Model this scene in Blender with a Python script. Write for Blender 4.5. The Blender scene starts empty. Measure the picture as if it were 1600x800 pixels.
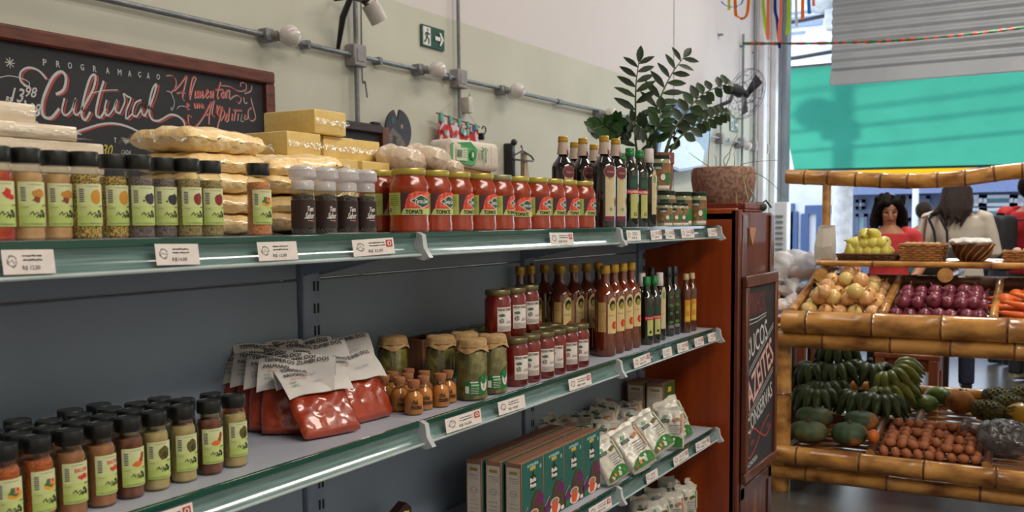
import bpy, bmesh, math, random
from mathutils import Vector, Matrix, Euler, noise
PI = math.pi
sc = bpy.context.scene
col = sc.collection
R_ = random.Random(7)

# ------------------------------------------------------------------ camera
FPX, PPY, PITCH, ROLL, YAW = 1504.0, 470.0, math.radians(4.67), math.radians(-.515), math.radians(29.97)
EYE = Vector((0, 0, 1.40))
CF = Vector((math.cos(YAW)*math.cos(PITCH), math.sin(YAW)*math.cos(PITCH), -math.sin(PITCH)))
_r = Vector((math.sin(YAW), -math.cos(YAW), 0)); _u = _r.cross(CF)
CR = _r*math.cos(ROLL) + _u*math.sin(ROLL); CU = -_r*math.sin(ROLL) + _u*math.cos(ROLL)
cam = bpy.data.cameras.new('camera'); camo = bpy.data.objects.new('camera', cam); col.objects.link(camo)
camo.matrix_world = Matrix(((CR.x, CU.x, -CF.x, EYE.x), (CR.y, CU.y, -CF.y, EYE.y), (CR.z, CU.z, -CF.z, EYE.z), (0, 0, 0, 1)))
cam.sensor_width = 36; cam.lens = 36*FPX/1600; cam.shift_y = (PPY-400)/1600; cam.clip_start = .02; cam.clip_end = 200
cam.dof.use_dof = True; cam.dof.focus_distance = 2.3; cam.dof.aperture_fstop = 7.0
sc.camera = camo
# ------------------------------------------------------------------ light
sc.view_settings.view_transform = 'Standard'; sc.view_settings.look = 'None'
sc.view_settings.exposure = .92; sc.view_settings.gamma = 1; sc.view_settings.use_curve_mapping = False
W = bpy.data.worlds.new('world'); sc.world = W; W.use_nodes = True
bg = W.node_tree.nodes['Background']; bg.inputs[0].default_value = (.74, .86, 1, 1); bg.inputs[1].default_value = 1.65
sd = bpy.data.lights.new('sun', 'SUN'); sd.energy = 2.4; sd.angle = math.radians(2.5); sd.color = (1, .95, .86)
so = bpy.data.objects.new('sun', sd); col.objects.link(so)
_az, _el = math.radians(10.9), math.radians(47)
so.rotation_euler = Vector((math.cos(_az)*math.cos(_el), math.sin(_az)*math.cos(_el), math.sin(_el))).to_track_quat('Z', 'Y').to_euler()
def area(name, loc, sx, sy, e, c, rot=(0, 0, 0)):
    d = bpy.data.lights.new(name, 'AREA'); d.shape = 'RECTANGLE'; d.size = sx; d.size_y = sy; d.energy = e; d.color = c
    o = bpy.data.objects.new(name, d); o.location = loc; o.rotation_euler = rot; col.objects.link(o); return o
area('ceiling_light_over_aisle', (1.2, -2.2, 4.2), 4.0, 1.2, 112, (1, .91, .79))
area('ceiling_light_behind_gondola', (3.2, 2.1, 5.0), 5.0, .5, 22, (1, .90, .78))
area('ceiling_light_mid_aisle', (5.6, -.8, 5.0), 2.5, .8, 60, (1, .92, .80))
area('ceiling_light_front', (8.8, .8, 5.0), 3, .6, 60, (1, .97, .92))
pt = area('daylight_opening', (12.15, -.6, 2.2), 6.6, 4.2, 1, (1, 1, 1), (0, math.radians(90), 0)); pt.data.cycles.is_portal = True
dl = area('daylight_through_shopfront', (12.1, .3, 1.75), 2.5, 5.6, 55, (.80, .90, 1), (0, math.radians(90), 0))

def at(ax, v, px, py):
    d = CF + CR*((px-800)/FPX) - CU*((py-PPY)/FPX)
    return EYE + d*((v-EYE[ax])/d[ax])
aX = lambda v, x, y: at(0, v, x, y)
aY = lambda v, x, y: at(1, v, x, y)
aZ = lambda v, x, y: at(2, v, x, y)

# ------------------------------------------------------------------ materials
def lin(c):
    return tuple(((x/255)/12.92 if x/255 <= .04045 else (((x/255)+.055)/1.055)**2.4) for x in c) + (1,)
_M = {}
def mat(name, c=(200, 200, 200), rough=.5, c2=None, scale=20, metal=0, bump=0, coat=0, spec=.5, stretch=None, emit=0, trans=0, sheen=0, detail=3, lo=.35, hi=.65, bscale=None):
    if name in _M: return _M[name]
    m = bpy.data.materials.new(name); m.use_nodes = True; nt = m.node_tree; N = nt.nodes; L = nt.links
    p = N['Principled BSDF']; p.inputs['Base Color'].default_value = lin(c); p.inputs['Roughness'].default_value = rough
    p.inputs['Metallic'].default_value = metal; p.inputs['Coat Weight'].default_value = coat; p.inputs['Coat Roughness'].default_value = .08
    p.inputs['Specular IOR Level'].default_value = spec; p.inputs['Transmission Weight'].default_value = trans
    if emit: p.inputs['Emission Color'].default_value = lin(c); p.inputs['Emission Strength'].default_value = emit
    tc = N.new('ShaderNodeTexCoord'); mp = N.new('ShaderNodeMapping'); L.new(tc.outputs['Object'], mp.inputs[0])
    if stretch: mp.inputs['Scale'].default_value = stretch
    nz = N.new('ShaderNodeTexNoise'); nz.inputs['Scale'].default_value = scale; nz.inputs['Detail'].default_value = detail; L.new(mp.outputs[0], nz.inputs[0])
    if c2 is None: c2 = tuple(max(0, x*.93) for x in c); 
    cr = N.new('ShaderNodeValToRGB'); cr.color_ramp.elements[0].position = lo; cr.color_ramp.elements[1].position = hi
    cr.color_ramp.elements[0].color = lin(c); cr.color_ramp.elements[1].color = lin(c2)
    L.new(nz.outputs[0], cr.inputs[0]); L.new(cr.outputs[0], p.inputs['Base Color'])
    if bump:
        b = N.new('ShaderNodeBump'); b.inputs['Strength'].default_value = bump; b.inputs['Distance'].default_value = .01
        if bscale:
            n2 = N.new('ShaderNodeTexNoise'); n2.inputs['Scale'].default_value = bscale; L.new(mp.outputs[0], n2.inputs[0]); L.new(n2.outputs[0], b.inputs['Height'])
        else: L.new(nz.outputs[0], b.inputs['Height'])
        L.new(b.outputs[0], p.inputs['Normal'])
    _M[name] = m; return m
def glass(name, tint=(255, 255, 255), base=.06, gain=.6, rough=.04, milk=0, milkc=(230, 230, 230)):
    if name in _M: return _M[name]
    m = bpy.data.materials.new(name); m.use_nodes = True; nt = m.node_tree; N = nt.nodes; L = nt.links
    N.remove(N['Principled BSDF']); out = N['Material Output']
    t = N.new('ShaderNodeBsdfTransparent'); t.inputs[0].default_value = lin(tint)
    g = N.new('ShaderNodeBsdfGlossy'); g.inputs['Roughness'].default_value = rough
    lw = N.new('ShaderNodeLayerWeight'); lw.inputs[0].default_value = .5
    po = N.new('ShaderNodeMath'); po.operation = 'POWER'; po.inputs[1].default_value = 3; L.new(lw.outputs['Facing'], po.inputs[0])
    ma = N.new('ShaderNodeMath'); ma.operation = 'MULTIPLY_ADD'; ma.inputs[1].default_value = gain; ma.inputs[2].default_value = base; L.new(po.outputs[0], ma.inputs[0])
    mx = N.new('ShaderNodeMixShader'); L.new(ma.outputs[0], mx.inputs[0]); L.new(t.outputs[0], mx.inputs[1]); L.new(g.outputs[0], mx.inputs[2])
    if milk:
        d = N.new('ShaderNodeBsdfDiffuse'); d.inputs[0].default_value = lin(milkc); m2 = N.new('ShaderNodeMixShader'); m2.inputs[0].default_value = milk
        L.new(mx.outputs[0], m2.inputs[1]); L.new(d.outputs[0], m2.inputs[2]); mx = m2
        tc = N.new('ShaderNodeTexCoord'); nz = N.new('ShaderNodeTexNoise'); nz.inputs['Scale'].default_value = 40; L.new(tc.outputs['Object'], nz.inputs[0])
        bp = N.new('ShaderNodeBump'); bp.inputs['Strength'].default_value = .8; bp.inputs['Distance'].default_value = .02; L.new(nz.outputs[0], bp.inputs['Height']); L.new(bp.outputs[0], g.inputs['Normal'])
    L.new(mx.outputs[0], out.inputs[0]); _M[name] = m; return m
def leafy(name, c, tr=.5):
    if name in _M: return _M[name]
    m = bpy.data.materials.new(name); m.use_nodes = True; nt = m.node_tree; N = nt.nodes; L = nt.links
    N.remove(N['Principled BSDF']); out = N['Material Output']
    a = N.new('ShaderNodeBsdfDiffuse'); b = N.new('ShaderNodeBsdfTranslucent'); a.inputs[0].default_value = lin(c)
    tc = N.new('ShaderNodeTexCoord'); nz = N.new('ShaderNodeTexNoise'); nz.inputs['Scale'].default_value = 3; L.new(tc.outputs['Object'], nz.inputs[0])
    cr = N.new('ShaderNodeValToRGB'); cr.color_ramp.elements[0].color = lin(c); cr.color_ramp.elements[1].color = lin(tuple(x*.9 for x in c)); L.new(nz.outputs[0], cr.inputs[0])
    L.new(cr.outputs[0], a.inputs[0]); L.new(cr.outputs[0], b.inputs[0])
    mx = N.new('ShaderNodeMixShader'); mx.inputs[0].default_value = tr; L.new(a.outputs[0], mx.inputs[1]); L.new(b.outputs[0], mx.inputs[2]); L.new(mx.outputs[0], out.inputs[0])
    _M[name] = m; return m

# ------------------------------------------------------------------ mesh builder
class MB:
    def __init__(s): s.v = []; s.f = []; s.m = []; s.k = 0
    def add(s, vs, fs, k=None):
        n = len(s.v); s.v += [tuple(v) for v in vs]; s.f += [tuple(i+n for i in f) for f in fs]; s.m += [s.k if k is None else k]*len(fs); return s
    def box(s, x0, x1, y0, y1, z0, z1, k=None, M=None):
        v = [Vector((x, y, z)) for x in (x0, x1) for y in (y0, y1) for z in (z0, z1)]
        if M: v = [M @ p for p in v]
        return s.add(v, [(0, 1, 3, 2), (4, 6, 7, 5), (0, 4, 5, 1), (2, 3, 7, 6), (0, 2, 6, 4), (1, 5, 7, 3)], k)
    def rbox(s, x0, x1, y0, y1, z0, z1, r=.002, seg=1, k=None, M=None):
        b = bmesh.new(); bmesh.ops.create_cube(b, size=1)
        for v in b.verts: v.co = Vector(((x0+x1)/2+v.co.x*(x1-x0), (y0+y1)/2+v.co.y*(y1-y0), (z0+z1)/2+v.co.z*(z1-z0)))
        bmesh.ops.bevel(b, geom=b.edges[:], offset=r, segments=seg, affect='EDGES', profile=.5)
        b.verts.index_update(); s.add([(M @ v.co) if M else v.co.copy() for v in b.verts], [[v.index for v in f.verts] for f in b.faces], k); b.free(); return s
    def lathe(s, prof, n=20, k=None, M=None, cap=True, sq=0):
        vs = []; fs = []
        for (r, z) in prof:
            for i in range(n):
                a = 2*PI*i/n; c, d = math.cos(a), math.sin(a)
                q = 1
                if sq: q = 1/max(abs(c), abs(d)) * sq + (1-sq)
                p = Vector((r*c*q, r*d*q, z)); vs.append(M @ p if M else p)
        for j in range(len(prof)-1):
            for i in range(n):
                a, b = j*n+i, j*n+(i+1) % n; fs.append((a, b, b+n, a+n))
        if cap:
            if prof[0][0] > 1e-5: fs.append(tuple(reversed(range(n))))
            if prof[-1][0] > 1e-5: fs.append(tuple(range((len(prof)-1)*n, len(prof)*n)))
        return s.add(vs, fs, k)
    def tube(s, pts, rad, n=8, k=None, cap=True, flat=1.0):
        pts = [Vector(p) for p in pts]
        if not hasattr(rad, '__len__'): rad = [rad]*len(pts)
        vs = []; fs = []; t0 = (pts[1]-pts[0]).normalized()
        up = Vector((0, 0, 1)) if abs(t0.z) < .9 else Vector((1, 0, 0)); a = t0.cross(up).normalized()
        for i, p in enumerate(pts):
            t = (pts[min(i+1, len(pts)-1)]-pts[max(i-1, 0)]).normalized(); a = (a-t*a.dot(t)).normalized(); b = t.cross(a)
            for j in range(n):
                q = 2*PI*j/n; vs.append(p+a*(rad[i]*math.cos(q))+b*(rad[i]*flat*math.sin(q)))
        for i in range(len(pts)-1):
            for j in range(n):
                x, y = i*n+j, i*n+(j+1) % n; fs.append((x, y, y+n, x+n))
        if cap: fs.append(tuple(reversed(range(n)))); fs.append(tuple(range((len(pts)-1)*n, len(pts)*n)))
        return s.add(vs, fs, k)
    def ell(s, c, r, n=14, m=9, k=None, M=None, fn=None):
        vs = []; fs = []; c = Vector(c)
        if not hasattr(r, '__len__'): r = (r, r, r)
        for j in range(m+1):
            th = PI*j/m
            for i in range(n):
                ph = 2*PI*i/n; d = Vector((math.sin(th)*math.cos(ph), math.sin(th)*math.sin(ph), math.cos(th)))
                q = fn(d) if fn else 1
                p = Vector((d.x*r[0], d.y*r[1], d.z*r[2]))*q
                if M: p = M @ p
                vs.append(c+p)
        for j in range(m):
            for i in range(n):
                a, b = j*n+i, j*n+(i+1) % n; fs.append((a, a+n, b+n, b))
        return s.add(vs, fs, k)
    def prism(s, poly, z0, z1, k=None, M=None, ax=2):
        n = len(poly); vs = []
        for z in (z0, z1):
            for (a, b) in poly:
                p = Vector((a, b, z)) if ax == 2 else (Vector((a, z, b)) if ax == 1 else Vector((z, a, b)))
                vs.append(M @ p if M else p)
        return s.add(vs, [tuple(reversed(range(n))), tuple(range(n, 2*n))]+[(i, (i+1) % n, (i+1) % n+n, i+n) for i in range(n)], k)
    def build(s, name, mats, parent=None, smooth=True, ang=38, loc=None, rot=None, merge=False):
        me = bpy.data.meshes.new(name); me.from_pydata(s.v, [], s.f); me.validate()
        if not isinstance(mats, (list, tuple)): mats = [mats]
        for m in mats: me.materials.append(m)
        for p, k in zip(me.polygons, s.m): p.material_index = min(k, len(mats)-1)
        b = bmesh.new(); b.from_mesh(me)
        if merge: bmesh.ops.remove_doubles(b, verts=b.verts[:], dist=1e-5)
        bmesh.ops.recalc_face_normals(b, faces=b.faces[:]); b.to_mesh(me); b.free()
        if smooth:
            me.polygons.foreach_set('use_smooth', [True]*len(me.polygons)); me.set_sharp_from_angle(angle=math.radians(ang))
        o = bpy.data.objects.new(name, me); col.objects.link(o)
        if parent: o.parent = parent
        if loc: o.location = loc
        if rot: o.rotation_euler = rot
        return o
def tag(o, label=None, cat=None, group=None, kind=None):
    if label: o['label'] = label
    if cat: o['category'] = cat
    if group: o['group'] = group
    if kind: o['kind'] = kind
    return o
def empty(name, loc=(0, 0, 0), rot=(0, 0, 0)):
    o = bpy.data.objects.new(name, None); o.location = loc; o.rotation_euler = rot; o.empty_display_size = .05; col.objects.link(o); return o
_kids = {}
def copy_tree(o, parent=None):
    c = o.copy(); col.objects.link(c); c.parent = parent
    for ch in [x for x in o.children]: copy_tree(ch, c)
    return c
_P = {}
def spawn(key, fn, loc, rot=(0, 0, 0), label=None, group=None, scale=None):
    if key not in _P: o = _P[key] = fn()
    else: o = copy_tree(_P[key])
    o.location = loc; o.rotation_euler = rot if hasattr(rot, '__len__') else (0, 0, rot)
    o.scale = (1, 1, 1) if scale is None else (scale if hasattr(scale, '__len__') else (scale,)*3)
    if label: o['label'] = label
    if group: o['group'] = group
    return o
NTH = ['first', 'second', 'third', 'fourth', 'fifth', 'sixth', 'seventh', 'eighth', 'ninth', 'tenth', 'eleventh', 'twelfth', 'thirteenth']
def nth(i, n, a='left'):
    return 'leftmost' if i == 0 else ('rightmost' if i == n-1 else NTH[i]+' from the '+a)

# ------------------------------------------------------------------ flat artwork printed on labels, signs, boards
_T = {}
def textmesh(s):
    if s in _T: return _T[s]
    c = bpy.data.curves.new('t', 'FONT'); c.body = s; c.size = 1; c.resolution_u = 2; c.align_x = 'CENTER'; c.align_y = 'CENTER'
    o = bpy.data.objects.new('t', c); col.objects.link(o); bpy.context.view_layer.update()
    e = o.evaluated_get(bpy.context.evaluated_depsgraph_get()); me = e.to_mesh()
    v = [(p.co.x, p.co.y) for p in me.vertices]; f = [tuple(p.vertices) for p in me.polygons]; e.to_mesh_clear()
    bpy.data.objects.remove(o); bpy.data.curves.remove(c)
    xs = [p[0] for p in v]; ys = [p[1] for p in v]
    cx, cy = (min(xs)+max(xs))/2, (min(ys)+max(ys))/2
    _T[s] = ([(x-cx, y-cy) for x, y in v], f, max(xs)-min(xs), max(ys)-min(ys)); return _T[s]
class Pic:
    def __init__(s): s.v = []; s.f = []; s.m = []; s.mats = []; s.h = 0
    def _k(s, m):
        if m not in s.mats: s.mats.append(m)
        return s.mats.index(m)
    def raw(s, vs, fs, m, up=1):
        s.h += up; n = len(s.v); s.v += [(x, y, s.h) for x, y in vs]; s.f += [tuple(i+n for i in f) for f in fs]; s.m += [s._k(m)]*len(fs); return s
    def poly(s, pts, m, up=1): return s.raw(pts, [tuple(range(len(pts)))], m, up)
    def rect(s, u0, v0, u1, v1, m, up=1): return s.poly([(u0, v0), (u1, v0), (u1, v1), (u0, v1)], m, up)
    def ell(s, cu, cv, ru, rv, m, n=14, jag=0, up=1, seed=1):
        r = random.Random(seed)
        return s.poly([(cu+ru*(1+jag*r.uniform(-1, 1))*math.cos(2*PI*i/n), cv+rv*(1+jag*r.uniform(-1, 1))*math.sin(2*PI*i/n)) for i in range(n)], m, up)
    def text(s, t, u, v, w, h, m, shear=0, rot=0, bold=0, up=1):
        V, F, tw, th = textmesh(t); cr, sr = math.cos(rot), math.sin(rot)
        offs = [(0, 0)] if not bold else [(-bold, 0), (bold, 0), (0, bold), (0, -bold)]
        for i, (du, dv) in enumerate(offs):
            P = []
            for x, y in V:
                a = x/tw*w; b = y/th*h; a += b*shear; P.append((u+a*cr-b*sr+du, v+a*sr+b*cr+dv))
            s.raw(P, F, m, up if i == 0 else 0.13)
        return s
    def line(s, pts, w, m, up=1):
        n = len(pts)
        if not hasattr(w, '__len__'): w = [w]*n
        L_ = []; Rr = []
        for i in range(n):
            a = pts[max(i-1, 0)]; b = pts[min(i+1, n-1)]; dx, dy = b[0]-a[0], b[1]-a[1]; d = math.hypot(dx, dy) or 1
            nx, ny = -dy/d*w[i]/2, dx/d*w[i]/2; L_.append((pts[i][0]+nx, pts[i][1]+ny)); Rr.append((pts[i][0]-nx, pts[i][1]-ny))
        return s.raw(L_+Rr, [(i, i+1, n+i+1, n+i) for i in range(n-1)], m, up)
    def scrib(s, u0, v0, w, n, m, th, seed=1, amp=None, up=1):
        r = random.Random(seed); amp = amp or w*.2
        return s.line([(u0+w*i/(n-1)+r.uniform(-.03, .03)*w, v0+r.uniform(-1, 1)*amp) for i in range(n)], [th*r.uniform(.6, 1.5) for _ in range(n)], m, up)
    def build(s, name, mp, parent, eps=.0001, cut=None, smooth=True, loc=None):
        b = bmesh.new()
        me = bpy.data.meshes.new(name); me.from_pydata(s.v, [], s.f)
        for m in s.mats: me.materials.append(m)
        for p, k in zip(me.polygons, s.m): p.material_index = k
        b.from_mesh(me)
        if cut:
            xs = [v.co.x for v in b.verts]; x = math.floor(min(xs)/cut)*cut+cut
            while x < max(xs)-1e-7:
                bmesh.ops.bisect_plane(b, geom=b.verts[:]+b.edges[:]+b.faces[:], plane_co=(x, 0, 0), plane_no=(1, 0, 0)); x += cut
        for v in b.verts: v.co = Vector(mp(v.co.x, v.co.y, v.co.z*eps))
        b.to_mesh(me); b.free()
        if smooth: me.polygons.foreach_set('use_smooth', [True]*len(me.polygons)); me.set_sharp_from_angle(angle=math.radians(40))
        o = bpy.data.objects.new(name, me); col.objects.link(o)
        if parent: o.parent = parent
        if loc: o.location = loc
        return o
def cyl(R, zc=0):      # u = arc length along the surface (0 facing -Y, growing to +X side), v = height
    return lambda u, v, h: ((R+.0004+h)*math.sin(u/R), -(R+.0004+h)*math.cos(u/R), zc+v)
def smoothline(pts, n=6):
    P = [Vector((p[0], p[1], p[2] if len(p) > 2 else 0)) for p in pts]; out = []
    for i in range(len(P)-1):
        p0, p1, p2, p3 = P[max(i-1, 0)], P[i], P[i+1], P[min(i+2, len(P)-1)]
        for j in range(n):
            t = j/n; out.append(.5*((2*p1)+(p2-p0)*t+(2*p0-5*p1+4*p2-p3)*t*t+(3*p1-p0-3*p2+p3)*t**3))
    out.append(P[-1]); return out

# plain inks
def ink(name, c, rough=.6): return mat('ink_'+name, c, rough, scale=60, c2=tuple(x*.96 for x in c))
WHITE = ink('white', (228, 226, 220)); BLACK = ink('black', (26, 26, 26)); RED = ink('red', (196, 40, 34)); LIME = ink('lime', (176, 196, 96)); CREAM = ink('cream', (216, 220, 172))
GREEN = ink('green', (30, 120, 60)); DGREEN = ink('dark_green', (22, 62, 44)); ORANGE = ink('orange', (214, 128, 44)); PURPLE = ink('purple', (92, 30, 84)); GREY = ink('grey', (120, 120, 118)); YELL = ink('yellow', (214, 184, 60))
BROWN = ink('brown', (96, 58, 40)); VIOLET = ink('violet', (104, 92, 132)); PINK = ink('pink', (206, 120, 112)); DBROWN = ink('dark_brown', (52, 24, 22)); TEAL = ink('teal', (36, 92, 84)); OLIVE = ink('olive', (92, 84, 28)); LILAC = ink('maroon', (112, 40, 66))
DRED = ink('dark_red', (140, 28, 30)); DARK = ink('charcoal', (50, 50, 52)); BEIGE = ink('beige', (206, 190, 150)); CHALK = ink('chalk', (196, 198, 198)); CHALKR = ink('chalk_red', (188, 66, 58)); PAPER = ink('paper', (222, 214, 210))
# ================================================================== setting
def band_wall():
    m = mat('painted_wall', (200, 200, 186), .75, scale=2.2, c2=(193, 193, 179), detail=6); nt = m.node_tree; N = nt.nodes; L = nt.links; p = N['Principled BSDF']
    src = p.inputs['Base Color'].links[0].from_socket
    tc = N.new('ShaderNodeTexCoord'); sp = N.new('ShaderNodeSeparateXYZ'); L.new(tc.outputs['Object'], sp.inputs[0])
    gt = N.new('ShaderNodeMath'); gt.operation = 'GREATER_THAN'; gt.inputs[1].default_value = 2.60; L.new(sp.outputs['Z'], gt.inputs[0])
    mx = N.new('ShaderNodeMix'); mx.data_type = 'RGBA'; L.new(gt.outputs[0], mx.inputs[0]); L.new(src, mx.inputs[6]); mx.inputs[7].default_value = lin((214, 207, 207)); L.new(mx.outputs[2], p.inputs['Base Color'])
    return m
def floor_mat():
    m = mat('floor_tile', (104, 98, 92), .25, scale=3, c2=(96, 90, 84)); nt = m.node_tree; N = nt.nodes; L = nt.links; p = N['Principled BSDF']
    b = N.new('ShaderNodeTexBrick'); b.offset = 0; b.inputs['Scale'].default_value = 1; b.inputs['Brick Width'].default_value = .45; b.inputs['Row Height'].default_value = .45
    b.inputs['Mortar Size'].default_value = .004; b.inputs['Color1'].default_value = lin((86, 82, 78)); b.inputs['Color2'].default_value = lin((80, 76, 72)); b.inputs['Mortar'].default_value = lin((44, 42, 40))
    tc = N.new('ShaderNodeTexCoord'); L.new(tc.outputs['Object'], b.inputs[0]); L.new(b.outputs[0], p.inputs['Base Color']); return m
def S(name, m, mats, **k): o = m.build(name, mats, **k); o['kind'] = 'structure'; return o
S('floor', MB().box(-3, 12.5, -4, 3.4, -.1, 0), floor_mat(), smooth=False)
S('wall_left', MB().box(-3, 12.5, 3.2, 3.35, 0, 5.6), band_wall(), smooth=False)
plast = mat('plaster', (205, 200, 190), .8, scale=4)
S('wall_right', MB().box(-3, 12.5, -4.15, -4, 0, 5.6), plast, smooth=False)
S('wall_back', MB().box(-3.15, -3, -4, 3.35, 0, 5.6), plast, smooth=False)
S('ceiling', MB().box(-3.15, 12.5, -4.15, 3.35, 5.6, 5.7), plast, smooth=False)
S('wall_front', MB().box(12.3, 12.5, -4.15, 3.35, 4.3, 5.6).box(12.3, 12.5, -4.15, -2.6, 0, 4.3), mat('lintel', (58, 62, 64), .7), smooth=False)
steel = mat('galvanised_steel', (140, 144, 150), .42, scale=30, c2=(120, 124, 130), metal=.5)
colm = mat('column_paint', (150, 156, 166), .55, scale=5, c2=(136, 142, 152))
p1 = aX(12.2, 1213, 300); p2 = aX(12.2, 1229, 300)
S('trim_1', MB().rbox(12.14, 12.34, p2.y, 3.2, 0, 4.3, .012).rbox(12.10, 12.15, p2.y+.06, p2.y+.10, 0, 4.3, .004), colm)
# pilasters on the far end of the left wall
wp = mat('white_paint', (226, 226, 232), .6, scale=6)
for i, (px, w) in enumerate(((1186, .16), (1204, .12))):
    q = aY(3.2, px, 250); S('trim_%d' % (i+2), MB().rbox(q.x-w/2, q.x+w/2, 3.13, 3.2, 0, 5.6, .01), wp)
# wall conduits, one horizontal line and its risers
def conduit_run():
    r = empty('conduit_run'); tag(r, 'long grey steel conduit running level along the painted left wall', 'conduit')
    z = 2.25; y = 3.165; xs = [-2.9, 2.0, 3.38, 5.62, 6.25, 8.2, 10.2, 10.9]
    for a, b in zip(xs[:-1], xs[1:]): MB().tube([(a, y, z), (b, y, z)], .0125, 10).build('pipe', steel, r)
    for x in xs[1:-1]:
        MB().tube([(x-.09, y, z), (x-.03, y, z)], .019, 10).build('coupling', steel, r)
    for px in (592, 700, 480):
        q = aY(y, px, 100); MB().rbox(q.x-.012, q.x+.012, y-.018, y+.033, z-.02, z+.02, .003).build('clip', steel, r)
conduit_run()
def riser(px, lab, w=.0125, z1=5.6, z0=.3):
    q = aY(3.165, px, 100); r = empty('conduit_riser', (q.x, 3.165, 0)); tag(r, lab, 'conduit')
    MB().tube([(0, 0, z0), (0, 0, z1)], w, 8).build('pipe', steel, r)
    MB().rbox(-.05, .05, -.03, .034, 2.195, 2.305, .006).rbox(-.03, .03, -.034, -.03, 2.22, 2.28, .001).build('junction_box', mat('box_grey', (150, 146, 148), .5), r)
    for z in (1.6, 2.75, 3.3): MB().rbox(-.02, .02, -.016, .034, z, z+.02, .003).build('clip', steel, r)
riser(557, 'upright grey conduit nearest the big chalkboard, crossing the long one')
riser(717, 'upright grey conduit just right of the green exit sign', .011)
riser(1127, 'thin upright conduit below the wall fan, left of the small exit sign', .011, 2.9)
riser(1161, 'upright conduit rising behind the wall fan to the foil garland', .014, 3.44)
riser(1180, 'thick upright pipe right of the wall fan', .022, 4.6)
riser(1199, 'thin upright pipe nearest the shopfront column', .010, 5.5)
q = aY(3.2, 1052, 200)
S('trim_4', MB().rbox(q.x-.006, q.x+.006, 3.194, 3.2, 0, 5.6, .001), mat('seam', (176, 176, 172), .7))

# globe bulbs in conduit sockets
opal = mat('opal_glass', (232, 226, 224), .12, scale=2, c2=(226, 220, 218), coat=.5, trans=.25)
def bulb():
    r = empty('globe_bulb'); tag(r, cat='light bulb')
    MB().ell((.035, -.085, 0), .05, 22, 14).build('globe', opal, r)
    MB().tube([(-.02, -.012, 0), (.0, -.045, 0)], [.02, .023], 12).build('socket', mat('socket_grey', (128, 124, 120), .5), r)
    MB().rbox(-.055, -.005, -.03, .03, -.03, .03, .006).build('socket_box', steel, r)
    return r
for px, py, lab in ((437, 57, 'unlit white globe bulb nearest the big chalkboard'), (670, 110, 'unlit white globe bulb below and left of the exit sign'), (796, 142, 'unlit white globe bulb above the floral cloth banner'),
                    (945, 178, 'unlit white globe bulb above the jagged-leaf plant'), (1160, 228, 'small far globe bulb above the stone planter')):
    q = aY(3.13, px, py); spawn('bulb', bulb, (q.x-.02, 3.165, q.z), 0, lab, 'globe bulbs along the conduit')

# exit signs
def exit_sign(px0, px1, pyc, lab, g=None):
    a = aY(3.19, px0, pyc); b = aY(3.19, px1, pyc); w = b.x-a.x; h = w*.52
    r = empty('exit_sign', ((a.x+b.x)/2, 3.192, (a.z+b.z)/2)); tag(r, lab, 'sign', g)
    MB().rbox(-w/2, w/2, -.004, .004, -h/2, h/2, .001).build('sign_plate', mat('sign_green', (20, 78, 62), .4), r)
    P = Pic(); u = w/2
    P.rect(-.86*u, -h*.42, -.22*u, h*.42, WHITE)
    P.ell(-.48*u, h*.30, .055*u, h*.075, DGREEN)
    for l, t in ((((-.50, .2), (-.56, -.02)), .13), (((-.56, -.02), (-.38, -.14), (-.42, -.36)), .09), (((-.58, -.02), (-.66, -.2), (-.80, -.3)), .09), (((-.5, .17), (-.36, .08), (-.30, .16)), .06), (((-.52, .17), (-.68, .12), (-.72, .0)), .06)):
        P.line([(x*u, y*h) for x, y in l], t*u, DGREEN)
    P.rect(.12*u, -h*.09, .58*u, h*.09, WHITE); P.poly([(.48*u, h*.3), (.62*u, h*.3), (.88*u, 0), (.62*u, -h*.3), (.48*u, -h*.3), (.68*u, 0)], WHITE)
    P.build('pictogram', lambda x, y, hh: (x, -.0045-hh, y), r, eps=.0006, smooth=False)
exit_sign(658, 694, 59, 'green exit sign with running man and arrow near the second globe bulb')
exit_sign(1141, 1153, 195, 'small far green exit sign below the wall fan')

# spotlight, dangling cable, emergency light
q = aY(3.0, 578, 12); r = empty('wall_spotlight', (q.x, 3.0, q.z)); tag(r, 'white spotlight on black bracket high on the wall', 'spotlight')
blk = mat('black_plastic', (30, 30, 32), .4)
MB().tube([(.0, .0, .02), (.05, -.02, -.06)], [.045, .045], 16).build('lamp_head', mat('lamp_white', (196, 192, 188), .4), r)
MB().tube([(-.06, .17, .05), (-.06, .03, .05), (0, 0, .0)], .012, 8).rbox(-.1, -.02, -.02, .03, .02, .09, .006).build('bracket', blk, r)
MB().tube([(-.06, .05, .08), (-.085, .1, -.05), (-.045, .17, -.19)], [.014, .017, .010], 8).build('cable_bundle', blk, r)
tag(MB().tube(smoothline([(aY(3.18, 566, 0).x, 3.18, 3.0), (aY(3.18, 565, 90).x, 3.18, 2.2), (aY(3.18, 569, 115).x, 3.175, 2.13), (aY(3.18, 571, 132).x, 3.17, 2.05)], 5), .004, 6).build('loose_cable', mat('cable_grey', (96, 92, 90), .6)), 'thin loose cable hanging on the wall beside the first upright conduit', 'cable')
q = aY(3.16, 732, 165); r = empty('wall_sensor', (q.x, 3.17, q.z)); tag(r, 'small white sensor box on the wall above the floral banner', 'sensor')
MB().rbox(-.025, .025, -.03, .03, -.045, .05, .008, 2).build('housing', mat('sensor_white', (206, 198, 190), .5), r); MB().tube([(0, -.01, .05), (.01, -.01, .075), (.025, -.005, .06)], .003, 6).build('hook', steel, r)

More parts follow.
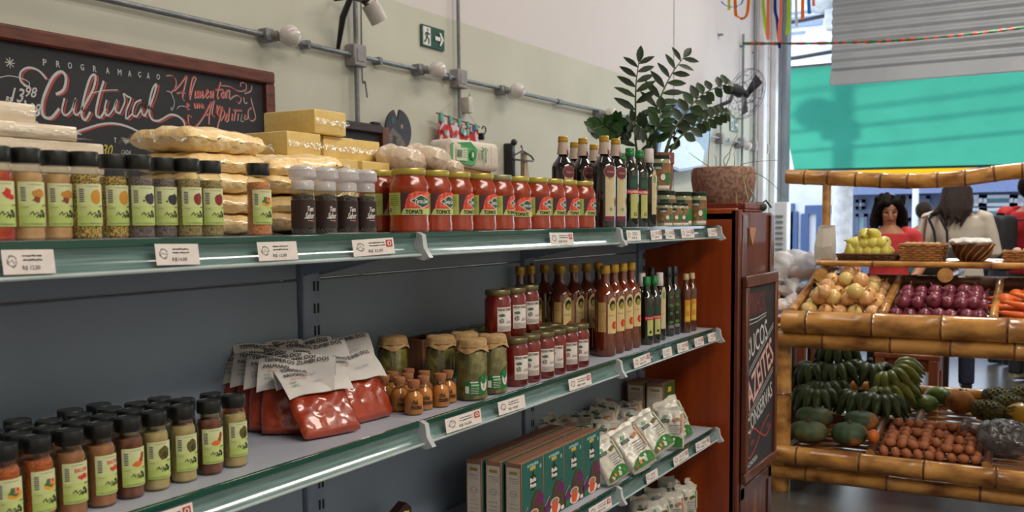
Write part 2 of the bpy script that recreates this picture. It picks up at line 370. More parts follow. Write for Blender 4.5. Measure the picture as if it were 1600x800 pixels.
# ------------------------------------------------------------------ the big chalkboard, drawn in chalk
Yb = 3.15
woodf = mat('red_brown_wood', (112, 52, 34), .45, c2=(78, 32, 22), scale=9, stretch=(1, 6, 8), coat=.15)
slate = mat('slate_board', (43, 43, 47), .7, c2=(36, 36, 40), scale=3)
r = empty('wall_chalkboard', (0, 0, 0)); tag(r, 'large wooden-framed chalkboard lettered Cultural high on the left wall', 'chalkboard')
x1 = 3.305; x0 = 1.35; zt = 2.085; zb = 1.10
MB().box(x0+.02, x1-.02, Yb+.005, Yb+.02, zb+.02, zt-.02).build('slate', slate, r, smooth=False)
MB().rbox(x0, x1, Yb-.02, Yb+.03, zt-.055, zt, .008).rbox(x0, x1, Yb-.02, Yb+.03, zb, zb+.05, .008).rbox(x0, x0+.05, Yb-.02, Yb+.03, zb+.05, zt-.055, .008).rbox(x1-.055, x1, Yb-.02, Yb+.03, zb+.05, zt-.055, .008).build('frame', woodf, r)
P = Pic()
def bd(px, py): q = aY(Yb, px, py); return (q.x, q.z)
def bl(pts, w, m, sm=4, zoom=1/3.72, off=(0, 0)):
    pp = [bd(off[0]+x*zoom, off[1]+y*zoom) for x, y in pts]
    if sm: pp = [(v.x, v.y) for v in smoothline(pp, sm)]
    P.line(pp, w, m)
def sh(pts, dx, dy): return [(x+dx, y+dy) for x, y in pts]
CUL = [  # each stroke of the word in 3.72x zoom pixels, and its width in metres
 ([(330, 548), (375, 520), (388, 450), (360, 415), (315, 445), (275, 520), (250, 600), (255, 670), (300, 685), (350, 630)], .016),
 ([(380, 570), (365, 640), (385, 670), (420, 640), (445, 570), (432, 640), (450, 668), (480, 640)], .011),
 ([(480, 640), (545, 520), (560, 440), (530, 450), (495, 560), (478, 660), (500, 697), (530, 650)], .014),
 ([(608, 470), (580, 560), (562, 660), (590, 680), (620, 630)], .014), ([(540, 540), (610, 525), (690, 522)], .005),
 ([(625, 580), (612, 640), (630, 672), (660, 640), (685, 580), (675, 640), (700, 660)], .011),
 ([(700, 660), (730, 590), (722, 545), (745, 560), (765, 575), (740, 640), (738, 690), (775, 660)], .010),
 ([(825, 580), (790, 600), (775, 660), (800, 675), (830, 620), (838, 580), (828, 650), (845, 676)], .010),
 ([(845, 676), (890, 580), (915, 490), (890, 520), (870, 620), (885, 690), (930, 700), (1000, 665), (1060, 690), (1078, 740), (1040, 800), (985, 850), (900, 830), (800, 760), (700, 722), (600, 720), (480, 755), (370, 785)], .012),
 ([(180, 505), (160, 500), (125, 470), (125, 420), (170, 392), (230, 410), (275, 460)], .011),
 ([(215, 705), (240, 745), (290, 790)], .012)]
for pts, w in CUL: bl(sh(pts, 15, 8), w*.42, CHALKR)
for pts, w in CUL: bl(pts, w*.66, CHALK)
bl([(0, 450), (60, 440), (130, 455), (175, 480), (165, 505), (140, 495)], .003, CHALK)
for i, c in enumerate('PROGRAMAÇÃO'):
    tx = [265, 342, 411, 483, 555, 630, 700, 758, 816, 866, 924][i]; ty = [362, 372, 380, 390, 400, 410, 420, 427, 434, 440, 446][i]
    a = bd(tx/3.72, ty/3.72); P.text(c, a[0], a[1], .014+.002*(c in 'MO'), .022, CHALK, bold=.0006)
for k in range(4):
    a = bd(62/3.72, 364/3.72); P.line([(a[0]-.018*math.cos(k*PI/4), a[1]-.018*math.sin(k*PI/4)), (a[0]+.018*math.cos(k*PI/4), a[1]+.018*math.sin(k*PI/4))], .003, CHALK)
def btext(t, zx, zy, w, h, m=CHALK, shear=.3, bold=.0008, rot=0): a = bd(zx/3.72, zy/3.72); P.text(t, a[0], a[1], w, h, m, shear=shear, bold=bold, rot=rot)
btext('R$', 58, 578, .022, .02); btext('13,', 120, 560, .055, .055); btext('98', 185, 535, .042, .035); btext('12,', 145, 645, .05, .055); btext('98', 205, 638, .045, .045); btext('5,49', 170, 742, .07, .045)
ST = [  # 'Alimentar e um ato politico' in 7.275x zoom pixels from (260, 100)
 [(0, 130), (60, 125), (110, 180), (100, 270), (50, 320)], [(90, 300), (160, 230), (235, 130), (210, 250), (185, 370), (205, 410)], [(120, 330), (170, 320), (215, 325)],
 [(270, 400), (300, 260), (340, 150), (300, 160), (270, 300), (265, 380)], [(335, 300), (325, 385), (350, 350)], [(360, 300), (355, 385), (385, 300), (380, 385), (415, 300), (410, 385), (440, 350)],
 [(455, 340), (480, 310), (470, 290), (450, 340), (460, 385), (490, 350)], [(510, 300), (500, 385), (540, 300), (530, 385)], [(620, 200), (590, 300), (580, 390), (600, 370)], [(560, 290), (650, 285)],
 [(660, 305), (625, 340), (640, 385), (670, 310), (665, 385)], [(690, 290), (685, 385)], [(690, 310), (720, 290), (715, 385)], [(620, 240), (720, 250), (820, 300), (900, 290), (905, 220), (850, 205), (845, 250)], [(890, 330), (960, 300), (970, 240)],
 [(720, 400), (790, 350), (850, 380), (830, 440), (800, 420)], [(880, 370), (890, 440), (920, 430)], [(960, 380), (990, 500), (1015, 600), (980, 640), (940, 620), (930, 530), (970, 490)],
 [(235, 480), (260, 460), (240, 445), (235, 500), (265, 510)], [(320, 440), (325, 500), (355, 445), (350, 500)], [(375, 500), (380, 445), (405, 500), (410, 445), (430, 500)],
 [(290, 600), (250, 580), (260, 680), (330, 710), (420, 600), (520, 420), (490, 560), (485, 680)], [(430, 580), (500, 560)], [(545, 410), (520, 560), (545, 590)], [(580, 460), (570, 560)], [(610, 470), (580, 540), (600, 590), (625, 500), (610, 470)],
 [(640, 480), (600, 650), (560, 780), (515, 770), (540, 720)], [(640, 500), (665, 560), (620, 640)], [(690, 560), (670, 640), (700, 640), (700, 560)], [(720, 490), (705, 640)], [(755, 560), (745, 640)], [(790, 510), (770, 640)], [(760, 520), (860, 525)], [(820, 560), (810, 640)],
 [(860, 560), (845, 640), (880, 640)], [(900, 570), (885, 620), (915, 620), (930, 570)], [(0, 300), (50, 320), (90, 430), (60, 520), (50, 480)], [(120, 500), (150, 470), (215, 475)], [(600, 740), (640, 770), (680, 800)], [(280, 730), (360, 705), (430, 745)]]
for s in ST: bl(sh(s, 9, 8), .0028, CHALK, 3, 1/7.275, (260, 100))
for s in ST[1:13]+ST[18:34]: bl(s, .0055, CHALKR, 3, 1/7.275, (260, 100))
for s in ST[:1]+ST[13:18]+ST[35:36]: bl(s, .003, CHALKR, 3, 1/7.275, (260, 100))
for tx, ty in ((181, 219), (306, 222), (52, 228)): a = bd(tx, ty); P.text('T', a[0], a[1], .012, .018, CHALK, bold=.0006)
a = bd(163, 236); P.text('6,30', a[0], a[1], .075, .05, ink('chalk_yellow', (190, 180, 70)), shear=.3, bold=.0008)
a = bd(198, 238); P.text('CADA', a[0], a[1], .045, .018, CHALK, shear=.2)
P.build('chalk_lettering', lambda u, v, h: (u, Yb+.0048-h, v), r, eps=.000012, smooth=False)

# small chalkboard, painted disc, banner, hanger
a = aY(3.1, 520, 186); b = aY(3.1, 604, 200); r = empty('small_chalkboard', (0, 0, 0)); tag(r, 'small dark-framed chalkboard behind the yellow blocks', 'chalkboard')
MB().box(a.x, b.x-.02, 3.105, 3.12, b.z-.5, b.z-.02).build('slate', slate, r, smooth=False)
dkw = mat('dark_walnut', (66, 42, 38), .45, c2=(50, 30, 26), scale=12, stretch=(1, 5, 5))
MB().rbox(a.x, b.x-.055, 3.08, 3.125, b.z-.035, b.z+.01, .006).build('frame_rail', dkw, r); MB().rbox(a.x, b.x, 3.08, 3.125, b.z-.52, b.z-.48, .006).build('frame_rail', dkw, r); MB().rbox(a.x+.1, a.x+.16, 3.12, 3.199, b.z-.2, b.z-.14, .004).build('wall_mount', dkw, r)
MB().rbox(b.x-.055, b.x, 3.078, 3.127, b.z-.48, b.z, .006).build('frame_side', mat('frame_side', (120, 72, 52), .5, c2=(92, 52, 40), scale=12), r)['label'] = 'lighter brown side of the frame'
MB().rbox(b.x-.13, b.x-.07, 3.08, 3.11, b.z+.008, b.z+.022, .004).build('hanging_clip', blk, r)
q = aY(3.12, 622, 204); r = empty('painted_disc', (q.x, 3.12, q.z)); tag(r, 'round notched fish-shaped painted disc hanging on the wall', 'wall ornament')
body = [(.112*math.cos(PI/2-.10-k*(PI-.6)/14), .112*math.sin(PI/2-.10-k*(PI-.6)/14)) for k in range(15)]+[(-.035, -.150)]+[(.112*math.cos(-PI/2-.55-k*(PI-.9)/14), .112*math.sin(-PI/2-.55-k*(PI-.9)/14)) for k in range(15)]+[(-.010, .05)]
MB().prism([(x, z) for x, z in body], -.006, .006, ax=1).build('disc_plate', mat('clay_dark', (52, 42, 42), .4, c2=(40, 32, 34), scale=20), r)
P = Pic(); P.poly([(-.1, -.04), (-.055, .012), (.02, -.03), (.07, -.085), (.0, -.108), (-.03, -.142), (-.06, -.1)], mat('clay_pattern', (128, 116, 108), .6, c2=(80, 72, 70), scale=90)); P.ell(-.05, .05, .018, .022, mat('teal_paint', (44, 84, 88), .5)); P.rect(.015, .012, .035, .034, ink('tag_grey', (150, 140, 128)))
P.poly([(-.055, -.03), (-.03, -.03), (-.02, -.1), (-.045, -.13), (-.06, -.08)], DARK)
P.build('painting', lambda u, v, h: (u, -.0062-h, v), r, eps=.0004, smooth=False)
q = aY(3.13, 719, 190); r = empty('floral_banner', (q.x, 3.14, q.z)); tag(r, 'red floral cloth banner with teal loops hanging from a thin rod', 'banner')
w = .21; dz = -.02
MB().tube([(-w-.02, 0, .03), (w+.02, 0, -.012)], .005, 8).build('rod', mat('rod_wood', (150, 92, 62), .5), r)
MB().tube([(-w, 0, .03), (0, .01, .14), (w, 0, -.01)], .0012, 5).build('hanging_string', mat('string', (160, 155, 145), .8), r)
n = 14; vs = []
for j in range(2):
    for i in range(n+1): x = -w+2*w*i/n; vs.append((x, .006*math.sin(i*1.7)+.004*j, (.0 if j == 0 else -.27)-.02*i/n))
fl = mat('floral_cloth', (196, 44, 40), .8, c2=(206, 206, 214), scale=17, lo=.52, hi=.56)
clo = MB().add(vs+[(x, y+.003, z) for x, y, z in vs], [(i, i+1, n+2+i, n+1+i) for i in range(n)]+[(2*n+2+i, 2*n+3+i, 3*n+4+i, 3*n+3+i) for i in range(n)]+[(i, i+1, 2*n+3+i, 2*n+2+i) for i in range(n)]).build('cloth', fl, r)
P = Pic(); rr = random.Random(3)
for k in range(26):
    m = [ink('blue_petal', (44, 70, 150)), RED, ink('teal_leaf', (90, 170, 160)), RED, WHITE][k % 5]; P.ell(rr.uniform(-w+.02, w-.02), rr.uniform(-.24, -.03), rr.uniform(.012, .024), rr.uniform(.012, .022), m, 9, .25, seed=k)
P.poly([(-.13, -.27), (-.13, -.09), (-.06, -.12), (.02, -.12), (.08, -.16), (.14, -.27)], ink('cloth_cream', (206, 190, 168)))
P.build('flower_print', lambda u, v, h: (u, -.0075-h, v), r, eps=.00012, smooth=False)
tl = mat('teal_loop', (104, 176, 164), .7)
for k in range(5):
    x = -w+.02+k*.094; MB().rbox(x-.014, x+.014, -.012, .008, -.02-.02*(k/5), .036-.045*(k/5), .003).build('loop', tl, r)
q = aY(3.12, 756, 203); r = empty('coat_hook', (q.x, 3.12, q.z)); tag(r, 'small black hook poking up at the right end of the floral banner', 'hook')
MB().tube([(.022*math.cos(t), 0, .022*math.sin(t)) for t in [PI*.95-k*PI*1.35/12 for k in range(13)]], .0045, 8).build('hook_bend', blk, r); MB().rbox(-.01, .012, .0, .07, -.06, -.018, .004).build('hook_stem', blk, r)
q = aY(3.1, 812, 243); r = empty('clothes_hanger', (q.x, 3.08, q.z)); tag(r, 'black plastic clothes hanger on a wall hook', 'hanger')
MB().tube([(-.13, 0, -.025), (-.10, 0, -.004), (.0, 0, .03), (.12, 0, .0), (.15, 0, -.02), (.14, 0, -.03), (-.12, 0, -.032), (-.13, 0, -.025)], .006, 8).build('hanger_bar', blk, r)
MB().tube([(0, 0, .03), (.0, 0, .05), (-.014, 0, .062), (-.02, 0, .05)], .004, 8).build('hanger_hook', blk, r)
r = empty('wall_hook', (q.x-.02, 3.15, q.z)); tag(r, 'long black wall hook bar holding the clothes hanger', 'hook')
MB().rbox(-.018, .018, -.02, .05, -.2, .08, .006).ell((0, -.02, .085), .022).build('hook_bar', blk, r)
q = aY(3.06, 829, 262); tag(MB().prism([(-.025, .1), (.0, .1), (.05, -.12), (-.03, -.12)], -.02, .01, ax=1).build('hanging_bag', mat('bag_beige', (176, 156, 130), .8), loc=(q.x, 3.11, q.z)), 'beige cloth bag hanging below the clothes hanger', 'bag')

# glossy wall panel behind the plant, reflected street painted on in flat colour
a = aY(3.15, 1062, 192); b = aY(3.15, 1114, 240); r = empty('reflection_panel', (0, 0, 0)); tag(r, 'street reflection painted in blue and white on a glossy poster on the far wall behind the ZZ plant', 'panel')
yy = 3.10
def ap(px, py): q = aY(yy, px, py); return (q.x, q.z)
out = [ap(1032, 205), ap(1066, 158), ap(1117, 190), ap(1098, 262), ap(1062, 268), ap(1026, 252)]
MB().prism(out, yy, yy+.099, ax=1).build('board', mat('reflection_blue', (96, 122, 172), .2), r)
P = Pic(); P.poly([ap(1036, 206), ap(1058, 209), ap(1078, 214), ap(1092, 224), ap(1100, 236), ap(1097, 258), ap(1062, 264), ap(1028, 250)], mat('reflection_white', (214, 230, 248), .2))
P.poly([ap(1064, 212), ap(1068, 164), ap(1073, 167), ap(1069, 213)], mat('reflection_navy', (66, 84, 130), .2)); P.build('painted_reflection', lambda u, v, h: (u, yy-.002-h, v), r, eps=.001, smooth=False)

# wall fan
q = aY(2.8, 1163, 146); r = empty('wall_fan', (q.x, q.y, q.z)); tag(r, 'black oscillating fan with wire guard fixed to the far wall', 'fan')
fm = mat('fan_black', (50, 50, 54), .4); Mx = Matrix.Rotation(math.radians(60), 4, 'Z') @ Matrix.Rotation(math.radians(12), 4, 'X') @ Matrix.Rotation(PI/2, 4, 'X')
def ring(R, z, w=.004): return [Mx @ Vector((R*math.cos(2*PI*i/28), R*math.sin(2*PI*i/28), z)) for i in range(29)], w
m = MB()
for R, z in ((.25, 0), (.25, .03), (.17, .07), (.17, -.04), (.07, .09), (.1, -.05)): p_, w_ = ring(R, z); m.tube(p_, w_*.7, 5, cap=False)
for i in range(20):
    t = 2*PI*i/20; m.tube([Mx @ Vector((R*math.cos(t), R*math.sin(t), z)) for R, z in ((.04, .095), (.17, .07), (.25, .03), (.25, 0), (.17, -.04), (.08, -.055))], .0016, 4, cap=False)
m.build('guard', mat('guard_grey', (96, 98, 104), .4, metal=.6), r)
for k in range(3):
    t = k*2*PI/3+.4; m = MB(); vs = [Mx @ Matrix.Rotation(t, 4, 'Z') @ Vector(v) for v in ((.03, -.02, .01), (.2, -.07, .0), (.215, .05, .03), (.03, .03, .04))]
    m.add(vs+[v+Vector((.003, .003, 0)) for v in vs], [(0, 1, 2, 3), (7, 6, 5, 4), (0, 4, 5, 1), (1, 5, 6, 2), (2, 6, 7, 3), (3, 7, 4, 0)]).build('blade', fm, r)
MB().tube([Mx @ Vector((0, 0, -.06)), Mx @ Vector((0, 0, -.19))], [.06, .05], 14).ell(Mx @ Vector((0, 0, .03)), .04).build('motor', fm, r)
MB().tube([Mx @ Vector((0, 0, -.14)), Mx @ Vector((0, -.12, -.16)), Vector((-.22, .30, -.17)), Vector((-.22, .42, -.17))], .02, 8).rbox(-.26, -.18, .40, .44, -.26, -.08, .01).build('bracket', fm, r)

# foil garland and ribbons
a = aY(3.1, 1161, 68); e = aX(10.3, 1620, 24); r = empty('foil_garland'); tag(r, 'thin garland of twisted red and green foil strung across the shopfront', 'garland')
n = 90; m = MB(); gp_ = []; gr_ = []; pr_ = None; rr = random.Random(5)
for i in range(n+1):
    t = i/n; p = a.lerp(e+(e-a)*.4, t)-Vector((0, 0, .12*math.sin(PI*t)))
    if pr_ is not None:
        pass
    gp_.append(p); gr_.append(rr.uniform(.010, .020)); pr_ = p
m.tube(gp_, gr_, 6)
m.m = [(1 if (i//6*7 % 5 > 2) else 0) for i in range(len(m.m))]
m.build('foil_twist', [mat('foil_green', (58, 104, 58), .35, metal=.3), mat('foil_red', (196, 62, 46), .35, metal=.3)], r)
cols = {'orange': (240, 140, 40), 'salmon': (244, 140, 110), 'lime green': (186, 216, 60), 'blue': (60, 140, 216), 'white': (216, 216, 216), 'dark blue': (52, 60, 150), 'yellow': (222, 214, 70)}
def ribbon(pts, w, c, lab, X=9.6, ph=0):
    q = [aX(X, x, y) for x, y in pts]; q = smoothline(q, 6); vs = []; n = len(q)
    for i, p in enumerate(q):
        t = (q[min(i+1, n-1)]-q[max(i-1, 0)]).normalized(); s = Vector((.25*math.sin(i*.4+ph), 1, 0)).cross(t).cross(t).normalized() if abs(t.z) < .3 else Vector((.3*math.sin(i*.35+ph), 1, 0)).normalized()
        vs += [p-s*w/2, p+s*w/2]
    vs2 = [v+Vector((.002, 0, 0)) for v in vs]; k = len(vs)
    o = MB().add(vs+vs2, [(2*i, 2*i+1, 2*i+3, 2*i+2) for i in range(n-1)]+[(k+2*i, k+2*i+2, k+2*i+3, k+2*i+1) for i in range(n-1)]+[(0, k, k+1, 1)]).build('ribbon', leafy('ribbon_'+c.replace(' ', '_'), cols[c], .4)); tag(o, lab, 'ribbon', 'coloured ribbons hanging from the ceiling')
ribbon([(1148, -60), (1149, 15), (1153, 26), (1163, 28), (1169, 10), (1171, -60)], .035, 'orange', 'looped orange ribbon nearest the left wall')
ribbon([(1190, -60), (1193, 12), (1198, 50), (1201, 60)], .035, 'lime green', 'long lime green ribbon crossing a salmon one')
ribbon([(1201, -60), (1200, 20), (1200, 62)], .035, 'salmon', 'long salmon ribbon crossing a lime green one', 9.5)
ribbon([(1220, -60), (1220, 20), (1218, 38), (1217, 66)], .03, 'salmon', 'salmon ribbon beside the dark blue one')
ribbon([(1211, -60), (1211, 12), (1214, 30), (1218, 75)], .03, 'dark blue', 'dark blue ribbon reaching lowest of the row', 9.7, 1)
ribbon([(1232, -60), (1232, 30), (1230, 54)], .038, 'lime green', 'straight lime green ribbon in front of the bright gap')
ribbon([(1244, -60), (1244, 20), (1245, 42)], .03, 'white', 'white ribbon in front of the bright gap')
ribbon([(1254, -60), (1254, 18), (1254, 30)], .036, 'orange', 'short straight orange ribbon in front of the bright gap')
ribbon([(1262, -60), (1264, 12), (1265, 21)], .036, 'blue', 'short light blue ribbon right of the orange one')
ribbon([(1271, -60), (1271, 2), (1272, 9)], .03, 'salmon', 'shortest salmon ribbon at the right of the row')
ribbon([(1139, -60), (1139, 5), (1139, 16)], .03, 'yellow', 'yellow ribbon stub farthest left')
ribbon([(1127, 2), (1133, 8), (1145, 11), (1158, 6), (1162, -8)], .015, 'blue', 'thin blue ribbon curling by the yellow stub', 9.5)

# ================================================================== shopfront and street
shm = mat('shutter_steel', (186, 188, 192), .5, scale=3, c2=(176, 178, 182), metal=.1)
zb = aX(12.2, 1302, 134).z; yl = aX(12.2, 1299, 100).y; r = empty('roller_shutter', (0, 0, 0)); tag(r, 'grey corrugated steel roller shutter half raised over the shopfront', 'shutter')
prof = []; z = zb+.16
while z < 4.4:
    for t in range(8): prof.append((12.2+.022*math.cos(2*PI*t/8), z+.108*t/8))
    z += .108
n = len(prof); vs = [(x, yl, z) for x, z in prof]+[(x, -2.6, z) for x, z in prof]
MB().add(vs+[(x+.012, y, z) for x, y, z in vs], [(i, i+1, n+i+1, n+i) for i in range(n-1)]+[(2*n+i, 3*n+i, 3*n+i+1, 2*n+i+1) for i in range(n-1)]+[(i, i+2*n, i+1+2*n, i+1) for i in range(n-1)]).build('slat_curtain', shm, r, ang=70)
MB().rbox(12.17, 12.23, -2.6, yl+.01, zb, zb+.17, .01).build('bottom_bar', shm, r)
aw = leafy('awning_canvas', (58, 138, 118), .7)
def canv(name, A, B, C, D, m, parent, n=16, sag=.04, th=.004):
    vs = []
    for j in range(n+1):
        for i in range(n+1):
            u, v = i/n, j/n; p = (A*(1-u)+B*u)*(1-v)+(D*(1-u)+C*u)*v; vs.append(p-Vector((0, 0, sag*math.sin(PI*v))))
    N_ = (n+1)**2
    f = [(j*(n+1)+i, j*(n+1)+i+1, (j+1)*(n+1)+i+1, (j+1)*(n+1)+i) for j in range(n) for i in range(n)]
    return MB().add(vs, f).build(name, m, parent)
r = empty('green_awning'); tag(r, 'sloping translucent green canvas awning outside the shopfront', 'awning')
A = aX(12.6, 1213, 107); B = Vector((12.6, -2.5, A.z-.02)); D = aX(13.9, 1241, 266); C = Vector((13.9, -2.5, aX(13.9, 1600, 262).z))
canv('canvas', A, B, C, D, aw, r)
MB().tube([D, C], .02, 8).build('front_bar', mat('bar_dark_green', (14, 62, 50), .5), r)
MB().tube([A, B], .02, 8).build('wall_bar', steel, r)
y1 = aX(13.95, 1242, 275).y; y2 = aX(13.95, 1545, 270).y; z1 = D.z
ya = leafy('valance_yellow', (255, 190, 30), .6)
vs = []; n = 24
for i in range(n+1):
    t = i/n; y = y1+(y2-y1)*t; vs += [Vector((13.95, y, z1-.03-.0*t)), Vector((13.95, y, z1-.03-.12*(1-t**3)))]
MB().add(vs, [(2*i, 2*i+1, 2*i+3, 2*i+2) for i in range(n)]).build('valance', ya, r)['label'] = 'yellow valance strip'
# street pole whose shadow falls on the canvas
q = aX(15.2, 1316, 330)
r = empty('street_pole', (q.x, q.y, -.1)); tag(r, 'thick whitish concrete street pole on the pavement', 'pole')
cm = mat('whitewashed_concrete', (206, 204, 204), .8, c2=(180, 180, 184), scale=9)
MB().tube([(0, 0, 0), (0, 0, 8)], [.16, .12], 20).build('shaft', cm, r)
MB().rbox(-.3, -.1, -.25, .25, 4.3, 4.6, .02).build('cross_block', cm, r)
MB().ell((-.2, .3, 4.9), (.22, .3, .35)).build('transformer', cm, r)
for k, z in enumerate((4.2, 4.7, 5.1, 5.6, 6.1)):
    MB().tube([(-.2, 6-8*t, z-.3*math.sin(PI*t)+.06*t*k) for t in [i/12*2 for i in range(13)]], .03, 6).build('cable', blk, r)
S('ground', MB().box(12.5, 60, -30, 30, -.2, -.1), mat('asphalt', (128, 130, 136), .8, scale=14), smooth=False)
S('pavement', MB().box(12.5, 16.5, -30, 30, -.1, 0), mat('pavement', (160, 160, 160), .7, scale=8), smooth=False)
# building across: white part with blue doors, then grey-blue part with windows
XB = 24.0
def bx(px, py, X=XB): q = aX(X, px, py); return q.y, q.z
wh = mat('white_facade', (232, 232, 236), .8, scale=2); bl_ = mat('blue_grey_facade', (96, 106, 130), .7, scale=3); bd_ = mat('blue_door', (66, 92, 140), .5)
r = empty('white_building'); tag(r, 'bright white building across the street with blue framed doors', 'building')
yl_, _ = bx(1150, 300); yr_, _ = bx(1334, 300)
MB().box(XB, XB+6, yr_, yl_+14, -.1, 9).build('facade', wh, r, smooth=False)
for (x0_, x1_, y0_, y1_) in ((1228, 1241, 318, 402), (1259, 1330, 321, 402)):
    a0, z1_ = bx(x0_, y0_); a1, z0_ = bx(x1_, y1_); m = MB()
    m.box(XB-.1, XB-.02, a1, a0, z1_-.2, z1_); nn = 2 if x0_ == 1228 else 3
    for k in range(nn+1): yy_ = a0+(a1-a0)*k/nn; m.box(XB-.1, XB-.02, yy_-.09, yy_+.09, -.1, z1_-.2)
    d = m.build('door_frame', bd_, r, smooth=False)
for k in range(9):
    _, zz = bx(1260, 20+k*10.5); yy_ = yr_+.4*k
    MB().box(XB-.05, XB, yy_, yy_+6, zz, zz+.05+.03*(k % 3)).build('ledge', mat('ledge_blue', (150, 166, 200), .7), r, smooth=False)
r = empty('grey_blue_building'); tag(r, 'grey-blue building across the street with a row of framed windows', 'building')
MB().box(XB-1.5, XB+6, yr_-22, yr_-.1, -.1, 7).build('facade', bl_, r, smooth=False)
X2 = XB-1.5
_, zt_ = bx(1450, 281, X2); _, zb_ = bx(1450, 303, X2)
MB().box(X2-.6, X2, yr_-22, yr_-.1, zb_, zt_).build('fascia', mat('fascia', (116, 128, 164), .6), r, smooth=False)
def win(x0_, x1_, y0_, y1_, fr, pane):
    a0, z1_ = bx(x0_, y0_, X2); a1, z0_ = bx(x1_, y1_, X2); b_ = .07
    f = MB().box(X2-.08, X2, a1, a0, z1_-b_, z1_).box(X2-.08, X2, a1, a0, z0_, z0_+b_).box(X2-.08, X2, a1, a1+b_, z0_, z1_).box(X2-.08, X2, a0-b_, a0, z0_, z1_).build('window', fr, r, smooth=False)
    MB().box(X2-.04, X2-.02, a1+b_, a0-b_, z0_+b_, z1_-b_).build('pane', pane, f, smooth=False)
pg = mat('pane_green_reflection', (110, 150, 160), .1, c2=(80, 120, 110), scale=2); pw = mat('pane_pale', (216, 216, 226), .2); pd = mat('pane_dark', (46, 58, 92), .2)  # green reflections on the glass are put into the green pane colour
win(1537, 1583, 305, 322, wh, pg); win(1500, 1535, 305, 322, wh, pw); win(1585, 1620, 305, 322, wh, pw); win(1537, 1583, 325, 350, wh, pg); win(1585, 1620, 325, 350, wh, pw)
win(1428, 1452, 306, 350, bl_, pd); win(1338, 1352, 312, 327, bl_, pw); win(1338, 1355, 334, 372, bl_, pg); win(1400, 1425, 306, 345, bl_, pd); win(1500, 1535, 325, 350, wh, pg)
q = aX(20.5, 1430, 330); tag(MB().tube([(20.5, q.y, -.1), (20.5, q.y, 2.2)], .06, 8).ell((20.5, q.y, 2.2), .14).build('white_bollard_lamp', wh), 'slim white post with a round top across the street', 'post')
# parked car
q = aX(18.6, 1500, 360); r = empty('blue_car', (20.0, q.y-1.6, -.1)); tag(r, 'blue car parked in the street behind the people', 'car')
cb = mat('car_blue', (58, 92, 170), .15, coat=.8); cg = mat('car_glass', (60, 70, 84), .08, coat=.5)
side = [(-2.0, .35), (-2.05, .7), (-1.6, .95), (-.95, 1.0), (-.45, 1.42), (.75, 1.45), (1.45, 1.0), (2.0, .92), (2.1, .5), (2.0, .3)]
Mr = Matrix.Rotation(PI/2, 4, 'Z')
m = MB(); nse = len(side); vs = []
for w_, y_ in ((.82, -.86), (1, -.7), (1, .7), (.82, .86)):
    for x_, z_ in side: vs.append(Mr @ Vector((x_*(.98 if abs(y_) > .8 else 1), y_*(.82 if z_ > 1.1 else 1), z_)))
fs = [(j*nse+i, j*nse+(i+1) % nse, (j+1)*nse+(i+1) % nse, (j+1)*nse+i) for j in range(3) for i in range(nse)]+[tuple(range(nse)), tuple(reversed(range(3*nse, 4*nse)))]
m.add(vs, fs); m.build('body', cb, r, ang=50)
for y_ in (-.80, .80):
    MB().prism([(-.85, 1.02), (-.45, 1.34), (.1, 1.37), (.1, 1.02)], y_-.02, y_+.02, ax=1, M=Mr).prism([(.18, 1.02), (.18, 1.37), (.7, 1.37), (1.2, 1.02)], y_-.02, y_+.02, ax=1, M=Mr).build('side_window', cg, r, smooth=False)
for x_ in (-1.3, 1.3):
    for y_ in (-.8, .8): MB().tube([Mr @ Vector((x_, y_-.11, .32)), Mr @ Vector((x_, y_+.11, .32))], .32, 20).build('wheel', mat('tyre', (30, 30, 32), .8), r)
for y_ in (-.55, .55): MB().ell(Mr @ Vector((-2.0, y_, .68)), (.12, .06, .08)).build('headlight', mat('headlight', (226, 230, 240), .1, coat=1), r)
# white slatted unit by the column
q = aX(11.6, 1222, 360); r = empty('slatted_unit', (11.6, q.y, 0)); tag(r, 'white slatted metal unit standing at the foot of the front column', 'unit')
zt2 = aX(11.6, 1222, 316).z
MB().rbox(-.08, .1, -.075, .075, 0, zt2, .01).build('casing', wh, r)
for k in range(8): MB().box(-.1, -.075, -.03, .055, zt2-.18-k*.065, zt2-.155-k*.065).build('slat', mat('slat_grey', (128, 132, 140), .5), r, smooth=False)
# ================================================================== gondola shelving
Y0, YB = 1.15, 1.47
blu = mat('panel_blue_grey', (142, 158, 176), .42, scale=3, c2=(134, 150, 168), bump=.03)
upm = mat('upright_blue_grey', (134, 150, 172), .42, c2=(124, 140, 162)); shw = mat('shelf_white', (172, 176, 190), .45, c2=(164, 168, 182), scale=6)
gls = mat('green_edge_glass', (14, 72, 58), .12, scale=3, coat=.6); rail = mat('price_rail_plastic', (104, 132, 130), .16, scale=12, c2=(84, 112, 112), coat=.8, spec=.7, stretch=(1, 1, 30))
bead = mat('rail_bead', (176, 190, 190), .2, coat=.5); clipm = mat('clip_white', (186, 192, 196), .3, coat=.3)
G = empty('gondola_shelving'); tag(G, 'long grey-blue metal store shelving with white shelves and green-edged price rails', 'shelving')
UP = [-.4, .61, 1.635, 2.64, 3.57]; SEG = [(-.4, .608), (.612, 1.608), (1.612, 2.61), (2.614, 3.55)]
MB_ = MB()
for x in UP:
    o = MB().rbox(x-.03, x+.03, YB-.012, YB+.05, 0, 1.36, .003).build('upright', upm, G)
    m = MB()
    for z in [.1+.05*k for k in range(25)]: m.box(x+.004, x+.009, YB-.0135, YB-.0118, z, z+.022).box(x+.016, x+.021, YB-.0135, YB-.0118, z, z+.022)
    m.build('slot_holes', ink('slot_black', (18, 18, 20)), o, smooth=False)
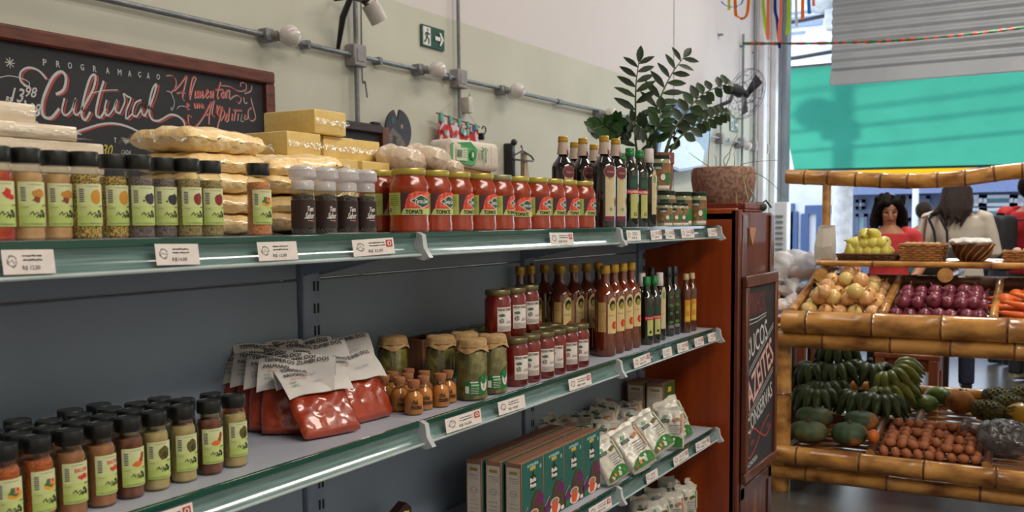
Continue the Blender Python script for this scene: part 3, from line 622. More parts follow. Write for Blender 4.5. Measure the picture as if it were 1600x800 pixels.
for (a, b) in zip(UP[:-1], UP[1:]):
    for (z0, z1) in ((.12, .81), (.812, 1.276), (1.278, 1.38)):
        MB().rbox(a+.033, b-.033, YB, YB+.02, z0, z1, .003).build('back_panel', blu, G)
for (zs, segs) in ((1.38, SEG), (.99, SEG), (.605, SEG), (.22, SEG)):
    for i, (a, b) in enumerate(segs):
        s = MB().rbox(a, b, Y0+.004, (1.80 if zs > 1.3 else YB-.002), zs-.03, zs, .002).build('shelf', shw, G)
        MB().rbox(a, b, Y0-.002, Y0+.006, zs-.010, zs+.001, .001).build('edge_strip', gls, s)
        n = 8; pr = [(Y0-.002-.012*math.sin(PI*t/n)*0-.010*(t/n)+.010*math.sin(PI*t/n), zs-.010-.034*t/n) for t in range(n+1)]
        pr = pr+[(y+.004, z) for y, z in reversed(pr)]
        MB().prism(pr, a, b, ax=0).build('price_rail', rail, s)
        MB().tube([(a, Y0-.012, zs-.045), (b, Y0-.012, zs-.045)], .0032, 8).build('rail_bead', bead, s)
    for x in (.61, 1.61, 2.612, 3.552):
        MB().prism([(Y0-.003, zs+.002), (Y0-.016, zs-.004), (Y0-.020, zs-.03), (Y0-.034, zs-.05), (Y0-.02, zs-.056), (Y0+.004, zs-.052), (Y0+.006, zs)], x-.007, x+.007, ax=0).build('end_clip', clipm, G)
    for x in UP:
        for dx in (-.026, .026): MB().prism([(YB-.012, zs-.03), (Y0+.05, zs-.03), (Y0+.05, zs-.04), (YB-.06, zs-.085), (YB-.012, zs-.095)], x+dx-.0012, x+dx+.0012, ax=0).build('bracket', upm, G, smooth=False)
MB().box(-.4, 3.55, Y0+.06, YB+.03, 0, .12).build('base_plinth', upm, G, smooth=False)
MB().rbox(-.4, 3.58, 1.795, 1.81, 1.34, 1.40, .003).build('rear_edge', upm, G)

# price tags slid into the rails
def price_tag(i, sn, zs, px0, px1, py, lab, red=True, txt='R$ 13,00'):
    xa = aY(Y0, px0, py).x; xb = aY(Y0, px1, py).x; w = xb-xa; hh = .031; r_ = random.Random(i)
    P = Pic(); P.rect(-w/2, -hh/2, w/2, hh/2, PAPER)
    P.ell(-w*.32, .001, w*.1, hh*.26, GREY, 9, .2); P.ell(-w*.32, .001, w*.075, hh*.19, PAPER, 9); P.scrib(-w*.42, .001, w*.2, 7, GREY, .0012, i)
    for k in range(2): P.scrib(-w*.12, hh*(.25-.17*k), w*.38, 16, DARK, .0014, i+k, .0005)
    P.text(txt, w*.03, -hh*.25, w*.34, hh*.2, DARK)
    if red: P.rect(w*.3, -hh*.05, w*.45, hh*.38, RED); P.ell(w*.375, hh*.17, w*.05, hh*.15, PAPER, 8); P.ell(w*.375, hh*.17, w*.02, hh*.1, BLACK, 6)
    o = P.build('price_tag', lambda u, v, h: (u, -.002-h+.0*v, v), None, eps=.00012, smooth=False)
    o.location = ((xa+xb)/2, Y0-.013, zs-.024+r_.uniform(-.001, .001)); o.rotation_euler = (math.radians(-8), math.radians(r_.uniform(-1.5, 1.5)), 0)
    tag(o, lab, 'price tag', 'paper price tags on the shelf rails')
# give the sheet a little thickness through a solidify-free backing: the label sits on the plastic rail
T1 = [(-8, 74, 410, 'half-cropped paper price tag at the left end of the top rail', False, 'R$ 12,00'), (232, 300, 400, 'paper price tag under the dark seed jars on the top rail', False, 'R$14,00'), (392, 454, 387, 'paper price tag under the lone jar before the grinders', False, 'R$ 13,00'),
      (541, 606, 378, 'paper price tag with red logo under the black-pepper grinders', True, 'R$ 22,00'), (851, 888, 370, 'paper price tag with red logo under the far tomato jars', True, 'R$ 9,50'),
      (972, 994, 368, 'leftmost paper price tag under the dark bottles at the far end of the top rail', False, 'R$ 8'), (1010, 1027, 366, 'second paper price tag under the green-capped bottles at the far end of the top rail', True, 'R$ 9'), (1033, 1047, 364, 'third paper price tag at the far end of the top rail', True, 'R$ 7'), (1058, 1078, 362, 'fourth paper price tag below the small coconut jars', True, 'R$ 9'), (1100, 1114, 360, 'rightmost paper price tag on the top rail', True, 'R$ 8')]
T2 = [(205, 291, 790, 'large paper price tag with red square below the front spice jars, middle rail', True, 'R$ 11,00'), (687, 743, 651, 'paper price tag below the cork-stoppered bottles, middle rail', True, 'R$ 16,00'), (770, 812, 630, 'paper price tag without red logo below the pickle jars, middle rail', False, 'R$ 18,00'), (881, 916, 593, 'paper price tag below the tomato sauce jars, middle rail', True, 'R$ 9,00'),
      (983, 1009, 562, 'paper price tag under the tall amber bottles, middle rail', True, 'R$ 30'), (1029, 1043, 549, 'narrow paper price tag under the small olive oil bottles, middle rail', False, 'R$ 9'), (1052, 1069, 541, 'third paper price tag from the right end of the middle rail', True, 'R$ 9'), (1079, 1093, 534, 'second paper price tag from the right end of the middle rail', True, 'R$ 9'), (1100, 1112, 528, 'rightmost paper price tag on the middle rail', True, 'R$ 9')]
T3 = [(913, 948, 790, 'paper price tag under the green tea boxes, third rail', True, 'R$ 8,00'), (1003, 1021, 741, 'paper price tag under the lying white pouches, third rail', False, 'R$ 9'), (1046, 1069, 713, 'second paper price tag from the right on the third rail', True, 'R$ 9'), (1081, 1103, 690, 'rightmost paper price tag on the third rail', True, 'R$ 9')]
k = 0
for zs, T in ((1.38, T1), (.99, T2), (.605, T3)):
    for (a, b, py, lab, red, txt) in T: k += 1; price_tag(k, 0, zs, a, b, py, lab, red, txt)

def face(x, y): return -math.atan2(x, y)          # turns -Y towards the lens
clear = glass('clear_glass', (250, 252, 250), .05, .55)
capk = mat('cap_black', (26, 30, 30), .32, scale=5, coat=.2)
# ------------------------------------------------------------------ spice jars
CONT = {'chili': ((186, 66, 30), (160, 50, 24)), 'beige': ((196, 156, 108), (186, 144, 96)), 'seed': ((206, 172, 84), (66, 54, 30)), 'dark': ((72, 62, 62), (124, 110, 106)), 'herb': ((104, 92, 56), (162, 140, 88)), 'rice': ((176, 98, 52), (206, 140, 92)),
        'orangemix': ((150, 66, 24), (190, 100, 44)), 'bacon': ((160, 108, 72), (148, 96, 62)), 'nut': ((96, 50, 34), (116, 66, 46)), 'olive': ((178, 158, 108), (168, 148, 98))}
def spice(kind):
    def f():
        r = empty('spice_jar'); tag(r, cat='spice jar'); R = .0205
        MB().lathe([(R-.002, 0), (R, .003), (R, .030), (R-.001, .034), (R-.001, .078), (R, .082), (R*.99, .090), (.0165, .098), (.0165, .106)], 24, cap=True).build('glass_body', clear, r)
        c1, c2 = CONT[kind]; cm_ = mat('content_'+kind, c1, .85, c2=c2, scale=(420 if kind in ('seed', 'dark', 'herb', 'rice', 'orangemix') else 60), lo=.42, hi=.58, detail=1)
        MB().lathe([(R-.0035, .0012), (R-.0012, .004), (R-.0012, .030), (R-.002, .034), (R-.002, .078), (R-.0012, .082), (R-.003, .0895), (.001, .091)], 24).build('spice_filling', cm_, r)
        MB().lathe([(.0185, .101), (.0195, .1025), (.0195, .119), (.0188, .1215), (.0165, .122), (.016, .1212), (.0001, .1212)], 28).build('cap', capk, r)
        P = Pic(); u0, u1 = -.019, .019+.012; v0, v1 = .019, .077
        for i, c in enumerate(((206, 212, 164), (200, 210, 148), (190, 204, 128), (178, 198, 108))): P.rect(u0, v0+(v1-v0)*(3-i)/4, u1, v0+(v1-v0)*(4-i)/4, ink('label_lime_%d' % i, c), up=(1 if i == 0 else 0))
        for i in range(7): P.rect(u0+.0035, .052+i*.0027, u0+.0095, .0537+i*.0027, VIOLET if i % 2 else ink('bar_dark', (74, 64, 92)), up=(1 if i == 0 else 0))
        P.scrib(u0+.011, .0735, .02, 14, GREY, .0006, 2, .0003)
        cx, cy = u0+.026, .059
        if kind == 'chili': P.ell(cx-.002, cy+.003, .006, .006, RED, 10, .3); P.ell(cx+.004, cy-.002, .006, .003, RED, 10, .3)
        if kind == 'beige': P.ell(cx, cy+.003, .009, .006, ink('powder', (190, 128, 50)), 12, .15); P.ell(cx-.003, cy-.005, .006, .004, ink('clove', (134, 60, 40)), 9, .4)
        if kind == 'seed': P.ell(cx, cy, .008, .0105, ink('powder2', (198, 140, 44)), 14, .04)
        if kind == 'dark': P.ell(cx+.002, cy-.001, .0095, .0085, ink('seeds_black', (52, 50, 58)), 14, .15); P.ell(cx-.009, cy-.004, .0016, .0016, BLACK, 6)
        if kind == 'herb': P.ell(cx, cy, .0085, .0095, ink('berry', (132, 38, 38)), 14, .12)
        if kind in ('rice', 'orangemix'): P.ell(cx, cy-.004, .011, .006, ink('plate', (222, 160, 40)), 14); P.ell(cx-.002, cy, .008, .006, ink('salad', (70, 110, 60)), 9, .3); P.ell(cx+.002, cy+.001, .005, .005, ink('shrimp', (230, 130, 100)), 8, .3); P.ell(cx+.003, cy+.003, .002, .002, RED, 7)
        if kind == 'bacon': P.text('BACON', cx, cy+.007, .019, .0055, ink('bacon_red', (214, 96, 84)), bold=.0003); P.ell(cx+.003, cy-.003, .008, .004, ink('bacon_pink', (206, 60, 60)), 12, .3)
        if kind == 'nut': P.ell(cx+.006, cy+.006, .004, .005, ink('nutmeg', (160, 60, 36)), 9, .2); P.ell(cx+.003, cy-.001, .004, .004, ink('nutmeg', (160, 60, 36)), 9, .2); P.ell(cx-.003, cy-.006, .008, .004, ink('paprika', (220, 104, 40)), 10, .15)
        if kind == 'olive': P.ell(cx, cy, .009, .011, OLIVE, 12, .1); P.ell(cx+.002, cy-.003, .005, .005, ink('olive_dark', (60, 56, 36)), 10, .2)
        P.line([(v.x, v.y) for v in smoothline([(cx-.013, .034), (cx-.009, .0385), (cx-.008, .034), (cx-.003, .0375), (cx-.001, .033), (cx+.002, .0365)], 3)], .0011, BLACK)
        P.line([(v.x, v.y) for v in smoothline([(cx-.005, .0305), (cx-.002, .0345), (cx, .030), (cx+.002, .034), (cx+.005, .031)], 3)], .0012, BLACK)
        P.ell(cx+.006, .034, .0022, .0042, BLACK, 8, .2); P.ell(cx+.003, .039, .0022, .0022, BLACK, 8, .2)
        for k in range(3): P.scrib(cx+.010, .041-.006*k, .006, 6, GREY, .0007, k, .0001)
        P.scrib(u0+.004, .0445, .008, 6, GREY, .0006, 1, .0001); P.scrib(cx+.003, .0465, .012, 9, DARK, .0008, 5, .0002); P.scrib(u0+.004, .0225, .04, 20, GREY, .0007, 7, .0001)
        P.build('label', cyl(R), r, cut=.003); return r
    return f
def spice_at(kind, x, y, z, lab, grp, d=.35, jit=.12): spawn('spice_'+kind, spice(kind), (x, y, z), face(x, y)+d+R_.uniform(-jit, jit), lab, grp)
Z1 = 1.381
top = [(-6, 'chili', 'spice jar of red chili at the far left of the top shelf'), (42, 'beige', 'spice jar of beige powder, nearer of its pair on the top shelf'), (87, 'beige', 'spice jar of beige powder, right one of its pair on the top shelf'),
       (133, 'seed', 'spice jar of yellow and black seed mix, left one of its pair'), (177, 'seed', 'spice jar of yellow and black seed mix, right one of its pair'), (217, 'dark', 'spice jar of dark grey seeds, left one of its pair'), (254, 'dark', 'spice jar of dark grey seeds, right one of its pair'),
       (293, 'herb', 'spice jar of green-brown herbs, left one of its pair'), (327, 'herb', 'spice jar of green-brown herbs, right one of its pair'), (404, 'rice', 'lone spice jar of orange seasoning standing between herb jars and grinders')]
for i, (px, kd, lab) in enumerate(top):
    yy = 1.19 if i not in (2, 4, 6, 8) else 1.205; x = aY(yy, px, 300).x; spice_at(kd, x, yy, Z1, lab, 'spice jars on the top shelf', .42 if kd != 'herb' else .5, .04)
Z2 = .991
rows = [(1.218, [(.752, 'orangemix'), (.801, 'orangemix'), (.851, 'bacon'), (.901, 'bacon'), (.950, 'nut'), (.999, 'olive'), (1.053, 'olive'), (1.107, 'nut'), (1.162, 'olive')]),
        (1.263, [(.755, 'orangemix'), (.803, 'orangemix'), (.848, 'bacon'), (.895, 'bacon'), (.943, 'nut'), (.993, 'olive'), (1.043, 'olive'), (1.095, 'nut'), (1.155, 'olive')]),
        (1.307, [(.79, 'orangemix'), (.836, 'bacon'), (.882, 'bacon'), (.932, 'nut'), (.986, 'olive'), (1.037, 'olive'), (1.084, 'nut')]),
        (1.351, [(.81, 'orangemix'), (.86, 'bacon'), (.948, 'nut'), (1.0, 'olive')])]
nm = {'orangemix': 'orange seasoning', 'bacon': 'bacon-labelled seasoning', 'nut': 'dark brown powder', 'olive': 'pale olive powder'}
for j, (y, rw) in enumerate(rows):
    for i, (x, kd) in enumerate(rw):
        if j == 0: lab = 'spice jar of %s, %s, front row of the middle shelf' % (nm[kd], nth(i, len(rw)))
        else: lab = 'spice jar of %s, %s, %s row on the middle shelf' % (nm[kd], nth(i, len(rw)), ['', 'second', 'third', 'rearmost'][j])
        spice_at(kd, x, y+R_.uniform(-.001, .001), Z2, lab, 'spice jars crowded on the middle shelf', .42, .12)

# ------------------------------------------------------------------ grinders
def grinder():
    r = empty('pepper_grinder'); tag(r, cat='pepper grinder'); R = .0215
    MB().lathe([(R-.002, 0), (R, .003), (R, .072), (R*.98, .078), (R*.9, .083), (R*.86, .092)], 24).build('glass_body', clear, r)
    MB().lathe([(R-.003, .002), (R-.0015, .005), (R-.0015, .070), (.0005, .074)], 24).build('peppercorns', mat('peppercorns', (34, 28, 26), .7, c2=(84, 74, 66), scale=330, lo=.45, hi=.6, detail=1, bump=.6), r)
    MB().lathe([(R*.92, .080), (R*.95, .082), (R*.92, .085), (R*.95, .088), (R*.92, .091), (R*.95, .094), (R*.9, .097), (R*1.05, .099), (R*1.18, .104), (R*1.12, .112), (R*1.15, .116), (R*.98, .121), (R*.6, .124), (.0005, .1245)], 18, sq=0).build('grinder_head', glass('frosted_plastic', (226, 226, 230), .14, .6, .10, .42, (236, 234, 240)), r)
    P = Pic(); P.rect(-.030, .012, .03, .062, ink('grinder_label', (46, 26, 24))); P.text('Tem', .012, .046, .013, .009, PAPER, shear=.2, bold=.0003); P.text('Sabor', .011, .034, .018, .011, PAPER, shear=.3, bold=.0003)
    P.scrib(.006, .025, .012, 5, PAPER, .0005, 3, .0002); P.rect(.012, .0215, .018, .0235, DRED); P.build('label', cyl(R), r, cut=.004); return r
for i, px in enumerate((473, 508, 541, 570)):
    yy = 1.195+.008*(i > 0); x = aY(yy, px, 300).x; spawn('grinder', grinder, (x, yy, Z1), face(x, yy)+.05+R_.uniform(-.05, .12), 'clear-headed black pepper grinder, %s of the four' % nth(i, 4), 'pepper grinders on the top shelf')

# ------------------------------------------------------------------ tomato jars
gold = mat('lid_gold', (186, 172, 84), .3, metal=.35, scale=4, c2=(170, 156, 70)); golddk = mat('lid_dull', (150, 146, 110), .4, metal=.4)
def sauce(): return mat('tomato_sauce', (164, 56, 12), .25, c2=(138, 40, 8), scale=26, coat=.6, stretch=(3, 3, .35))
def tomjar(lidm, lv):
    def f():
        r = empty('tomato_jar'); tag(r, cat='jar'); R = .0425
        MB().lathe([(R-.004, 0), (R, .004), (R, .018), (R-.0012, .022), (R-.0012, .086), (R, .090), (R-.001, .098), (R-.006, .110), (.0335, .117), (.0335, .122)], 32).build('jar_body', sauce(), r)
        MB().lathe([(.035, .119), (.0362, .121), (.0362, .130), (.0350, .1325), (.033, .132), (.030, .1312), (.0005, .1315)], 32).build('lid', lidm, r)
        P = Pic(); v0, v1 = .036+lv, .082+lv
        P.rect(-.052, v0, -.0125, v1, LIME)
        for k in range(6): P.scrib(-.045, v1-.006-.004*k, .027, 18, ink('print_green', (96, 120, 50)), .0009, k, .0002)
        P.ell(-.040, v0+.010, .0085, .0085, PAPER, 16); P.ell(-.040, v0+.010, .0065, .0065, ink('seal', (150, 156, 110)), 16); P.ell(-.040, v0+.010, .002, .004, BLACK, 7)
        P.poly([(-.0125, v1), (.058, v1), (.058, v0), (-.0125, v0)], ink('label_plum', (74, 38, 50)))
        P.poly([(.004, v1-.004), (.018, v1+.002), (.058, v1+.002), (.058, v0+.012), (-.004, v0+.012), (-.002, v1-.020)], mat('tomato_print', (206, 52, 40), .5, c2=(232, 120, 90), scale=140, lo=.4, hi=.7, detail=1))
        P.poly([(-.0125, v0), (-.006, v0+.013), (.058, v0+.013), (.058, v0)], ink('band_lime', (186, 196, 120))); P.text('TOMATE', .016, v0+.0062, .036, .008, BLACK, bold=.0006)
        P.poly([(.006, v1-.017), (.030, v1-.004), (.056, v1-.015), (.056, v1-.024), (.033, v1-.033)], PAPER); P.poly([(.009, v1-.017), (.030, v1-.006), (.056, v1-.016), (.056, v1-.023), (.033, v1-.031)], ink('brand_green', (26, 84, 62)))
        P.text('Terra Livre', .034, v1-.018, .036, .009, PAPER, shear=.3, bold=.0003)
        P.build('label', cyl(R-.001), r, cut=.005); return r
    return f
TJ = [(590, 1.245, 1, 0), (635, 1.205, -.02, 0), (684, 1.21, .16, 0), (717, 1.21, .5, 0), (746, 1.215, .3, 0), (775, 1.21, .55, 1), (806, 1.215, .08, -1), (834, 1.215, .35, 0), (858, 1.22, .5, 0), (880, 1.22, .45, 0), (906, 1.22, .5, 0)]
TJ = []
xs = 1.655
for i in range(10): TJ.append((xs, 1.202+.003*(i % 3), [-.12, .18, .52, .34, .62, .06, .36, .5, .42, .52][i], [0, 0, 0, 0, 1, -1, 0, 0, 0, 0][i])); xs += .0935 if i == 0 else .0915
for i, (x, y, d, sp_) in enumerate(TJ):
    key = 'tj%d' % sp_; spawn(key, tomjar(golddk if sp_ == 1 else gold, -.004 if sp_ < 0 else 0), (x, y, Z1), face(x, y)+d, ('tomato sauce jar with a dull grey-gold lid among the gold-lidded ones' if sp_ == 1 else 'tomato sauce jar, %s in the top shelf row of ten' % nth(i, 10)), 'tomato jars in a row on the top shelf')
spawn('tj0', tomjar(gold, 0), (1.672, 1.298, Z1), face(1.67, 1.3)+.55, 'tomato jar standing behind the row, half hidden by the last pepper grinder', 'tomato jars in a row on the top shelf')

# ------------------------------------------------------------------ bottles
def bottle(key, R, H, sh, gm, capm, capw, caph, label, neck=None, foil=None, sq=0):
    def f():
        r = empty('bottle'); tag(r, cat='bottle'); nr = capw*.82
        zs_ = H*sh; prof = [(R*.9, 0), (R, .004), (R, zs_)]
        for t in (.2, .4, .6, .8, 1.0): prof.append((R+(nr-R)*(t*t*(3-2*t)), zs_+(H*.16)*t))
        prof.append((nr, H-caph*.5))
        MB().lathe(prof, 24, sq=0).build('glass_body', gm, r)
        MB().lathe([(capw, H-caph), (capw*1.04, H-caph+.001), (capw*1.04, H-caph*.55), (capw*.97, H-caph*.5), (capw, H-.002), (capw*.9, H), (.0005, H)], 20).build('cap', capm, r)
        if foil:
            P = Pic(); P.rect(-PI*nr*1.1, H-caph-.036, PI*nr*1.1, H-caph+.002, foil)
            P.rect(.006, H-caph-.040, .014, H-caph-.004, LILAC); P.ell(.010, H-caph-.010, .006, .010, LILAC, 14); P.text('E', .010, H-caph-.010, .003, .006, PAPER)
            P.build('neck_band', lambda u, v, h: cyl(nr*1.12+.25*max(0, H-caph-.018-v))(u, v, h), r, cut=.004)
        P = Pic(); label(P, R, H); P.build('label', cyl(R), r, cut=.004); return r
    return f
wineg = mat('wine_glass_dark', (20, 14, 18), .08, coat=1, scale=2); oilg = mat('olive_glass', (24, 28, 16), .08, coat=1, scale=2); capgold = mat('cap_gold', (200, 160, 62), .3, metal=.4); capgreen = mat('cap_green', (26, 120, 58), .35); capw_ = mat('cap_white', (216, 210, 204), .45)
def l_wine(P, R, H):
    P.rect(-.006, .030, .026, .160, BEIGE); P.rect(-.006, .020, .026, .034, LILAC); P.ell(.010, .165, .021, .019, ink('gold_line', (180, 150, 70)), 24); P.ell(.010, .165, .0195, .0175, LILAC, 24)
    P.text('Videira', .012, .165, .026, .006, ink('gold_line', (180, 150, 70)), bold=.0003); P.scrib(.002, .145, .016, 8, GREY, .001, 3); P.ell(.012, .055, .005, .006, ink('leaf_pale', (130, 150, 110)), 8)
def l_palm(P, R, H):
    P.rect(-.006, .070+.048, .022, .070+.09, DGREEN); P.rect(-.004, .125, .020, .150, ink('scene', (40, 84, 66))); P.rect(-.004, .028, .022, .108, ink('label_olive', (188, 190, 112))); P.rect(-.016, .104, .028, .118, RED); P.text('PALMEIRA', .006, .111, .036, .007, PAPER, bold=.0004); P.ell(.012, .040, .006, .006, BLACK, 12); P.ell(.012, .040, .0035, .0035, ink('label_olive', (188, 190, 112)), 12)
def l_white(P, R, H):
    P.rect(-.002, .040, .018, .155, BEIGE); P.ell(.008, .155, .010, .030, BEIGE, 18); P.ell(.008, .155, .006, .014, ink('leaf_pale', (130, 150, 110)), 12); P.scrib(.002, .09, .01, 5, GREY, .001)
wine = lambda: bottle('wine', .034, .272, .66, wineg, capgold, .0145, .018, l_wine, foil=mat('foil_cream', (196, 176, 160), .6))()
palm = lambda: bottle('palm', .028, .248, .70, oilg, capgreen, .0145, .026, l_palm)()
whit = lambda: bottle('whit', .026, .255, .62, oilg, capw_, .0150, .046, l_white)()
for px, yy, d, lab in ((944, 1.205, .28, 'tall dark wine bottle with gold cap next to the last tomato jar'), (962, 1.215, .3, 'tall dark gold-capped wine bottle beside the first green-capped bottle'), (911, 1.29, .3, 'tall dark gold-capped wine bottle standing behind the last tomato jars'), (880, 1.31, .3, 'leftmost tall dark gold-capped wine bottle above the tomato jars'),
                       (898, 1.375, .2, 'dark gold-capped wine bottle in the back row, left one'), (928, 1.365, .2, 'dark gold-capped wine bottle in the back row, right one')):
    x = aY(yy, px, 300).x; spawn('wine', wine, (x, yy, Z1), face(x, yy)+d, lab, 'wine bottles on the top shelf')
for px, yy, d, lab in ((984, 1.205, .25, 'dark bottle with green cap and red banner label, left one of the front pair'), (999, 1.215, .35, 'dark bottle with green cap and red banner label, right one of the front pair')):
    x = aY(yy, px, 300).x; spawn('palm', palm, (x, yy, Z1), face(x, yy)+d, lab, 'green-capped bottles on the top shelf')
x = aY(1.31, 968, 300).x+.02; spawn('palm', palm, (x, 1.31, Z1), face(x, 1.31)+.3, 'green-capped dark bottle hidden behind the gold-capped wine bottles', 'green-capped bottles on the top shelf')
x = aY(1.20, 1014, 300).x; spawn('whit', whit, (x, 1.20, Z1), face(x, 1.2)+.45, 'dark bottle with tall white cap and pale oval label on the top shelf')
# coconut oil jars
def coco(R, H, key):
    def f():
        r = empty('coconut_jar'); tag(r, cat='jar')
        MB().lathe([(R*.93, 0), (R, .003), (R, H*.80), (R*.93, H*.86), (R*.9, H*.9)], 24).build('jar_body', mat('coconut_oil', (150, 150, 112), .2, coat=.8, scale=6, c2=(170, 168, 136)), r)
        MB().lathe([(R*.97, H*.88), (R, H*.9), (R, H*.985), (R*.9, H), (.0005, H)], 24).build('lid', mat('lid_dark_green', (38, 52, 40), .35, metal=.2), r)
        P = Pic(); P.rect(-R*1.6, H*.14, R*1.6, H*.76, mat('coco_label', (150, 112, 68), .5, c2=(118, 82, 48), scale=70)); P.rect(-R*.9, H*.56, R*.05, H*.76, DGREEN); P.text('COPRA', -R*.42, H*.62, R*.8, H*.07, PAPER, bold=.0004)
        P.ell(R*.1, H*.36, R*.32, H*.12, BROWN, 14); P.ell(R*.12, H*.37, R*.24, H*.09, WHITE, 14); P.rect(R*.45, H*.18, R*1.2, H*.5, GREEN); P.rect(-R*.9, H*.2, -R*.3, H*.28, GREEN); P.ell(-R*.5, H*.3, R*.12, H*.05, ORANGE, 8); P.rect(-R*.3, H*.06, R*.9, H*.14, PAPER)
        P.build('label', cyl(R), r, cut=.005); return r
    return f
cs = lambda: coco(.027, .082, 's')(); cl = lambda: coco(.034, .128, 'l')(); cb_ = lambda: coco(.038, .130, 'b')()
for i, px in enumerate((1038, 1054, 1067)): x = aY(1.20, px, 330).x; spawn('coco_s', cs, (x, 1.20+.004*i, Z1), face(x, 1.2)+.3, 'small coconut oil jar, %s of three at the shelf edge' % nth(i, 3), 'coconut oil jars')
for i, (px, yy) in enumerate(((1090, 1.235), (1067, 1.27), (1041, 1.275))): x = aY(yy, px, 330).x; spawn('coco_l', cl, (x, yy, Z1), face(x, yy)+.2, 'medium coconut oil jar behind the small ones, %s of three' % nth(2-i, 3), 'coconut oil jars')
x = aY(1.275, 1034, 270).x; spawn('coco_b', cb_, (x+.03, 1.295, Z1+.128), face(x, 1.3)+.2, 'large coconut oil jar stacked on top of the medium jars', 'coconut oil jars')

# ------------------------------------------------------------------ wrapped blocks, grain bags, flour packs behind the jars
film = glass('cling_film', (250, 250, 246), .10, .5, .16, .10)
def block(cmat, key, lx=.108, ly=.152, h=.0535):
    def f():
        r = empty('wrapped_block'); tag(r, cat='wrapped block')
        m = MB().rbox(0, lx, 0, ly, 0, h, .004, 2); v = m.v
        m.v = [(x+.0012*noise.noise(Vector((x*60, y*60, z*60))), y+.0012*noise.noise(Vector((x*50, y*60, 9+z*60))), z+.0015*noise.noise(Vector((x*40, y*40, 5)))*(z > h*.5)) for x, y, z in v]
        m.build('block_body', cmat, r)
        m = MB(); n = 9; vs = []   # folded film at the +X/-Y side, end crimps
        rr = random.Random(2)
        for i in range(n+1): t = i/n; vs += [(lx*t, -.002-.001*rr.random(), h*.62+.003*rr.uniform(-1, 1)), (lx*t, -.003-.009*rr.random(), h*.40+.004*rr.uniform(-1, 1))]
        m.add(vs, [(2*i, 2*i+1, 2*i+3, 2*i+2) for i in range(n)])
        m.rbox(lx*.98, lx*1.03, ly*.02, ly*.98, h*.3, h*.36, .001)
        m.rbox(-.001, -.0005, ly*.1, ly*.95, h*.47, h*.485, .0002)
        m.build('film_fold', film, r); return r
    return f
ych = mat('block_butter_yellow', (226, 196, 122), .35, c2=(216, 184, 108), scale=14, coat=.5, spec=.6, bump=.25, bscale=45)
wch = mat('block_white', (222, 208, 186), .4, c2=(210, 194, 172), scale=14, coat=.4, bump=.25, bscale=45)
ybl = lambda: block(ych, 'y')(); wbl = lambda: block(wch, 'w')()
Yk = 1.44; LH = .0545
def putb(fn, key, px, lvl, lab, yy=Yk, rot=0, dx=0, py=230, grp='yellow wrapped blocks stacked on the top shelf'):
    x = aY(yy, px, py).x+dx; o = spawn(key, fn, (x, yy, Z1+LH*lvl), rot, lab, grp); return x
xA = putb(ybl, 'yb', 491, 4, 'yellow film-wrapped block on the very top of its stack', py=170)
putb(ybl, 'yb', 448, 3, 'yellow wrapped block, leftmost of the second layer from the top', py=200)
putb(ybl, 'yb', 505, 3, 'yellow wrapped block right under the topmost one', py=200, yy=1.455)
putb(ybl, 'yb', 549, 3, 'yellow wrapped block, rightmost of the second layer from the top', py=200, yy=1.465)
for i, px in enumerate((400, 453, 509, 566)): putb(ybl, 'yb', px, 2, 'yellow wrapped block, %s in the third layer from the top' % nth(i, 4), py=240, rot=(0, 0, [0, .02, -.02, .03][i]), yy=1.405 if i else 1.44)
for l in (0, 1):
    for i, px in enumerate((400, 455, 511, 566)): putb(ybl, 'yb', px, l, 'yellow wrapped block low in the stack, behind the jars and bags', py=300, yy=1.41 if i else 1.45)
# white blocks far left
for l, pxs in ((0, (-95, -15, 66)), (1, (-95, -15, 66)), (2, (-95, -15, 66)), (3, (-160, -90, 20))):
    for i, px in enumerate(pxs):
        yy = 1.31+.0*i; x = aY(yy, px, 220).x
        spawn('wb', wbl, (x, yy, Z1+.0490*l), (0, 0, .03*(i-1)), ('white film-wrapped block in the top layer, %s' % nth(i, 3)) if l == 3 else ('white film-wrapped block, %s in the layer just visible over the spice jars' % nth(i, 3) if l == 2 else 'white wrapped block low in the stack, behind the spice jars'), 'white wrapped blocks stacked at the left', (1, 1, .90 if l < 3 else .42))
x = aY(1.31, -42, 180).x; spawn('wb', wbl, (x+.0, 1.32, Z1+.147+.0235), (0, 0, .08), 'white film-wrapped block on the very top at the left edge', 'white wrapped blocks stacked at the left', (1, 1, .52))
fm_ = MB()
for (px0, px1, z, s) in ((-30, 150, 3.02, 1), (-30, 105, 3.6, 2)):
    xa = aY(1.3, px0, 200).x; xb = aY(1.3, px1, 210).x; n = 16; rr = random.Random(s); vs = []
    for i in range(n+1): t = i/n; vs += [(xa+(xb-xa)*t, 1.295, Z1+.149+.004*rr.random()+.003*(1-t)), (xa+(xb-xa)*t, 1.36, Z1+.153+.005*(1-t)+.005*rr.random())]
    fm_.add(vs, [(2*i, 2*i+1, 2*i+3, 2*i+2) for i in range(n)]); break
tag(fm_.build('loose_film', film), 'loose crumpled clear film lying over the white wrapped blocks', 'plastic film')

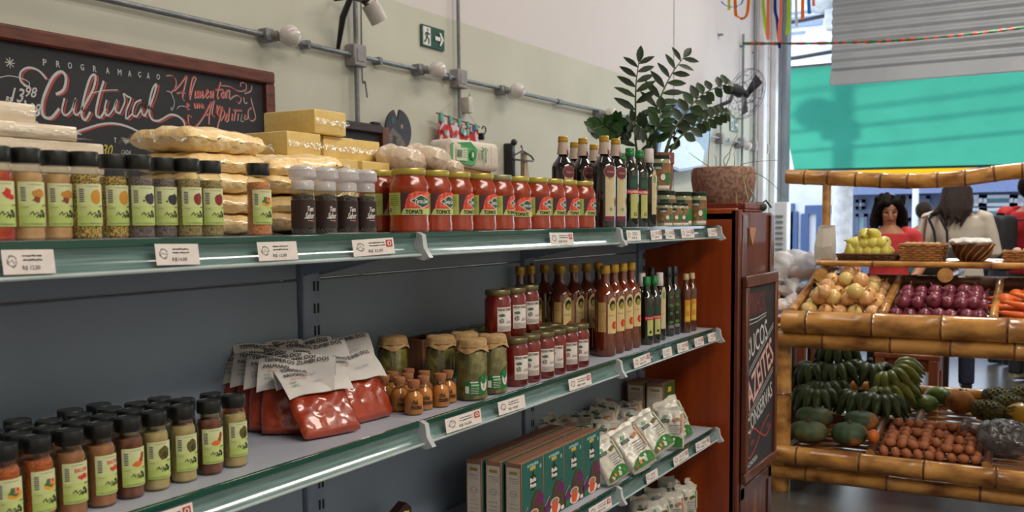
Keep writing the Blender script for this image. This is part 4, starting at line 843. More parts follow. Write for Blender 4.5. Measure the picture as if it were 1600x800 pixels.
def pillow(lx, ly, h, n=22, wr=.004, seed=0, pinch=.9, sc_=30):
    m = MB(); vs = []; fs = []
    for s in (1, -1):
        for j in range(n+1):
            for i in range(n+1):
                u, v = i/n*2-1, j/n*2-1; q = max(0, (1-abs(u)**5))*max(0, (1-abs(v)**4)); p = q**.42
                z = s*h/2*p; x = lx/2*u*(1-.05*(1-p)*abs(v)**2); y = ly/2*v*(1-.05*abs(u)**3)
                z += wr*noise.noise(Vector((u*3+seed, v*3, s*2.0)))+wr*.5*noise.noise(Vector((u*9+seed, v*6, s*3)))*(1.3-p)
                vs.append((x, y, z))
    N_ = (n+1)**2
    for k in (0, 1):
        for j in range(n):
            for i in range(n):
                a = k*N_+j*(n+1)+i; f = (a, a+1, a+n+2, a+n+1); fs.append(f if k == 0 else f[::-1])
    for i in range(n):
        for a, b in (((i), (i+1)), ((n*(n+1)+i), (n*(n+1)+i+1)), ((i*(n+1)), ((i+1)*(n+1))), ((i*(n+1)+n), ((i+1)*(n+1)+n))): fs.append((a, b, N_+b, N_+a))
    m.add(vs, fs); return m
gr1 = mat('corn_meal', (246, 222, 170), .5, c2=(236, 196, 126), scale=22, coat=.6, bump=.6, bscale=60)
def gbag():
    r = empty('grain_bag'); tag(r, cat='bag of grain'); m = pillow(.20, .15, .046, wr=.007, seed=3); m.build('bag_body', gr1, r, ang=80, loc=(0, 0, .026))
    m = MB(); n = 14; rr = random.Random(4)
    for sx in (-1, 1):
        vs = []
        for i in range(n+1): y = -.07+.14*i/n; vs += [(sx*.097, y, .024), (sx*(.112+.006*rr.random()), y*1.04, .024+.012*rr.uniform(-1, 1))]
        MB().add(vs, [(2*i, 2*i+1, 2*i+3, 2*i+2) for i in range(n)]).build('clear_end_fin', film, r)
    return r
for st, (px, yy, nl, rz) in enumerate(((275, 1.335, 5, .03), (402, 1.325, 4, -.06))):
    x = aY(yy, px, 300).x+(.06 if st == 0 else .07)
    for l in range(nl):
        lab = 'clear bag of yellow corn meal, %s of the %s stack of bags' % (['bottom one', 'second from the bottom', 'third from the bottom', 'fourth from the bottom' if nl == 5 else 'top one', 'top one'][l], ['left', 'right'][st])
        spawn('gbag', gbag, (x+R_.uniform(-.006, .006), yy+R_.uniform(-.004, .004), Z1+.0345*l+.001), (R_.uniform(-.03, .03), (.02 if st == 0 else .07), rz+R_.uniform(-.05, .05)+(PI if l % 2 else 0)), lab, 'clear bags of corn meal', scale=(1, 1, .80 if l < nl-1 else .95))
def ricebag():
    r = empty('flour_bag'); tag(r, cat='bag'); pillow(.13, .10, .06, wr=.008, seed=8).build('bag_body', mat('bag_cream', (220, 204, 184), .4, c2=(210, 186, 164), scale=10, coat=.5, bump=.4, bscale=40), r, ang=80)
    MB().tube([(.05, -.01, .01), (.075, 0, .02), (.09, .01, .015)], [.02, .012, .028], 8).build('twisted_end', film, r); return r
for px, py, s, lab in ((628, 250, 1, 'cream film bag behind the first tomato jar'), (668, 248, 1.0, 'cream film bag behind the second tomato jar'), (700, 262, .7, 'small cream bag end poking up by the green-and-white packs')):
    q = aY(1.42, px, py); spawn('ricebag', ricebag, (q.x, 1.42, q.z), (.15, .05, .3), lab, 'cream film bags', s)
def prop(x, y, z, w, d, lab):   # cardboard carton carrying what stands above the jars
    o = MB().rbox(-w/2, w/2, -d/2, d/2, 0, z-Z1, .002).rbox(-w/2+.002, w/2-.002, -.002, .002, z-Z1, z-Z1+.0006, .0002).build('carton', mat('cardboard', (150, 112, 76), .8, c2=(138, 100, 66), scale=8, stretch=(1, 1, 12)), loc=(x, y, Z1)); tag(o, lab, 'carton')
qa = aY(1.42, 668, 248); prop(qa.x-.02, 1.43, qa.z-.034, .24, .10, 'low cardboard carton under the cream film bags')
def gpack():
    r = empty('paper_pack'); tag(r, cat='paper pack'); L, w_, h_ = .215, .10, .075
    m = MB().rbox(-L/2, L/2, -w_/2, w_/2, 0, h_, .016, 3)
    def cm2(x): return 0
    m.v = [(x, y*(1-.25*max(0, (abs(x)-.08)/.03)), z+.002*noise.noise(Vector((x*30, y*30, z*20)))-.006*max(0, (abs(x)-.085)/.02)) for x, y, z in m.v]
    m.build('pack_body', mat('pack_white', (214, 206, 196), .7, c2=(200, 192, 182), scale=8, bump=.3, bscale=35), r, ang=60)
    P = Pic(); g = ink('pack_green', (84, 168, 110)); P.poly([(-L/2+.004, .012), (-L/2+.004, .060), (-.035, .068), (-.004, .050), (-.015, .006)], g); P.rect(-L/2+.018, .016, -L/2+.060, .050, ink('pack_panel', (200, 214, 190)))
    for i in range(6): P.rect(-L/2+.021+i*.003, .024, -L/2+.0225+i*.003, .044, DGREEN, up=(i == 0))
    for i in range(4): P.scrib(-L/2+.042, .044-.006*i, .015, 9, GREY, .001, i, .0003)
    P.ell(-.026, .034, .012, .014, ink('pack_green2', (30, 130, 70)), 16); P.ell(-.026, .034, .004, .008, PAPER, 8)
    P.text('CAFE', -.002, .036, .028, .008, GREY, rot=-PI/2); P.text('Pausa', .016, .040, .032, .012, ink('pack_green2', (30, 130, 70)), rot=-PI/2, shear=.2, bold=.0004); P.text('Gourmet', .030, .036, .040, .012, ink('pack_green2', (30, 130, 70)), rot=-PI/2, shear=.2, bold=.0004)
    P.line([(.052, .008), (.053, .035), (.052, .066)], .0012, GREY)
    P.build('print', lambda u, v, h: (u, -w_/2*(1-.25*max(0, (abs(u)-.08)/.03))-.0012-h, v), r, eps=.0002, smooth=False); return r
q = aY(1.40, 738, 250); spawn('gpack', gpack, (q.x+.02, 1.44, q.z-.022), (0, .03, -.12), 'white and green paper pack lying on top behind the tomato jars', 'green and white paper packs')
q2 = aY(1.36, 762, 272); spawn('gpack', gpack, (q2.x+.03, 1.37, Z1+.066), (0, 0, .35), 'crumpled white and green paper pack below the big one', 'green and white paper packs', (.75, .8, .7))
prop(q.x+.01, 1.45, q.z-.022, .20, .085, 'cardboard carton carrying the white and green paper pack')
prop(q2.x+.04, 1.362, Z1+.066, .15, .07, 'small cardboard carton right behind the middle tomato jars')
# ================================================================== middle shelf goods
redp = mat('paprika_pack', (164, 58, 24), .32, c2=(132, 38, 14), scale=12, coat=.9, bump=.55, bscale=26)
hdr = mat('header_paper', (206, 202, 198), .7, c2=(194, 190, 188), scale=20)
def rpack():
    r = empty('spice_pack'); tag(r, cat='spice packet')
    m = pillow(.135, .118, .028, wr=.004, seed=5); m.v = [(x, z*-1, y+.059) for x, y, z in m.v]; m.build('pack_body', redp, r, ang=80)
    n = 12; vs = []; rr = random.Random(6); N_ = n+1
    rows_ = [(.009, .118), (.004, .140), (.0, .152), (-.003, .150), (-.010, .132), (-.017, .112), (-.021, .092), (-.022, .080)]
    for (yy, zz) in rows_:
        for i in range(n+1): t = i/n; vs.append((-.075+.15*t, yy-.003*math.sin(t*7+zz*50), zz+.003*math.sin(t*9)+(.006*math.sin(t*PI*1.0) if zz < .1 else 0)))
    k = len(vs); f = [(j*N_+i, j*N_+i+1, (j+1)*N_+i+1, (j+1)*N_+i) for j in range(len(rows_)-1) for i in range(n)]
    MB().add(vs+[(x, y+.0008, z-.0008) for x, y, z in vs], f+[tuple(q+k for q in reversed(ff)) for ff in f]).build('paper_header', hdr, r, ang=80)
    P = Pic(); P.text('TEMPEROS ZUMBI DOS', -.0, .046, .132, .0085, DARK, bold=.0003); P.text('PALMARES', -.040, .031, .052, .008, DARK, bold=.0003); P.text('URUCUM', -.040, .020, .035, .005, ink('print_orange', (190, 110, 80))); P.text('FAB.', -.055, .011, .015, .005, GREY); P.text('VAL:', -.053, .003, .02, .006, GREEN); P.scrib(-.01, .014, .05, 12, ink('pen_blue', (130, 140, 180)), .001, 4, .003)
    path = [(-.003, .150), (-.010, .132), (-.017, .112), (-.021, .092), (-.022, .078), (-.0225, .060)]
    def hm(u, v, h):
        sd = (.0525-v); acc = 0; t = (u+.075)/.15
        for (a1, b1), (a2, b2) in zip(path[:-1], path[1:]):
            d = math.hypot(a2-a1, b2-b1)
            if sd <= acc+d or (a2, b2) == path[-1]:
                q_ = (sd-acc)/d; yy, zz_ = a1+(a2-a1)*q_, b1+(b2-b1)*q_; break
            acc += d
        return (u*.96, yy-.0016-h-.003*math.sin(t*7+zz_*50)-.0012, zz_+.003*math.sin(t*9)+(.006*math.sin(t*PI) if zz_ < .1 else 0)+.0008)
    P.build('print', hm, r, eps=.0003, smooth=False, cut=.012); return r
def lean(x, y, z, rz, tilt, lab, sc=1): spawn('rpack', rpack, (x, y, z), (Euler((tilt, 0, 0)).to_matrix().to_4x4(), rz) and (tilt, 0, rz), lab, 'red spice packets with paper headers', sc)
for (px, py, yy, rz, tl, lab) in ((522, 682, 1.235, -.26, -.66, 'red spice packet with paper header, frontmost of all'), (583, 658, 1.262, -.08, -.55, 'red spice packet with paper header, rightmost, next to the cork bottles'),
                                 (462, 680, 1.265, -.95, -.42, 'red spice packet right behind the frontmost one'), (440, 676, 1.290, -1.02, -.38, 'red spice packet, third in the leaning row'), (418, 672, 1.312, -1.05, -.34, 'red spice packet, fourth in the leaning row'),
                                 (396, 668, 1.335, -1.08, -.28, 'red spice packet, fifth in the leaning row'), (380, 662, 1.358, -1.1, -.24, 'leftmost red spice packet in the leaning row')):
    q = aZ(Z2, px, py); lean(q.x, q.y, Z2+.003, rz, tl, lab)
for (px, yy, rz, tl, lab) in ((425, 1.425, -.45, -.12, 'red spice packet in the back row with its header up, left one'), (475, 1.40, -.40, -.15, 'red spice packet in the back row with its header up, middle one'), (545, 1.37, -.38, -.30, 'red spice packet in the back row with its header up, right one'), (505, 1.345, -.42, -.34, 'red spice packet between the frontmost one and the back row')):
    q = aY(yy, px, 620); lean(q.x, yy, Z2+.012, rz, tl, lab)
# cork bottles
def cork():
    r = empty('cork_bottle'); tag(r, cat='cork bottle'); R = .0205
    MB().lathe([(R-.002, 0), (R, .003), (R, .035), (R*.9, .042), (R*.62, .050), (.0118, .053), (.0118, .060), (.0132, .061), (.0132, .063)], 22).build('glass_body', clear, r)
    MB().lathe([(R-.003, .0015), (R-.0012, .004), (R-.0012, .034), (R*.86, .041), (R*.55, .048), (.0005, .049)], 22).build('powder_filling', mat('turmeric_powder', (196, 126, 50), .8, c2=(184, 112, 40), scale=60), r)
    MB().lathe([(.0110, .056), (.0116, .060), (.0132, .0635), (.0136, .072), (.0128, .0735), (.0005, .0738)], 20).build('cork_stopper', mat('cork', (170, 112, 74), .8, c2=(140, 86, 54), scale=220, detail=2), r)
    P = Pic(); P.text('chá', -.003, .0285, .014, .010, BLACK, bold=.0003); P.text('mono', .001, .0165, .024, .0080, BLACK, bold=.0004); P.build('label', cyl(R), r, cut=.003); return r
CK = [(1.662, 1.205), (1.683, 1.258), (1.716, 1.208), (1.762, 1.212), (1.812, 1.222), (1.680, 1.308), (1.732, 1.262), (1.781, 1.268), (1.832, 1.272), (1.728, 1.312), (1.775, 1.318), (1.700, 1.358), (1.748, 1.362), (1.800, 1.37), (1.68, 1.402), (1.85, 1.235)]
CK = [(1.665, 1.206), (1.681, 1.256), (1.719, 1.218), (1.764, 1.204), (1.812, 1.216), (1.690, 1.305), (1.731, 1.270), (1.779, 1.258), (1.740, 1.318), (1.700, 1.352), (1.752, 1.366), (1.712, 1.398), (1.790, 1.310)]
for i, (x, y) in enumerate(CK):
    lab = ('small glass bottle of orange powder with cork, %s of the front row' % nth([0, 0, 1, 2, 3][i], 4)) if i in (0, 2, 3, 4) else 'small glass bottle of orange powder with cork, behind the front row'
    spawn('cork', cork, (x, y, Z2), face(x, y)+R_.uniform(.1, .5), lab, 'cork-stoppered powder bottles')
q = aY(1.425, 655, 560); r = empty('cardboard_box', (q.x+.04, 1.425, Z2), (0, 0, .05)); tag(r, 'open brown corrugated cardboard box behind the cork bottles', 'box')
kraft = mat('kraft_card', (124, 82, 50), .8, c2=(108, 68, 40), scale=8, stretch=(14, 14, 1))
MB().rbox(-.08, .08, -.035, -.031, 0, .118, .001).rbox(-.08, .08, .031, .035, 0, .118, .001).rbox(-.08, -.076, -.031, .031, 0, .118, .001).rbox(.076, .08, -.031, .031, 0, .118, .001).rbox(-.08, .08, -.033, .033, 0, .004, .001).build('box_walls', kraft, r)
MB().rbox(.083, .086, -.034, .03, .02, .112, .0005).build('box_flap', kraft, r); MB().rbox(.09, .093, -.034, .03, .02, .112, .0005).build('box_divider', mat('kraft_light', (160, 120, 84), .8), r)
# pickle jars
def pickle():
    r = empty('pickle_jar'); tag(r, cat='jar'); R = .0365
    MB().lathe([(R-.004, 0), (R, .004), (R, .105), (R-.003, .113), (.032, .120), (.032, .126)], 28).build('glass_body', clear, r)
    MB().lathe([(R-.005, .002), (R-.0016, .005), (R-.0016, .104), (R-.005, .112), (.001, .116)], 28).build('pickle_filling', mat('pickles', (84, 78, 30), .4, c2=(134, 124, 56), scale=48, lo=.4, hi=.62, bump=.5, coat=.6, detail=2), r)
    m = MB(); n = 40; vs = [(0, 0, .140)]; rings = [(.016, .1395), (.028, .1385), (.0335, .136), (.0352, .130), (.0358, .122), (.0395, .112)]
    for j, (rr_, z) in enumerate(rings):
        for i in range(n):
            t = 2*PI*i/n; w_ = (j/5)**2; q_ = rr_+.0018*w_*math.sin(9*t)+.0006*math.sin(5*t+j); vs.append((q_*math.cos(t), q_*math.sin(t), z+.004*w_*math.sin(4*t)+.0012*math.sin(3*t+j)))
    fs = [(0, 1+i, 1+(i+1) % n) for i in range(n)]+[(1+j*n+i, 1+(j+1)*n+i, 1+(j+1)*n+(i+1) % n, 1+j*n+(i+1) % n) for j in range(5) for i in range(n)]
    m.add(vs, fs).build('cloth_cover', mat('cloth_beige', (176, 144, 98), .8, c2=(160, 128, 84), scale=90, bump=.2), r, ang=80)
    m = MB(); m.tube([(.0362*math.cos(2*PI*i/24), .0362*math.sin(2*PI*i/24), .1215) for i in range(25)], .0012, 5, cap=False).build('string_tie', mat('twine', (150, 110, 70), .8), r)
    P = Pic(); g = ink('pickle_green', (22, 112, 58)); P.rect(-.024, .014, .030, .046, g); P.poly([(.010, .046), (.014, .056), (.020, .060), (.028, .060), (.030, .046)], g)
    P.rect(-.022, .018, -.013, .034, PAPER); P.rect(-.010, .041, .008, .0445, PAPER); P.rect(-.008, .034, .010, .0385, ink('pale_green', (160, 200, 160))); P.ell(.0235, .038, .009, .016, PAPER, 18); P.ell(.023, .046, .007, .008, g, 12, .2); P.line([(.023, .028), (.023, .044)], .002, g)
    for k in range(4): P.scrib(-.009, .030-.004*k, .018, 10, PAPER, .0009, k, .0002)
    P.build('label', cyl(R), r, cut=.005); return r
for i, (x, y, d, lab) in enumerate(((1.845, 1.190, .15, 'jar of green pickles with beige cloth cover, front left one'), (1.935, 1.190, .3, 'jar of pickles with beige cloth cover, front right one beside the sauce jars'), (1.862, 1.290, .5, 'jar of pickles with pointed beige cloth cover in the second row'), (1.945, 1.275, .5, 'jar of pickles in the second row, right one'), (1.80, 1.385, .5, 'jar of pickles at the back, left of the others'))):
    x = x+.03; spawn('pickle', pickle, (x, y, Z2), face(x, y)+d, lab, 'pickle jars with cloth covers', (1, 1, 1.02))
# tomato passata jars
def passata():
    r = empty('sauce_jar'); tag(r, cat='jar'); R = .0335
    MB().lathe([(R-.003, 0), (R, .004), (R, .094), (R-.002, .100), (R-.005, .106), (.029, .110)], 28).build('jar_body', mat('passata_red', (122, 18, 8), .22, c2=(98, 12, 6), scale=20, coat=.7), r)
    MB().lathe([(.0305, .106), (.032, .108), (.032, .118), (.0305, .1205), (.028, .120), (.0005, .1198)], 28).build('lid', mat('lid_olive', (116, 108, 74), .35, metal=.5, c2=(98, 90, 60), scale=6), r)
    P = Pic(); P.rect(-.012, .018, .030, .078, PAPER); P.text('MOLHO TOMATE', .009, .072, .038, .006, DARK, bold=.0003); P.ell(.000, .058, .008, .004, ink('organic_green', (60, 110, 90)), 12, .2); P.ell(-.001, .044, .006, .006, DARK, 12, .2); P.ell(-.001, .044, .004, .004, PAPER, 9); P.ell(-.001, .044, .002, .003, DARK, 7)
    P.text('QUAT', .020, .040, .016, .008, ink('pen', (60, 60, 74))); P.rect(-.010, .020, .028, .032, ink('paper_shade', (200, 194, 188)))
    for k in range(4): P.scrib(-.009, .0305-.003*k, .036, 18, GREY, .0008, k, .0002)
    P.build('label', cyl(R), r, cut=.005); return r
fx = [2.085+.0725*i for i in range(6)]
for i, x in enumerate(fx): y = 1.195+.002*(i % 2); spawn('passata', passata, (x, y, Z2), face(x, y)+[.32, .05, .25, -.1, .12, .2][i], 'dark red sauce jar with white label, %s of the front row' % nth(i, 6), 'tomato sauce jars on the middle shelf')
for j, y in enumerate((1.268, 1.341, 1.414)):
    for i in range(6):
        x = 2.06+.0725*i; spawn('passata', passata, (x, y, Z2), face(x, y)+R_.uniform(-.3, .3), 'dark red sauce jar, %s in the %s row behind the front one' % (nth(i, 6), ['first', 'second', 'rearmost'][j]), 'tomato sauce jars on the middle shelf')
for i in range(3): x = 2.065+.078*i+(.03 if i == 2 else 0); y = 1.232+(.02 if i == 2 else 0); spawn('passata', passata, (x, y, Z2+.1208), face(x, y)+.32, 'dark red sauce jar stacked on top of the others, %s of three' % nth(i, 3), 'tomato sauce jars on the middle shelf')
# amber and small bottles
amb = mat('amber_liquor', (120, 46, 8), .08, c2=(84, 26, 4), scale=7, coat=1, spec=.8, trans=.15); ambd = mat('amber_dark', (96, 44, 16), .1, c2=(70, 30, 10), scale=7, coat=1)
def l_juice(P, R, H):
    P.rect(-.030, .075, -.006, .165, ink('label_tan', (196, 160, 92))); P.rect(.000, .070, .034, .160, ink('label_peach', (214, 188, 130))); P.ell(.018, .160, .015, .020, ink('label_peach', (214, 188, 130)), 16); P.ell(.018, .155, .012, .016, BLACK, 16); P.ell(.019, .150, .009, .010, ink('field', (150, 140, 60)), 12)
    P.ell(.024, .095, .010, .012, RED, 12); P.ell(.030, .094, .006, .010, ORANGE, 10); P.scrib(.004, .125, .02, 10, BROWN, .001, 2); P.scrib(-.027, .14, .018, 6, BROWN, .0008, 3)
def l_oil(P, R, H): P.rect(-.004, .150-.055, .018, .125, DGREEN); P.rect(-.004, .030, .018, .090, ink('label_olive', (188, 190, 112))); P.rect(-.012, .082, .022, .094, RED); P.text('PALMA', .005, .088, .026, .006, PAPER); P.ell(.007, .042, .005, .005, BLACK, 10)
def l_honey(P, R, H): P.rect(-.010, .040, .012, .120, ink('honey', (206, 140, 36))); P.ell(.002, .09, .007, .012, YELL, 10); P.rect(-.008, .045, .010, .060, YELL)
def l_black(P, R, H):
    for k in range(4): P.ell(.004, .05+.03*k, .008, .006, ink('leaf_lime', (70, 120, 50)), 8, .4, seed=k)
    P.rect(-.006, .028, .014, .040, GREY)
juice = lambda: bottle('juice', .033, .276, .66, amb, capgold, .0150, .026, l_juice)()
for i in range(4): x = 2.675+.074*i; y = 1.215+.003*i; spawn('juice', juice, (x, y, Z2), face(x, y)+.25, 'tall amber bottle with gold cap, %s of the front four' % nth(i, 4), 'tall amber bottles on the middle shelf')
for i, (x, y, lab) in enumerate([(2.53, 1.43, 'leftmost tall amber bottle, at the back above the stacked sauce jars'), (2.60, 1.43, 'second tall amber bottle at the back above the stacked sauce jars')]+[(2.635+.08*k_, 1.345-.005*k_, 'tall amber bottle, %s in the row behind the front four' % nth(k_, 4)) for k_ in range(4)]+[(2.68, 1.425, 'tall amber bottle in the rearmost row, left one'), (2.76, 1.42, 'tall amber bottle in the rearmost row, right one')]):
    x += .0; spawn('juice', juice, (x, y, Z2), face(x, y)+.2, lab, 'tall amber bottles on the middle shelf')
soil = lambda: bottle('soil', .0235, .225, .66, oilg, capgreen, .0125, .030, l_oil)(); swh = lambda: bottle('swh', .0225, .232, .62, oilg, capw_, .0125, .045, l_white)()
sbk = lambda: bottle('sbk', .0225, .245, .62, oilg, mat('cap_dark', (34, 38, 40), .4), .0125, .035, l_black)(); sam = lambda: bottle('sam', .020, .215, .70, ambd, mat('cap_beige', (196, 172, 120), .5), .0105, .022, l_honey)()
for i, (x, y) in enumerate(((2.985, 1.205), (3.04, 1.20))): spawn('soil', soil, (x, y, Z2), face(x, y)+.3, 'small dark oil bottle with green cap on the middle shelf, %s one' % ('left', 'right')[i], 'small oil bottles')
for i, (x, y) in enumerate(((3.065, 1.255), (3.115, 1.21))): spawn('swh', swh, (x, y, Z2), face(x, y)+.35, 'small dark bottle with white cap on the middle shelf, %s one' % ('left', 'right')[i], 'small oil bottles')
for i, (x, y) in enumerate(((3.0, 1.33), (3.08, 1.34), (3.15, 1.33), (3.19, 1.27), (3.24, 1.225), (3.30, 1.225))): spawn('sbk', sbk, (x, y, Z2), face(x, y)+.35, 'small black-capped dark bottle, %s' % ('%s one in the back row' % ['left', 'middle', 'right'][i] if i < 3 else '%s of the three nearest the honey bottles' % nth(i-3, 3)), 'small oil bottles')
for i, (x, y) in enumerate(((3.365, 1.205), (3.43, 1.205))): spawn('sam', sam, (x, y, Z2), face(x, y)+.35, 'slim amber bottle with beige cap and yellow label, %s one' % ('left', 'right')[i], 'slim amber bottles at the end of the middle shelf')

# ================================================================== third shelf goods
Z3 = .606
kr = mat('tea_box_kraft', (150, 108, 84), .7, c2=(136, 96, 74), scale=6)
def teabox(front, lx=.118, ly=.048, h=.180, art='tea'):
    def f():
        r = empty('tea_box'); tag(r, cat='box')
        MB().rbox(0, lx, 0, ly, 0, h, .0012).build('carton', kr, r)
        MB().rbox(lx*.02, lx*.98, ly*.3, ly*.34, h, h+.0008, .0002).build('top_flap', ink('flap_line', (86, 58, 44)), r)
        P = Pic(); P.rect(.002, .001, lx-.002, h-.001, front)
        if art == 'tea':
            P.text('armazém', lx*.5, h*.93, lx*.5, h*.05, ink('pale_blue', (150, 186, 196)), bold=.0007); P.rect(lx*.38, h*.845, lx*.62, h*.895, YELL); P.text('chá', lx*.5, h*.87, lx*.18, h*.03, DARK)
            P.ell(lx*.5, h*.66, lx*.17, h*.12, ink('tea_oval', (20, 48, 42)), 18); P.ell(lx*.5, h*.78, lx*.05, h*.05, ink('tea_oval', (20, 48, 42)), 10); P.text('Bule', lx*.5, h*.70, lx*.26, h*.06, PAPER, bold=.0012); P.text('Preto', lx*.5, h*.62, lx*.26, h*.06, PAPER, bold=.0012)
            P.text('8', lx*.84, h*.86, lx*.07, h*.06, ink('pale_blue', (150, 186, 196)), bold=.0006)
            P.poly([(lx*.30, h*.10), (lx*.45, h*.42), (lx*.62, h*.52), (lx*.85, h*.50), (lx*.72, h*.28), (lx*.55, h*.08)], mat('tea_leaves', (92, 60, 46), .8, c2=(66, 42, 34), scale=300))
            P.poly([(0.002, h*.20), (lx*.25, h*.32), (lx*.30, h*.20), (.002, h*.03)], ink('tea_purple', (104, 26, 96))); P.ell(lx*.83, h*.36, lx*.15, h*.10, ink('tea_purple', (104, 26, 96)), 14); P.line([(.003, h*.21), (lx*.25, h*.335)], .0015, PAPER)
            P.rect(lx*.66, h*.02, lx-.003, h*.30, mat('tea_pile', (88, 70, 40), .8, c2=(52, 44, 26), scale=320)); P.ell(lx*.52, h*.09, lx*.26, h*.085, PAPER, 18); P.ell(lx*.5, h*.20, lx*.22, h*.07, ink('cup_rim', (220, 196, 176)), 18); P.ell(lx*.5, h*.205, lx*.17, h*.05, ink('cup_in', (170, 110, 90)), 16); P.poly([(lx*.32, h*.17), (lx*.68, h*.17), (lx*.60, h*.03), (lx*.38, h*.03)], ink('tea_liquid', (214, 86, 44)))
            P.ell(lx*.14, h*.07, lx*.12, h*.05, GREEN, 8, .3); P.rect(lx*.80, h*.03, lx*.95, h*.09, PAPER)
        else:
            P.rect(lx*.35, h*.80, lx*.65, h*.90, YELL); P.ell(lx*.5, h*.66, lx*.2, h*.06, ink('tea_oval', (20, 48, 42)), 12); P.line([(lx*.2, h*.42), (lx*.8, h*.56)], .003, PAPER); P.ell(lx*.5, h*.25, lx*.28, h*.16, BROWN, 12, .1); P.ell(lx*.4, h*.15, lx*.2, h*.06, ORANGE, 9, .2)
        P.build('front_print', lambda u, v, h_: (u, -.0005-h_, v), r, eps=.00012, smooth=False)
        P = Pic(); P.rect(ly*.08, .004, ly*.92, h*.93, ink('side_white', (206, 196, 182))); P.rect(ly*.25, h*.83, ly*.75, h*.875, ink('side_gold', (160, 130, 60)))
        for k in range(3): P.scrib(ly*.22, h*(.77-.03*k), ly*.56, 9, GREY, .0014 if k == 0 else .0008, k, .0002)
        P.ell(ly*.5, h*.55, ly*.22, h*.045, GREY, 14); P.ell(ly*.5, h*.55, ly*.19, h*.038, ink('side_white', (206, 196, 182)), 14); P.scrib(ly*.35, h*.55, ly*.3, 6, GREY, .0012, 3)
        for k in range(5): P.scrib(ly*.2, h*(.40-.06*k), ly*.6, 10, GREY, .001, k+5, .0003)
        P.build('side_print', lambda u, v, h_: (-.0005-h_, ly-u, v), r, eps=.00012, smooth=False); return r
    return f
tb = teabox(ink('tea_teal', (34, 96, 86)))
for j in range(3):
    for i in range(4):
        x = 2.095+.1195*i-.006*j; y = 1.185+.056*j; spawn('teabox', tb, (x, y, Z3), R_.uniform(-.01, .01), 'teal front tea carton with kraft top, %s in the %s row' % (nth(i, 4), ['front', 'second', 'rear'][j]), 'tea cartons on the third shelf')
tb2 = teabox(ink('tea_moss', (60, 84, 30)), .115, .072, .185, 'x')
for i in range(2): spawn('teabox2', tb2, (3.37, 1.29+.078*i, Z3), 0, 'kraft carton with green front at the far end of the third shelf, %s one' % ('right', 'left')[i], 'green-fronted cartons at the shelf end')
pch = mat('pouch_white', (206, 202, 190), .35, c2=(188, 184, 174), scale=12, coat=.4, bump=.5, bscale=40)
def pouch(v_):
    def f():
        r = empty('pouch'); tag(r, cat='pouch'); W_, H_ = .095, .130
        m = pillow(W_, H_, .030, n=18, wr=.004, seed=v_*7+1); m.v = [(x, -z, y+H_/2) for x, y, z in m.v]; m.build('pouch_body', pch, r, ang=75)
        P = Pic(); g = mat('pouch_green', (52, 128, 44), .4, c2=(30, 96, 34), scale=90)
        P.poly([(-.040, .008), (.040, .008), (.040, .034), (.026, .042), (.006, .044), (-.018, .036), (-.040, .020)], g)
        P.ell(-.012, .022, .006, .006, ORANGE, 8, .2); P.ell(.012, .033, .0045, .005, ink('pale_mint', (196, 222, 196)), 8); P.ell(-.03, .014, .005, .004, RED, 7, .2)
        P.rect(-.030, .088, -.002, .098, DARK); P.rect(-.028, .090, -.004, .096, ink('pouch_logo', (90, 110, 100))); P.ell(-.016, .106, .008, .006, ink('leaf_mint', (110, 160, 130)), 9, .4); P.poly([(.006, .098), (.026, .104), (.034, .096), (.014, .088)], [ink('pouch_tan', (176, 120, 80)), OLIVE][v_ % 2])
        for k in range(5): P.scrib(-.002, .078-.007*k, .034, 9, [DARK, GREY][k % 2], .0016, k, .0005)
        P.rect(.036, .055, .043, .118, [ink('pouch_side', (206, 150, 124)), ink('pouch_side2', (176, 190, 160))][v_ % 2])
        P.build('print', lambda u, v, h: (u, -.0008-h-.0165*(max(0, 1-abs(u/(W_/2))**4)*max(0, 1-abs(v/(H_/2)-1)**4))**.42, v), r, eps=.00025, smooth=True, cut=.007)
        n = 8; vs = []
        for i in range(n+1): x = -W_/2+W_*i/n; vs += [(x, 0, H_-.004), (x*.98, .004*math.sin(i*2.1), H_+.010+.003*math.sin(i*1.3))]
        MB().add(vs, [(2*i, 2*i+1, 2*i+3, 2*i+2) for i in range(n)]).build('crimped_seal', pch, r); return r
    return f
gp = 'white pouches heaped on the third shelf'
def pz(v_, px, py, rot, lab, z=None, sc=1):
    q = aZ(Z3+(z or 0), px, py); spawn('pouch%d' % v_, pouch(v_), (q.x, q.y, Z3+(z or 0)+.002), rot, lab, gp, sc)
pz(1, 968, 752, (-.46, -.30, -.40), 'white pouch with green base leaning beside the tea cartons', .014)
pz(2, 1010, 733, (-.62, -.34, -.45), 'white pouch with green base at the front, lying in the middle of the row', .018, 1.12)
pz(1, 1040, 706, (-.62, -.34, -.42), 'white pouch with green base behind the middle one, right of it', .026, 1.1)
pz(2, 1047, 703, (-.26, .0, -1.15), 'narrow-seen white pouch standing just left of the rightmost one', .002, 1.05)
pz(1, 1067, 690, (-.34, -.30, -.50), 'rightmost white pouch with green base leaning on its neighbour', .016, 1.15)
rr = random.Random(11); k = 0
for j in range(3):
    for i in range(11):
        x = 2.66+.068*i+rr.uniform(-.015, .015); y = 1.30+.045*j+rr.uniform(-.01, .012); z = .012+.022*j+rr.uniform(0, .018)
        if x > 3.33: continue
        spawn('pouch%d' % (1+k % 2), pouch(1+k % 2), (x, y, Z3+z), (-rr.uniform(.7, 1.25), rr.uniform(-.3, .3), rr.uniform(-1.4, .5)), 'white pouch in the jumbled heap behind the front row', gp); k += 1
